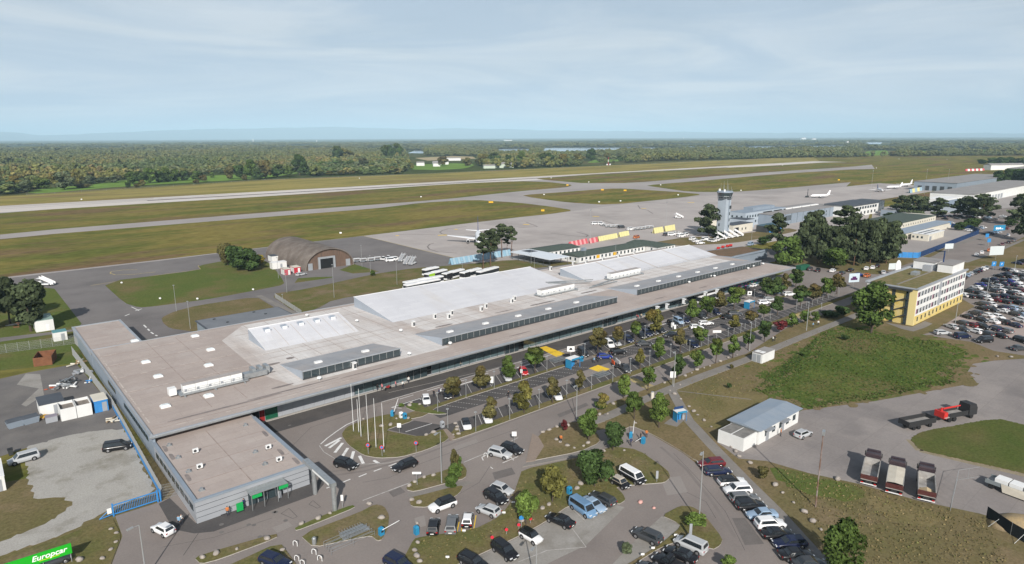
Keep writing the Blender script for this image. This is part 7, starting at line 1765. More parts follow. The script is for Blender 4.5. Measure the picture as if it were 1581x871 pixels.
# small airfield signs and lights
for i,f in enumerate(((188,438.5),(247.5,463),(305,463.5),(391,449),(126,309),(851,275.5),(909,282),(1020,286.5),(1144,295),(840,301.5),(925,313),(958,311.5),(1047,302),(1208,255.6),(1353,260),(1388,246),(1462,246.5),(526,361.5),(555,276),(650,305))):
 x,y=at(*f); s_=.6 if f[1] > 400 else 1.1; o=thing('taxiway_sign','small pale airfield marker board, %s of its kind on the grass' % ordinal(i),'sign',(x,y,.05),-YAW,'marker boards on the airfield'); MB().box(-.6*s_,.6*s_,-.1,.1,.3,.3+.8*s_).build('panel',M_WHITEPAINT,o); MB().box(-.06,.06,.1,.2,0,1).build('post',M_POLE,o)
for i,(f,w) in enumerate((((758,314),4),((965,295.5),3),((930,294.5),3),((838,327),2.5),((876,287),2.5),((1295,279),2.5))):x,y=at(*f); o=thing('guidance_sign','yellow airfield guidance board, %s on the islands' % ordinal(i),'sign',(x,y,.05),-YAW,'yellow guidance boards'); MB().box(-w/2,w/2,-.1,.1,.3,1.7).build('panel',M_YTEXT,o); MB().box(-w/2,-w/2+.1,.1,.2,0,1).build('post',M_POLE,o)
# ================================================================ boulders
def rock(seed):
 rs=np.random.RandomState(seed); rings=[]
 for k,(z,r) in enumerate(((0,.92),(.28,1.0),(.55,.82),(.74,.5))):
  rings.append([(r*math.cos(t)*(1+rs.uniform(-.2,.2)),r*.78*math.sin(t)*(1+rs.uniform(-.2,.2)),z+rs.uniform(-.06,.06)*(k > 0)) for t in np.linspace(0,6.283,9)[:-1]])
 return MB().loft(rings).mesh('boulder',M_ROCK,True)
M_ROCK=mat('boulder_stone',(.27,.24,.215),.9,c2=(.35,.315,.28),scale=1.2,c3=(.22,.19,.17),scale3=2.0,lo3=.5,hi3=.7,bump=.3,bump_scale=5)
ROCKS=[rock(i) for i in range(5)]; M_ROCKPINK=mat('painted_boulder',(.58,.33,.29),.9,c2=(.5,.28,.25),scale=1.5)
rk=[(561,648),(589,659),(603,657),(612,647.5),(630.5,646.5),(658,672.5),(669.5,669),(705.5,664.7),(703,655),(706,660),(570,779),(589,801),(491.6,801.5),(509.5,793.5),(465.7,810),(632,751),(640,745),(655,738),(669.5,735),(644,809),(645,839),(640,851),(644,860),(648,868),(635.7,773),(647,777),(412,832.7),(436,850.5),(366,849),(334,855.7),(312.7,862),(171.5,818),(179,838),(171.5,849.7),(158.5,863.5),(123,866),(180,824),
 (838,668.4),(848,664.7),(859.7,660),(865,683.4),(876,689),(886.5,692.6),(901,689.7),(908,685),(859,679.7),(981,654),(931,697),(942.7,722),(935.5,715),(896.5,748),(891,755.5),(847.6,780),(837.5,785.7),(963.7,696.4),(988.8,776),(1009.5,785),(1063.7,628.6),(1071,636),(1077,641.6),(1086.8,650),(1098,659.8),(1128.5,690.6),(1135.7,698),(1141,705.6),(1158,715.7),(1197,750),(1208,762),(1225,777),(1241.5,791.5),(1254.5,806),(1267.5,819),
 (1026,592),(1034.6,604),(1050,595),(1058,581),(1068,576.7),(1075.7,572),(1087,569),(1096,566),(1112,558.7),(1124,553),(1138,549),(1041,609),(1051,617),(926,641),(938,640),(947,624.5),(877,658),(635,622.5),(648,625.5),(632,627),(700,672),(708,671),(1293,741),(805,805),(801,812),(1540,551),(1561,552),(496,862)]
rk_names=[((0,600),'rental station'),((600,720),'junction'),((720,1000),'grass slope'),((1000,1130),'footpath'),((1130,1700),'works yard')]
rc_={}
for i,(x_,y_) in enumerate(rk):
 x,y=at(x_,y_); pink=(x_,y_) in ((988.8,776),(1009.5,785))
 z_=[n for (a,b_),n in rk_names if a <= x_ < b_][0]; k=rc_.get(z_,0); rc_[z_]=k+1
 me=ROCKS[i % 5]
 if pink:me=me.copy(); me.materials.clear(); me.materials.append(M_ROCKPINK)
 s_=trnd.uniform(.30,.62)
 link('boulder',me,None,(x,y,.02 if pink else .10),trnd.uniform(0,6),None,('pink painted boulder, the %s of two in the lot entrance' % ('upper' if x_ < 1000 else 'lower')) if pink else 'grey boulder by the %s, %s of its line' % (z_,ordinal(k)),'boulder','boulders along the verges',sc=(s_,s_,s_*trnd.uniform(.8,1.15)))
 # ================================================================ barriers, shelters, machines
def barrier(foot,arm_deg,label,arm=3.2,up=10,post=M_CYAN):
 x,y=at(*foot); o=thing('parking_barrier',label,'barrier',(x,y,.05),R(arm_deg),'parking barriers')
 MB().loft([[(-.35,-.3,0),(.35,-.3,0),(.35,.3,0),(-.35,.3,0)],[(-.35,-.3,1.15),(.35,-.3,1.15),(.35,.3,1.15),(-.35,.3,1.15)],[(-.2,-.2,1.35),(.2,-.2,1.35),(.2,.2,1.35),(-.2,.2,1.35)]]).build('cabinet',post,o)
 if arm:MB().tube((0,-.35,1.05),(arm*math.cos(R(up)),-.35,1.05+arm*math.sin(R(up))),.06,.05,6).build('boom',M_WHITEPAINT,o)
 MB().box(-.2,.2,-.33,-.30,.6,.9).build('display',M_TRIM,o)
 return o
barrier((606,643),40,'blue barrier with raised white boom at the corner of the round island',3.4,30); barrier((625,647),0,'second blue pillar at the round island entry',0); barrier((619.5,645.5),0,'white pillar between the two blue ones',0,post=M_WHITEPAINT); barrier((589,827),5,'blue barrier with a white boom beside the trolley shelter',3.0,3); barrier((643,825),90,'slim blue pillar under a boulder by the yellow bays',0)
barrier((974,677),35,'upper blue barrier of the lot entrance with a long white boom',3.6,18); barrier((993,685),190,'lower blue barrier of the lot entrance',2.4,4); barrier((879,763),0,'blue box half hidden beside the dark bush',0); barrier((898,558),0,'slim turquoise pillar beside the first shelter',0); barrier((683,660),0,'grey pillar at the corner bays',0,post=M_CLAD)
def shelter(foot,label,rz=0.0,s=1.0):
 x,y=at(*foot); o=thing('ticket_shelter',label,'shelter',(x,y,.03),rz,'blue ticket shelters')
 MB().box(-1.7,1.7,-1.2,1.0,2.45,2.6).build('roof',M_WHITEPAINT,o)
 for a in (-1.6,1.5):
  for c_ in (-1.1,.85):MB().box(a,a+.1,c_,c_+.1,0,2.45).build('post',M_SIGNBLUE,o)
 MB().box(-1.6,1.6,.9,.96,.1,2.4).build('back_panel',M_CYAN,o); MB().box(-1.58,-1.5,-1.0,.85,.1,2.3).build('side_panel',M_CYAN,o)
 for k in range(2):MB().box(-.9+k*.9,-.3+k*.9,.3,.8,0,1.7).build('ticket_machine',M_SIGNBLUE,o)
 MB().box(-1.6,1.5,-1.32,-1.2,2.3,2.75).build('fascia',M_CYAN,o)
 return o
shelter((884,567),'blue ticket shelter with white roof near the yellow crossing'); o=shelter((1049,650),'blue ticket shelter with a dark sign beside the footpath',R(-20)); o.scale=(.72,.72,.9); MB().box(-1.5,1.5,.6,.7,2.7,3.3).build('name_board',M_BLUEFENCE,o); shelter((1156,476),'blue ticket shelter at the far end of the car park')
def litter_bin(foot,label,m,h=1.0,r=.3):
 x,y=at(*foot); o=thing('litter_bin',label,'bin',(x,y,.05)); MB().tube((0,0,0),(0,0,h),r,r*1.05,10).build('drum',m,o); MB().tube((0,0,h),(0,0,h+.15),r*1.1,r*.6,10).build('lid',M_STEEL,o)
litter_bin((485.5,841),'silver litter bin beside the trolley shelter',M_STEEL); litter_bin((432,768),'grey bin beside the rental entrance',M_CLAD); litter_bin((1054.5,648),'grey bin next to the footpath shelter',M_CLAD); litter_bin((1007,616),'cream box pillar on the footpath corner',M_CREAM,1.6,.35)
x,y=at(17,703); o=thing('wheeled_bin','dark wheeled bin behind the silver car','bin',(x,y,.03)); MB().loft([[(-.3,-.35,.1),(.3,-.35,.1),(.3,.35,.1),(-.3,.35,.1)],[(-.4,-.45,1.2),(.4,-.45,1.2),(.4,.45,1.2),(-.4,.45,1.2)]]).build('body',M_FRAME,o); MB().box(-.42,.42,-.47,.47,1.2,1.3).build('lid',M_TRIM,o)
x,y=at(1239,417); o=thing('green_skip','dark green skip at the edge of the pine wood','skip',(x,y,.03),R(-8)); MB().loft([[(-3,-1.1,.1),(3,-1.1,.1),(3,1.1,.1),(-3,1.1,.1)],[(-3.3,-1.2,2.2),(3.3,-1.2,2.2),(3.3,1.2,2.2),(-3.3,1.2,2.2)]]).build('tub',M_DKGREEN,o)
for k in range(5):MB().box(-2.8+k*1.3,-2.65+k*1.3,-1.24,-1.16,.2,2.1).build('rib',M_DKGREEN,o)
# luggage trolleys and their shelter
def trolley_mesh():
 b=MB(); b.box(-.45,.45,-.28,.28,.16,.20); b.tube((-.42,-.25,.18),(-.5,-.25,1.0),.02,.02,4).tube((-.42,.25,.18),(-.5,.25,1.0),.02,.02,4).tube((-.5,-.27,1.0),(-.5,.27,1.0),.025,.025,4).box(-.46,-.1,-.24,.24,.62,.66)
 for a,c_ in ((-.38,-.22),(-.38,.22),(.4,0)):b.tube((a,c_-.03,.08),(a,c_+.03,.08),.08,.08,6)
 return b.mesh('luggage_trolley',M_STEEL)
TM=trolley_mesh()
def trolleys(foot,n,rz,label,step=.34,rows=1,gap=.8):
 x,y=at(*foot); c_,s_=math.cos(rz),math.sin(rz)
 for r_ in range(rows):
  for i in range(n):
   u,v=i*step-n*step/2,r_*gap
   link('luggage_trolley',TM,None,(x+u*c_-v*s_,y+u*s_+v*c_,.04),rz,None,'%s, %s in the %s row' % (label,ordinal(i),ordinal(r_)),'trolley','luggage trolleys')
trolleys((866,558),8,R(0),'luggage trolley beside the first yellow crossing',.5,3); trolleys((934,581),8,R(0),'luggage trolley below the second yellow crossing',.5,3)
x,y=at(540,837); o=thing('trolley_stand','steel trolley stand on the forecourt island','trolley stand',(x,y,.05),0)
for k in range(4):
 MB().tube((-3.4,-1.2+k*.8,.5),(3.4,-1.2+k*.8,.5),.03,.03,4).build('rail',M_STEEL,o); MB().tube((-3.4,-1.2+k*.8,.9),(3.4,-1.2+k*.8,.9),.03,.03,4).build('rail',M_STEEL,o)
 for q in (-3.4,0,3.4):MB().tube((q,-1.2+k*.8,0),(q,-1.2+k*.8,.95),.03,.03,4).build('post',M_STEEL,o)
trolleys((552,825),9,R(0),'luggage trolley parked in the steel stand',.42,2)
# bicycles stands / hoops
HOOP=MB()
for k in range(6):
 t0_,t1_=math.pi*k/6,math.pi*(k+1)/6; HOOP.tube((.35*math.cos(t0_),0,.5+.3*math.sin(t0_)),(.35*math.cos(t1_),0,.5+.3*math.sin(t1_)),.05,.05,6)
HOOP.tube((.35,0,0),(.35,0,.5),.05,.05,6).tube((-.35,0,0),(-.35,0,.5),.05,.05,6); HOOP=HOOP.mesh('hoop_bollard',M_WHITEPAINT)
for i,f in enumerate(((485,856),(494,866),(458.5,866),(467,873),(456,843),(750,706))):x,y=at(*f); link('hoop_bollard',HOOP,None,(x,y,.03),R(120),None,'white hoop bollard on the forecourt, %s of the group' % ordinal(i),'bollard','hoop bollards on the forecourt')
# motorcycles by the terminal
def motorbike(p,rz,label,c_):
 x,y=at(*p); o=thing('motorcycle',label,'motorcycle',(x,y,.03),rz,'motorcycles',c_)
 for xx in (-.7,.7):MB().tube((xx,-.06,.32),(xx,.06,.32),.32,.32,12).build('wheel',M_TYRE,o)
 MB().loft([[(-.6,-.12,.75),(-.6,.12,.75),(-.6,.12,.9),(-.6,-.12,.9)],[(0,-.16,.45),(0,.16,.45),(0,.16,.95),(0,-.16,.95)],[(.5,-.13,.6),(.5,.13,.6),(.5,.13,1.0),(.5,-.13,1.0)]]).build('body',M_PAINT,o,color=c_); MB().tube((.5,-.35,1.1),(.5,.35,1.1),.03,.03,5).build('handlebar',M_TRIM,o); MB().tube((.7,0,.32),(.45,0,1.1),.05,.05,5).build('fork',M_STEEL,o)
motorbike((520,616),R(-20),'dark motorcycle leaning at the terminal wall',(.03,.03,.03)); motorbike((599,602),R(10),'motorcycle among the people at the first doors',(.3,.03,.03)); motorbike((681,607),R(230),'white motorcycle beside the black saloon',(.7,.7,.7))
# ================================================================ fences and gate at the left end
MESH=MB()
for k in range(21):MESH.box(-1.22+k*.122,-1.205+k*.122,-.01,.01,.05,2.5)
for k in range(6):MESH.box(-1.24,1.24,-.012,.012,.1+k*.47,.125+k*.47)
MESH=MESH.mesh('mesh_panel',M_POLE)
FPOST=MB().box(-.04,.04,-.04,.04,0,2.6).mesh('fence_post',M_POLE)
def fence(pts,label,metric=True,blue=False,scz=1.0,mesh=MESH,post=FPOST,w=2.5,name='mesh_fence'):
 o=thing(name,label,'fence')
 for (x0,y0),(x1,y1) in zip(pts,pts[1:]):
  d=Vector((x1-x0,y1-y0)); n=max(1,round(d.length/w)); a=math.atan2(d.y,d.x)
  for i in range(n):
   p=Vector((x0,y0))+d*((i+.5)/n); q=Vector((x0,y0))+d*(i/n)
   link('mesh_panel',mesh,o,(p.x,p.y,0),a,sc=(d.length/n/w,1,scz)); link('fence_post',post,o,(q.x,q.y,0),a,sc=(1,1,scz))
   if blue:MB().box(-w/2*d.length/n/w,w/2*d.length/n/w,-.05,-.02,.05,.95).build('blue_sheet',M_BLUEPAINT,o,loc=(p.x,p.y,0),rz=a)
 return o
fence([(20.4,157),(19.3,110.2)],'tall mesh fence with a blue foot along the side wall',blue=True); fence([(19.2,205),(20.4,157)],'mesh fence between storage yard and terminal annex'); fence(px_poly([(-60,556),(10,545),(116,531),(121,536)]),'pale mesh fence across the lawn of the storage yard'); fence([(19.3,110.0),(21.4,109.6)],'short mesh fence joining the gate to the wall'); fence(px_poly([(425,460),(466,487)]),'low mesh fence beside the airside path',scz=.7)
g_=thing('sliding_gate','bright blue sliding gate of upright bars at the yard entrance','gate',(15.4,109.5,.03),0)
for z in (.25,1.75):MB().box(-3.1,3.1,-.06,.06,z,z+.14).build('rail',M_BLUEPAINT,g_)
for k in range(26):MB().box(-3.05+k*.24,-3.0+k*.24,-.03,.03,.35,1.78).build('bar',M_BLUEPAINT,g_)
for x in (-3.2,3.0,3.4):MB().box(x,x+.2,-.12,.12,0,2.1).build('post',M_BLUEPAINT,g_)
MB().tube((-3.1,0,.4),(-5.0,0,.2),.07,.07,6).build('tail_beam',M_BLUEPAINT,g_); MB().tube((-3.1,0,1.6),(-5.0,0,.2),.06,.06,6).build('tail_brace',M_BLUEPAINT,g_); MB().box(-3.9,-3.3,-.2,-.14,.7,1.6).build('notice',M_WHITEPAINT,g_)
# works-yard screen fence, sand heap
M_SCREEN=mat('dark_screen',(.018,.022,.024),.9)
P=px_poly([(1522,800),(1560,826),(1640,872)]); o=thing('screen_fence','dark fabric site fence at the right lower edge','fence')
for (x0,y0),(x1,y1) in zip(P,P[1:]):
 d=Vector((x1-x0,y1-y0)); n=max(1,round(d.length/3.4)); a=math.atan2(d.y,d.x)
 for i in range(n):
  p=Vector((x0,y0))+d*((i+.5)/n); w_=d.length/n/2
  MB().box(-w_+.03,w_-.03,-.015,.015,.1,2.0).build('screen_panel',M_SCREEN,o,loc=(p.x,p.y,0),rz=a); MB().tube((w_,0,0),(w_,0,2.1),.03,.03,5).build('post',M_POLE,o,loc=(p.x,p.y,0),rz=a); MB().tube((0,0,1.2),(0,-1.6,.05),.03,.03,5).build('brace',M_POLE,o,loc=(p.x,p.y,0),rz=a)
P=px_poly([(1467,790),(1478,742),(1510,737)]); o=fence(P,'thin open site fence frames beside the grey trailer',mesh=MB().box(-1.24,1.24,-.02,.02,1.9,1.94).box(-1.24,1.24,-.02,.02,.1,.14).mesh('fence_frame',M_POLE),post=MB().box(-.02,.02,-.02,.02,0,1.95).mesh('fence_post',M_POLE)); x,y=at(1568,808)
rs=np.random.RandomState(8); rings=[]
for z,r in ((0,1.0),(.45,.72),(.85,.42),(1.05,.12)):rings.append([(4.6*r*math.cos(t)*(1+rs.uniform(-.1,.1)),2.6*r*math.sin(t)*(1+rs.uniform(-.1,.1)),z) for t in np.linspace(0,6.283,17)[:-1]])
MB().loft(rings).build('sand_heap',mat('sand_heap',(.34,.25,.13),.95,c2=(.24,.19,.13),scale=.6,fine=.25,fine_scale=4),None,loc=(x,y,.02),rz=R(-25),label='low heap of sand and gravel behind the site fence',cat='sand heap',smooth=True)
# airfield perimeter fence posts beyond the runway read as a thin line
fence([(60,830),(330,905),(560,880),(900,880),(1400,880)],'long low perimeter fence beyond the runway',scz=.9,w=25.0,mesh=MB().box(-12.5,12.5,-.03,.03,1.9,2.0).box(-12.5,12.5,-.03,.03,1.0,1.06).mesh('fence_wire',M_POLE))
# ================================================================ apron: screens, stairs, carts, aircraft
def screens(p0,p1,n,h,mats_,label,name='blast_screen',lean=.8):
 a,b_=Vector(at(*p0)),Vector(at(*p1)); d=b_-a; o=thing(name,label,'screen',a.to_3d(),math.atan2(d.y,d.x),'screens on the apron'); w=d.length/n
 for i in range(n):
  MB().quad([(i*w+.05,0,.1),((i+1)*w-.05,0,.1),((i+1)*w-.05,lean,h),(i*w+.05,lean,h)]).quad([(i*w+.05,lean+.05,h),((i+1)*w-.05,lean+.05,h),((i+1)*w-.05,lean*2+.05,.1),(i*w+.05,lean*2+.05,.1)]).build('panel',mats_[i % len(mats_)],o)
 return o
M_PINKS=mat('pink_barrier',(.52,.10,.12),.7); M_PINK2=mat('pale_pink_barrier',(.62,.30,.30),.7); M_YS=mat('pale_yellow_barrier',(.62,.58,.28),.7); M_SB=mat('pale_blue_screen',(.22,.36,.46),.6); M_SB2=mat('pale_blue_screen_worn',(.29,.41,.49),.6)
screens((880,382),(908,376),9,2.8,[M_PINKS,M_PINK2],'row of pink barriers behind the green roofs'); screens((911,376.5),(924,373.5),4,2.8,[M_PINK2,M_PINKS],'short row of pale pink barriers next to the yellow ones'); screens((925,373.3),(954,367.5),8,2.8,[M_YS],'long row of pale yellow barriers by the barracks'); screens((957,366.5),(972,363.5),4,2.8,[M_YS],'short row of pale yellow barriers at the barracks end'); screens((1010.5,361),(1024.5,358.5),4,3.4,[M_YS],'pale yellow barriers on the open apron, nearer set'); screens((1027.5,358),(1043,355),4,3.4,[M_YS],'pale yellow barriers on the open apron, farther set')
screens((697,409.5),(742,402),12,2.9,[M_SB,M_SB2],'pale blue screen fence beside the pines',lean=1.2); screens((742,402),(790,394.5),12,2.9,[M_SB2,M_SB],'farther half of the pale blue screen fence',lean=1.2); screens((1405,298.5),(1424,294.5),5,4.0,[M_SB2,M_YS],'blue and yellow barriers at the apron corner'); screens((1491,264.5),(1520,263.5),9,3.5,[M_PINKS,M_WHITEPAINT],'red and white barriers far across the airfield')
def stairs(p,rz,label,dark=False,h=3.0):
 x,y=at(*p); o=thing('passenger_stairs',label,'aircraft stairs',(x,y,.04),rz,'aircraft stairs')
 MB().box(-2.6,2.6,-1.0,1.0,.45,.8).build('chassis',M_FLEETWHITE,o)
 b=MB(); b.quad([(-3.2,-.7,.5),(2.0,-.7,h),(2.0,.7,h),(-3.2,.7,.5)],1)
 for s in (-1,1):b.quad([(-3.2,s*.75,.45),(2.0,s*.75,h-.1),(2.0,s*.75,h+1.0),(-3.2,s*.75,1.5)])
 b.build('flight',[M_FLEETWHITE,M_FRAME if dark else M_FASCIA],o)
 for k in range(9):
  t=(k+.5)/9; MB().box(-3.2+5.2*t-.28,-3.2+5.2*t+.28,-.68,.68,.5+(h-.5)*t,.56+(h-.5)*t+.08).build('step',M_CLAD,o)
 MB().box(2.0,3.3,-.8,.8,h-.1,h).build('platform',M_FLEETWHITE,o); MB().box(1.6,1.9,-.6,.6,.8,h).build('tower',M_STEEL,o); MB().box(1.4,2.6,.2,1.0,.8,1.9).build('cab',M_FLEETWHITE,o)
 for xx in (-1.8,1.8):
  for s in (-1,1):MB().tube((xx,s*.8,.4),(xx,s*1.02,.4),.4,.4,10).build('wheel',M_TYRE,o)
 return o
for i,(p,a,lb,dk) in enumerate((((1113,370),130,'aircraft stairs at the front of the group by the tower',False),((1123,368),130,'second aircraft stairs of the group by the tower',True),((1131,366.5),130,'third aircraft stairs of the group by the tower',True),((1139,365),130,'rear aircraft stairs of the group by the tower',False),((1048,337),135,'single aircraft stairs out on the apron',False),((621,403.5),35,'aircraft stairs beside the shelter, left one',False),((629,408),35,'aircraft stairs beside the shelter, middle one',False),((637,408.5),35,'aircraft stairs beside the shelter, right one',False),((72,441),140,'lone white aircraft stairs by the pines at the left edge',False))):stairs(p,R(a),lb,dk,3.6 if i < 4 else 3.0)
TUG={}
def tug(p,rz,label,kind='tractor',group='ground vehicles on the apron'):
 x,y=at(*p)
 if kind == 'pickup':return car(x,y,rz,'pickup','white',label,group,False,z=.05)
 if kind == 'van':return car(x,y,rz,'van','white',label,group,False,z=.05)
 if kind == 'black':return car(x,y,rz,'van','dark grey',label,group,False,z=.05)
 if kind == 'tractor':
  o=thing('baggage_tractor',label,'tractor',(x,y,.05),rz,group)
  MB().box(-1.6,1.6,-.75,.75,.35,.95).build('body',M_FLEETWHITE,o); MB().box(-.6,.5,-.7,.7,1.75,1.85).build('canopy',M_FLEETWHITE,o); MB().box(-.6,.5,-.65,.65,.95,1.75).build('cab_glass',M_CARGLASS,o)
 else:
  o=thing('baggage_cart',label,'cart',(x,y,.05),rz,group)
  MB().box(-1.5,1.5,-.8,.8,.4,.55).build('bed',M_STEEL,o); MB().box(-1.5,-1.42,-.8,.8,.55,1.7).build('end_panel',M_FLEETWHITE,o); MB().box(1.42,1.5,-.8,.8,.55,1.7).build('end_panel',M_FLEETWHITE,o); MB().box(-1.5,1.5,-.8,.8,1.7,1.8).build('roof',M_FLEETWHITE,o)
 for xx in (-1.0,1.0):
  for s in (-1,1):MB().tube((xx,s*.65,.3),(xx,s*.82,.3),.3,.3,8).build('wheel',M_TYRE,o)
 return o
gz=[((918,347),'van'),((927,347),'van'),((931,349),'cart'),((938.5,351),'cart'),((945.5,351.5),'cart'),((951.5,351),'cart'),((959.5,352.5),'black'),((973,355.5),'van'),((980,355.5),'cart'),((987,355),'cart'),((993,354.3),'cart'),((999,353),'cart'),((1005,352.5),'cart')]
for i,(p,k) in enumerate(gz):tug(p,R(-15),'white %s in the long apron train, %s from its head' % ({'van':'van','cart':'baggage cart','black':'dark loader'}[k],ordinal(i)) if k != 'black' else 'dark belt loader in the middle of the apron train',k)
gz=[((1029,364),'black'),((1036,364),'van'),((1041.5,362),'pickup'),((1047,362),'pickup'),((1052,366.3),'van'),((1059,364.5),'van'),((1069,371),'van'),((1075,374),'pickup'),((1081,377),'pickup'),((1090,371),'van'),((1096,373),'tractor'),((1101,374),'tractor'),((1107,372.5),'van'),((1085,372),'tractor'),((1143,329),'van'),((1136,329.5),'pickup'),((1084,353),'cart'),((1089,353.5),'cart'),((1096,354),'cart'),((1101,354.5),'cart')]
for i,(p,k) in enumerate(gz):tug(p,R(trnd.uniform(-30,10)),'%s %s near the tower stairs, %s from the barracks' % ('dark' if k == 'black' else 'white',{'van':'van','black':'van','cart':'cart','pickup':'pickup','tractor':'tractor'}[k],ordinal(i)),k,'ground vehicles near the tower')
for i,(p,k) in enumerate([((551,405),'cart'),((561,405),'cart'),((573,404),'cart'),((583,402.5),'cart'),((592,402),'tractor'),((603,404),'van'),((609,402.5),'van'),((600,400.5),'tractor')]):tug(p,R(-12),'white %s beside the aircraft shelter, %s from its wall' % ({'cart':'low cart','tractor':'tractor','van':'van'}[k],ordinal(i)),k,'ground equipment beside the shelter')
x,y=at(983,368); car(x,y,R(10),'van','orange','orange yellow van beyond the barracks end','ground vehicles on the apron',False)
for i,p in enumerate(((1109,385.5),(1116,383.5),(1123,382),(1128,381))):x,y=at(*p); o=thing('gas_trolley','small red trolley behind the brown roof, %s of four' % ordinal(i),'trolley',(x,y,.05),0,'red trolleys'); MB().box(-.8,.8,-.5,.5,.3,1.3).build('body',M_RED,o); MB().tube((-.4,-.6,.3),(-.4,.6,.3),.3,.3,8).build('wheel',M_TYRE,o); MB().tube((.4,-.6,.3),(.4,.6,.3),.3,.3,8).build('wheel',M_TYRE,o)
hut((1153,356.5),6,3,2.6,'red and white fire vehicle shed beside the tower annex',M_RED,M_CREAM,'shed','shed')
tug((1445,293.5),R(5),'green and white apron bus at the far stand','van'); tug((1457,292.5),R(5),'second green apron vehicle at the far stand','van')
# aircraft
M_JET=mat('aircraft_white',(.74,.74,.75),.35); M_JETBLUE=mat('aircraft_dark_blue',(.02,.05,.16),.4)
def aircraft(nose,tail,L,span,fr,label,fin_m=M_JET,prop=False):
 a,b_=Vector(at(*nose)),Vector(at(*tail)); d=(a-b_).normalized(); c_=(a+b_)/2
 o=thing('airliner' if not prop else 'turboprop_aircraft',label,'aircraft',(c_.x,c_.y,.04),math.atan2(d.y,d.x))
 zc=fr*1.75 if not prop else fr*1.9; h=L/2; rings=[]
 for f,r,dz in ((-1.0,.12,.55),(-.88,.35,.42),(-.7,.66,.22),(-.45,.95,.03),(-.2,1,0),(.55,1,0),(.78,.93,-.02),(.9,.72,-.08),(.97,.4,-.16),(1.0,.08,-.2)):rings.append([(f*h,r*fr*math.cos(t),zc+dz*fr+r*fr*math.sin(t)) for t in np.linspace(0,6.283,13)[:-1]])
 fu=MB().loft(rings).build('fuselage',M_JET,o,smooth=True)
 MB().box(h*.88,h*.93,-fr*.5,fr*.5,zc+fr*.35,zc+fr*.62).build('cockpit_window',M_CARGLASS,fu)
 for s in (-1,1):MB().box(-h*.6,h*.78,s*fr*.985-.02,s*fr*.985+.02,zc+fr*.12,zc+fr*.28).build('cabin_window_line',M_CARGLASS,fu)
 wz=zc-fr*.55 if not prop else zc-fr*.7; cr=L*.17; sw=(.16 if not prop else .02)*L
 for s in (-1,1):
  MB().loft([[(h*.18,s*fr*.6,wz),(h*.18-cr,s*fr*.6,wz),(h*.18-cr,s*fr*.6,wz+.35),(h*.18,s*fr*.6,wz+.4)],[(h*.18-sw,s*span/2,wz+span*.045),(h*.18-sw-cr*.3,s*span/2,wz+span*.045),(h*.18-sw-cr*.3,s*span/2,wz+span*.045+.08),(h*.18-sw,s*span/2,wz+span*.045+.1)]]).build('wing',M_JET,o)
  ey=s*span*(.17 if not prop else .16); ex=h*.18-sw*.28; ez=wz-(.75 if not prop else-.2); er=fr*(.48 if not prop else .33)
  e=MB().loft([[(ex+q*L*.055,ey+r*er*math.cos(t),ez+r*er*math.sin(t)) for t in np.linspace(0,6.283,11)[:-1]] for q,r in ((-1.3,.55),(-.4,.9),(.8,1.0),(1.0,.92))]).build('engine',M_JET,o,smooth=True)
  MB().tube((ex+L*.0552,ey,ez),(ex+L*.0558,ey,ez),er*.8,er*.8,12).build('intake',M_DARK,e)
  if prop:
   for q in range(4):MB().box(-.04,.04,-.1,.1,0,1.6).build('propeller_blade',M_TRIM,e,loc=(ex+L*.06,ey,ez)).rotation_euler=(q*math.pi/2+.4,0,0)
  MB().loft([[(-h*.82,s*.2,zc+fr*.55),(-h*.96,s*.2,zc+fr*.55),(-h*.96,s*.2,zc+fr*.7),(-h*.82,s*.2,zc+fr*.7)],[(-h*.95,s*span*.2,zc+fr*.75),(-h*1.02,s*span*.2,zc+fr*.75),(-h*1.02,s*span*.2,zc+fr*.8),(-h*.95,s*span*.2,zc+fr*.8)]]).build('tailplane',M_JET,o)
  MB().tube((h*.02,s*fr*1.2,0),(h*.02,s*fr*1.2,wz+.2),.35,.2,8).build('main_gear',M_TYRE,o)
 ft=zc+L*.245
 MB().loft([[(-h*.66,-.14,zc+fr*.8),(-h*.95,-.14,zc+fr*.7),(-h*.95,.14,zc+fr*.7),(-h*.66,.14,zc+fr*.8)],[(-h*.90,-.06,ft),(-h*1.03,-.06,ft),(-h*1.03,.06,ft),(-h*.90,.06,ft)]]).build('tail_fin',fin_m,o)
 MB().tube((h*.82,-.15,.35),(h*.82,.15,.35),.35,.35,8).build('nose_gear',M_TYRE,o)
aircraft((740.5,384),(738,367),38,34.5,1.9,'white airliner with blue fin facing the terminal on its stand',M_JETBLUE)
aircraft((1250.5,306),(1281.5,305.5),19.7,21.4,1.2,'white turboprop nearest the grey hall',prop=True); aircraft((1366.5,298.5),(1350,294),19.7,21.4,1.2,'turboprop with a dark tail fin on the far stand',M_JETBLUE,True); aircraft((1369,292),(1392,291.5),19.7,21.4,1.2,'white turboprop between the dark-tailed one and the last',prop=True); aircraft((1386,289),(1411,287.5),22,22,1.25,'last white turboprop at the apron end',prop=True)
aircraft((1372,326),(1388,324),9,11,.6,'small white propeller plane parked in the grass',prop=True)
x,y=at(1246,305); o=thing('ground_power_unit','dark ground unit with a mast before the nearest turboprop','ground unit',(x,y,.05)); MB().box(-2,2,-.9,.9,.3,1.6).build('body',M_FRAME,o); MB().tube((.5,0,1.6),(.8,0,8),.3,.25,6).build('mast',M_FRAME,o)
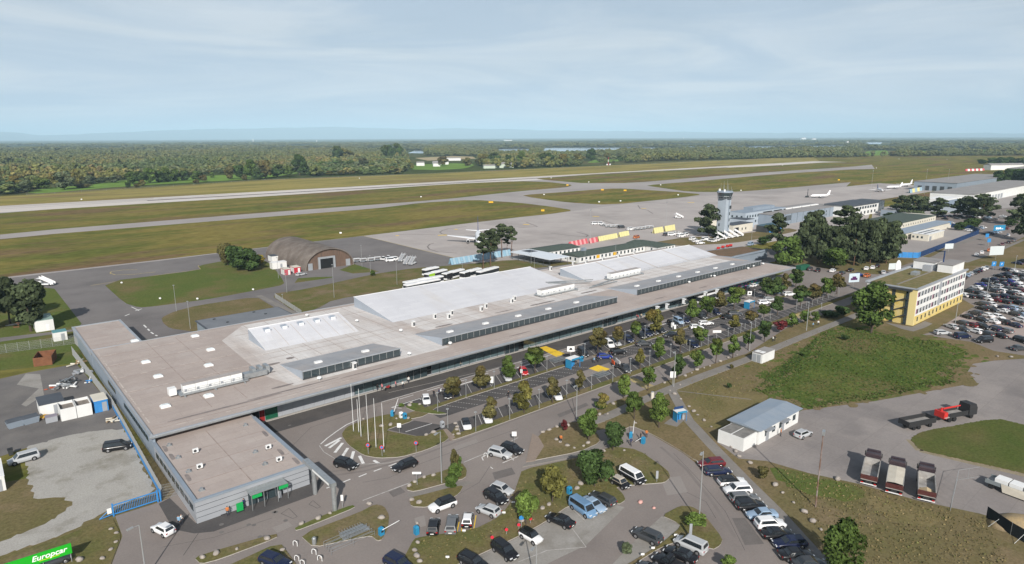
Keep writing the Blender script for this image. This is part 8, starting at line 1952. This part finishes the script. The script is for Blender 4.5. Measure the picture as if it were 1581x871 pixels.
# ================================================================ far-off buildings
far_b=[((391,219),9,9,38,'white water tower far out on the plain'),((340,222),60,20,9,'pale buildings in the far woods on the left'),((489,219),8,8,24,'slim pale tower beyond the woods'),((680,254),34,12,5,'long pale clubhouse on the golf course'),((649,256),16,12,6,'blue-roofed house at the golf course edge'),((674,257),14,10,6,'dark-roofed house beside the clubhouse'),((700,248),36,10,6,'white farm building behind the clubhouse'),((778,259),34,16,7,'pale green hall beside the perimeter fence'),((755,260),22,10,5,'brown sheds beside the pale green hall'),((1240,215),90,40,22,'white factory block on the horizon'),((1256,215.5),70,40,14,'second white factory block on the horizon'),((784,217.5),120,30,10,'pale village roofs far behind the river'),((1055,214.5),10,10,40,'thin white chimney near the horizon'),((1308,222),14,14,16,'white silo among the far trees'),((1390,241),16,10,6,'small pale house at the edge of the far field'),((1550,262),70,14,8,'row of white tanks at the far edge')]
for f,L_,W__,H_,lb in far_b:
 x,y=at(*f); o=thing('distant_building',lb,'building',(x,y,0),-YAW*.7)
 MB().box(-L_/2,L_/2,-W__/2,W__/2,0,H_).build('wall',M_WALLWHITE if 'green' not in lb else mat('pale_green_wall',(.42,.48,.40),.8),o)
 if W__ > 9:MB().loft([[(-L_/2,-W__/2-.5,H_),(-L_/2,0,H_+W__*.2),(-L_/2,W__/2+.5,H_)],[(L_/2,-W__/2-.5,H_),(L_/2,0,H_+W__*.2),(L_/2,W__/2+.5,H_)]]).build('roof',M_GREYROOF,o)
 else:MB().tube((0,0,H_),(0,0,H_+2),W__*.5,W__*.3,10).build('cap',M_WALLWHITE,o)
x,y=at(939,255); o=thing('localiser_mast','red and white mast with small huts beyond the runway','mast',(x,y,0)); MB().tube((0,0,0),(0,0,16),.5,.3,6).build('mast',M_SIGNRED,o); MB().tube((0,0,6),(0,0,11),.55,.45,6).build('white_band',M_WHITEPAINT,o)
for dx in (-5,4):MB().box(dx,dx+3,-1,1,0,2.6).build('hut',M_WHITEPAINT,o)
# ================================================================ people
def person_mesh(pose,seed):
 J={'pelvis':(0,0,.92),'chest':(0,.0,1.28),'neck':(0,0,1.48),'head':(0,.02,1.60),'crown':(0,.0,1.74)}
 st_={'stand':0.0,'walk':.28,'stroll':.16}[pose]
 for s,n in ((-1,'l'),(1,'r')):
  ph=s*st_
  J.update({n+'hip':(s*.10,0,.88),n+'knee':(s*.11,ph*.5+.03,.48),n+'ankle':(s*.11,ph,.09),n+'toe':(s*.12,ph+.16,.04),n+'sh':(s*.19,0,1.42),n+'elb':(s*.26,-ph*.5-.02,1.13),n+'wrist':(s*.25,-ph*.8+.08,.88),n+'hand':(s*.24,-ph*.9+.12,.78)})
 E=[('pelvis','chest'),('chest','neck'),('neck','head'),('head','crown')]
 for n in 'lr':E += [('pelvis',n+'hip'),(n+'hip',n+'knee'),(n+'knee',n+'ankle'),(n+'ankle',n+'toe'),('chest',n+'sh'),(n+'sh',n+'elb'),(n+'elb',n+'wrist'),(n+'wrist',n+'hand')]
 rad={'pelvis':.145,'chest':.165,'neck':.06,'head':.10,'crown':.075,'hip':.10,'knee':.07,'ankle':.05,'toe':.045,'sh':.075,'elb':.05,'wrist':.036,'hand':.042}
 names=list(J); me=bpy.data.meshes.new('person'); me.from_pydata([J[k] for k in names],[(names.index(a),names.index(b_)) for a,b_ in E],[])
 ob=bpy.data.objects.new('person_tmp',me); scene.collection.objects.link(ob)
 ob.modifiers.new('skin','SKIN'); sv=me.skin_vertices[0].data if me.skin_vertices else None
 if sv is None:
  me.attributes # ensure layer
 for i,k in enumerate(names):
  r_=rad.get(k,rad.get(k[1:],.06)); sv[i].radius=(r_,r_*.8 if k in ('chest','pelvis') else r_); sv[i].use_root=(k == 'pelvis')
 ob.modifiers.new('sub','SUBSURF').levels=1
 dg=bpy.context.evaluated_depsgraph_get(); out=bpy.data.meshes.new_from_object(ob.evaluated_get(dg)); bpy.data.objects.remove(ob)
 out.name='person'; out.materials.clear()
 for m in (M_TROUSER,M_TOP,M_SKIN,M_HAIR):out.materials.append(m)
 for p in out.polygons:
  c_=p.center; p.use_smooth=True
  p.material_index=3 if (c_.z > 1.66 or (c_.z > 1.55 and c_.y <-.02)) else 2 if c_.z > 1.47 or (abs(c_.x) > .19 and c_.z < .95 and c_.z > .7) else 1 if c_.z > .95 else 0
 return out
M_TROUSER=mat('trousers',(.035,.038,.05),.8); M_TOP=paint_mat('clothing',.8,0,.2); M_SKIN=mat('skin',(.42,.26,.19),.6); M_HAIR=mat('hair',(.045,.03,.02),.7)
try:
 PM=[person_mesh(k,i) for i,k in enumerate(('stand','walk','stroll'))]
except Exception as ex:
 print('person failed',ex); PM=[]
TOPS=[('red',(.45,.03,.03)),('black',(.015,.015,.017)),('white',(.65,.65,.63)),('dark blue',(.02,.03,.09)),('grey',(.22,.22,.23)),('pink',(.5,.18,.2)),('orange',(.5,.16,.04)),('beige',(.4,.33,.24)),('light blue',(.2,.34,.48))]
ppl=[((352,797),'orange','by the white bin at the rental wing'),((377,785),'dark blue','at the rental entrance'),((277,812),'light blue','beside the white hatchback at the gate'),((281,810),'white','next to the one in light blue at the gate'),((590,603),'pink','at the first terminal doors'),((583,604),'black','at the first terminal doors'),((611,599),'pink','right of the first terminal doors'),((622,599),'white','near the first terminal doors'),((631,592),'white','farther along from the first doors'),((670,613),'black','beside the white hatchback'),((678,611),'dark blue','between the white hatchback and the saloon'),((711,567),'beige','walking along the terminal pavement'),((709,566),'black','walking along the terminal pavement'),((785,615),'black','crossing the slanted bays'),((917,561),'light blue','beside the blue hatchback'),((924,560),'black','near the first ticket shelter'),((849,527),'red','at the second terminal doors'),((860,525),'dark blue','at the second terminal doors'),((864,521),'red','right of the second doors'),((921,506),'beige','alone by the glass front'),((960,495),'black','left of the third doors'),((964,493),'white','left of the third doors'),((968,492),'dark blue','left of the third doors'),((983,492),'pink','in front of the third doors'),((985,494),'red','in front of the third doors'),((990,492),'beige','in front of the third doors'),((1090,507),'white','beside the white sports car'),((1193,528),'white','on the footpath by the red tree'),((1196,527),'black','on the footpath by the red tree'),((1255,506),'light blue','on the footpath bench'),((1263,503),'white','on the footpath near the bench'),((1165,548),'dark blue','beside the small white kiosk'),((989,680),'black','at the lot entrance barrier'),((998,676),'orange','at the lot entrance barrier'),((974,689),'dark blue','below the upper blue barrier'),((866,684),'orange','crouched near the boulders'),((507,618),'dark blue','beside the motorcycle at the wall'),((805,540),'black','on the pavement near the second doors'),((809,539),'grey','on the pavement near the second doors'),((1205,674),'orange','outside the works building')]
nq={}
for i,(p,c_,w) in enumerate(ppl):
 if not PM:break
 k=nq.get((c_,w),0); nq[(c_,w)]=k+1
 x,y=at(*p); link('person',PM[i % 3],None,(x,y,.04),trnd.uniform(0,6.28),dict(TOPS)[c_],'person in %s top %s' % (c_,w),'person','people around the terminal')
for i in range(26):# queue at the bus stop
 if not PM:break
 f=i/25; p=(1019+40*f+trnd.uniform(-1,1),479.5-12.5*f+trnd.uniform(-2,1)); c_=TOPS[trnd.randrange(len(TOPS))]
 x,y=at(*p); link('person',PM[i % 3],None,(x,y,.04),trnd.uniform(0,6.28),c_[1],'person in %s top in the bus queue, %s from the third doors' % (c_[0],ordinal(i)),'person','people queueing for the bus')
 # ================================================================ meadow weeds: uncountable ground cover
rs=np.random.RandomState(12)
def scatter(name,polys,n,size,cols,label,z=.06,hgt=1.0):
 Q=[]; T=[]
 for pl,frac in polys:
  P=np.array(px_poly(pl)); lo,hi=P.min(0),P.max(0); got=0; want=int(n*frac)
  while got < want:
   c_=lo+rs.uniform(size=(want*2,2))*(hi-lo); ins=np.zeros(len(c_),bool); j=len(P)-1
   for i in range(len(P)):
    xi,yi=P[i]; xj,yj=P[j]; ins ^= ((yi > c_[:,1]) != (yj > c_[:,1])) & (c_[:,0] < (xj-xi)*(c_[:,1]-yi)/(yj-yi+1e-9)+xi); j=i
   c_=c_[ins][:want-got]; got += len(c_)
   for x,y in c_:
    s=size*rs.uniform(.4,1.4); a=rs.uniform(0,6.28); dx,dy=math.cos(a)*s,math.sin(a)*s; h=s*hgt*rs.uniform(.5,1.3); lx,ly=rs.uniform(-.5,.5,2)*s
    Q.append([(x-dx,y-dy,z-.05),(x+dx,y+dy,z-.05),(x+dx*.5+lx,y+dy*.5+ly,z+h),(x-dx*.6+lx,y-dy*.6+ly,z+h*.8)]); T.append(cols[rs.randint(len(cols))])
 b=MB();
 me=bpy.data.meshes.new(name); v=np.array(Q).reshape(-1,3); m=len(Q)
 me.vertices.add(4*m); me.vertices.foreach_set('co',v.ravel()); me.loops.add(4*m); me.loops.foreach_set('vertex_index',np.arange(4*m)); me.polygons.add(m); me.polygons.foreach_set('loop_start',np.arange(0,4*m,4))
 ca=me.color_attributes.new('tint','FLOAT_COLOR','POINT'); cc=np.ones((4*m,4)); cc[:,:3]=np.repeat(np.array(T)*rs.uniform(.7,1.3,(m,1)),4,0); ca.data.foreach_set('color',cc.ravel())
 me.materials.append(M_LEAF); me.update(); me.validate()
 return link(name,me,None,color=(1,1,1),label=label,cat='weeds',kind='stuff')
scatter('meadow_weeds',[([(1170,600),(1195,572),(1228,550),(1262,522),(1285,506),(1320,507),(1390,520),(1470,532),(1495,546),(1470,588),(1350,611),(1235,627)],.8),([(1180,590),(1232,545),(1265,520),(1250,545),(1215,580)],.2)],12000,.22,[(.045,.085,.02),(.065,.10,.026),(.10,.10,.035),(.035,.07,.018)],'green weeds covering the meadow',hgt=.7)
scatter('meadow_scrub',[([(1160,604),(1190,574),(1222,550),(1256,524),(1276,508),(1290,520),(1262,552),(1225,585),(1190,612)],.5),([(1290,505),(1330,508),(1400,522),(1460,530),(1440,540),(1360,528),(1300,520)],.2),([(1235,628),(1350,606),(1465,584),(1480,590),(1350,616),(1240,634)],.3)],2600,.30,[(.05,.08,.02),(.06,.09,.024),(.085,.09,.032)],'taller dark weeds along the meadow edges',hgt=.65)
scatter('verge_tufts',[([(1060,590),(1150,560),(1230,520),(1290,500),(1230,548),(1165,600),(1090,650)],.30),([(1190,720),(1320,750),(1420,776),(1520,800),(1560,871),(1300,871)],.40),([(640,836),(735,820),(800,745),(900,706),(1000,700),(1000,740),(880,775),(760,845),(660,871)],.3)],5000,.13,[(.12,.12,.045),(.16,.13,.06),(.20,.155,.08)],'dry grass tufts on the slopes',z=.12,hgt=.8)
# ================================================================ haze: one closed box of even air round everything
hz_m=bpy.data.materials.new('haze_air'); hz_m.use_nodes=True
n_,l_=hz_m.node_tree.nodes,hz_m.node_tree.links
n_.clear()
ho=n_.new('ShaderNodeOutputMaterial'); hv=n_.new('ShaderNodeVolumePrincipled')
hv.inputs['Color'].default_value=(.58,.83,1.0,1); hv.inputs['Density'].default_value=HAZE_DENSITY; hv.inputs['Anisotropy'].default_value=-0.2
l_.new(hv.outputs['Volume'],ho.inputs['Volume'])
MB().box(-E_-500,E_+500,-E_-500,E_+500,-1.2,HAZE_TOP).build('haze',hz_m,kind='stuff')
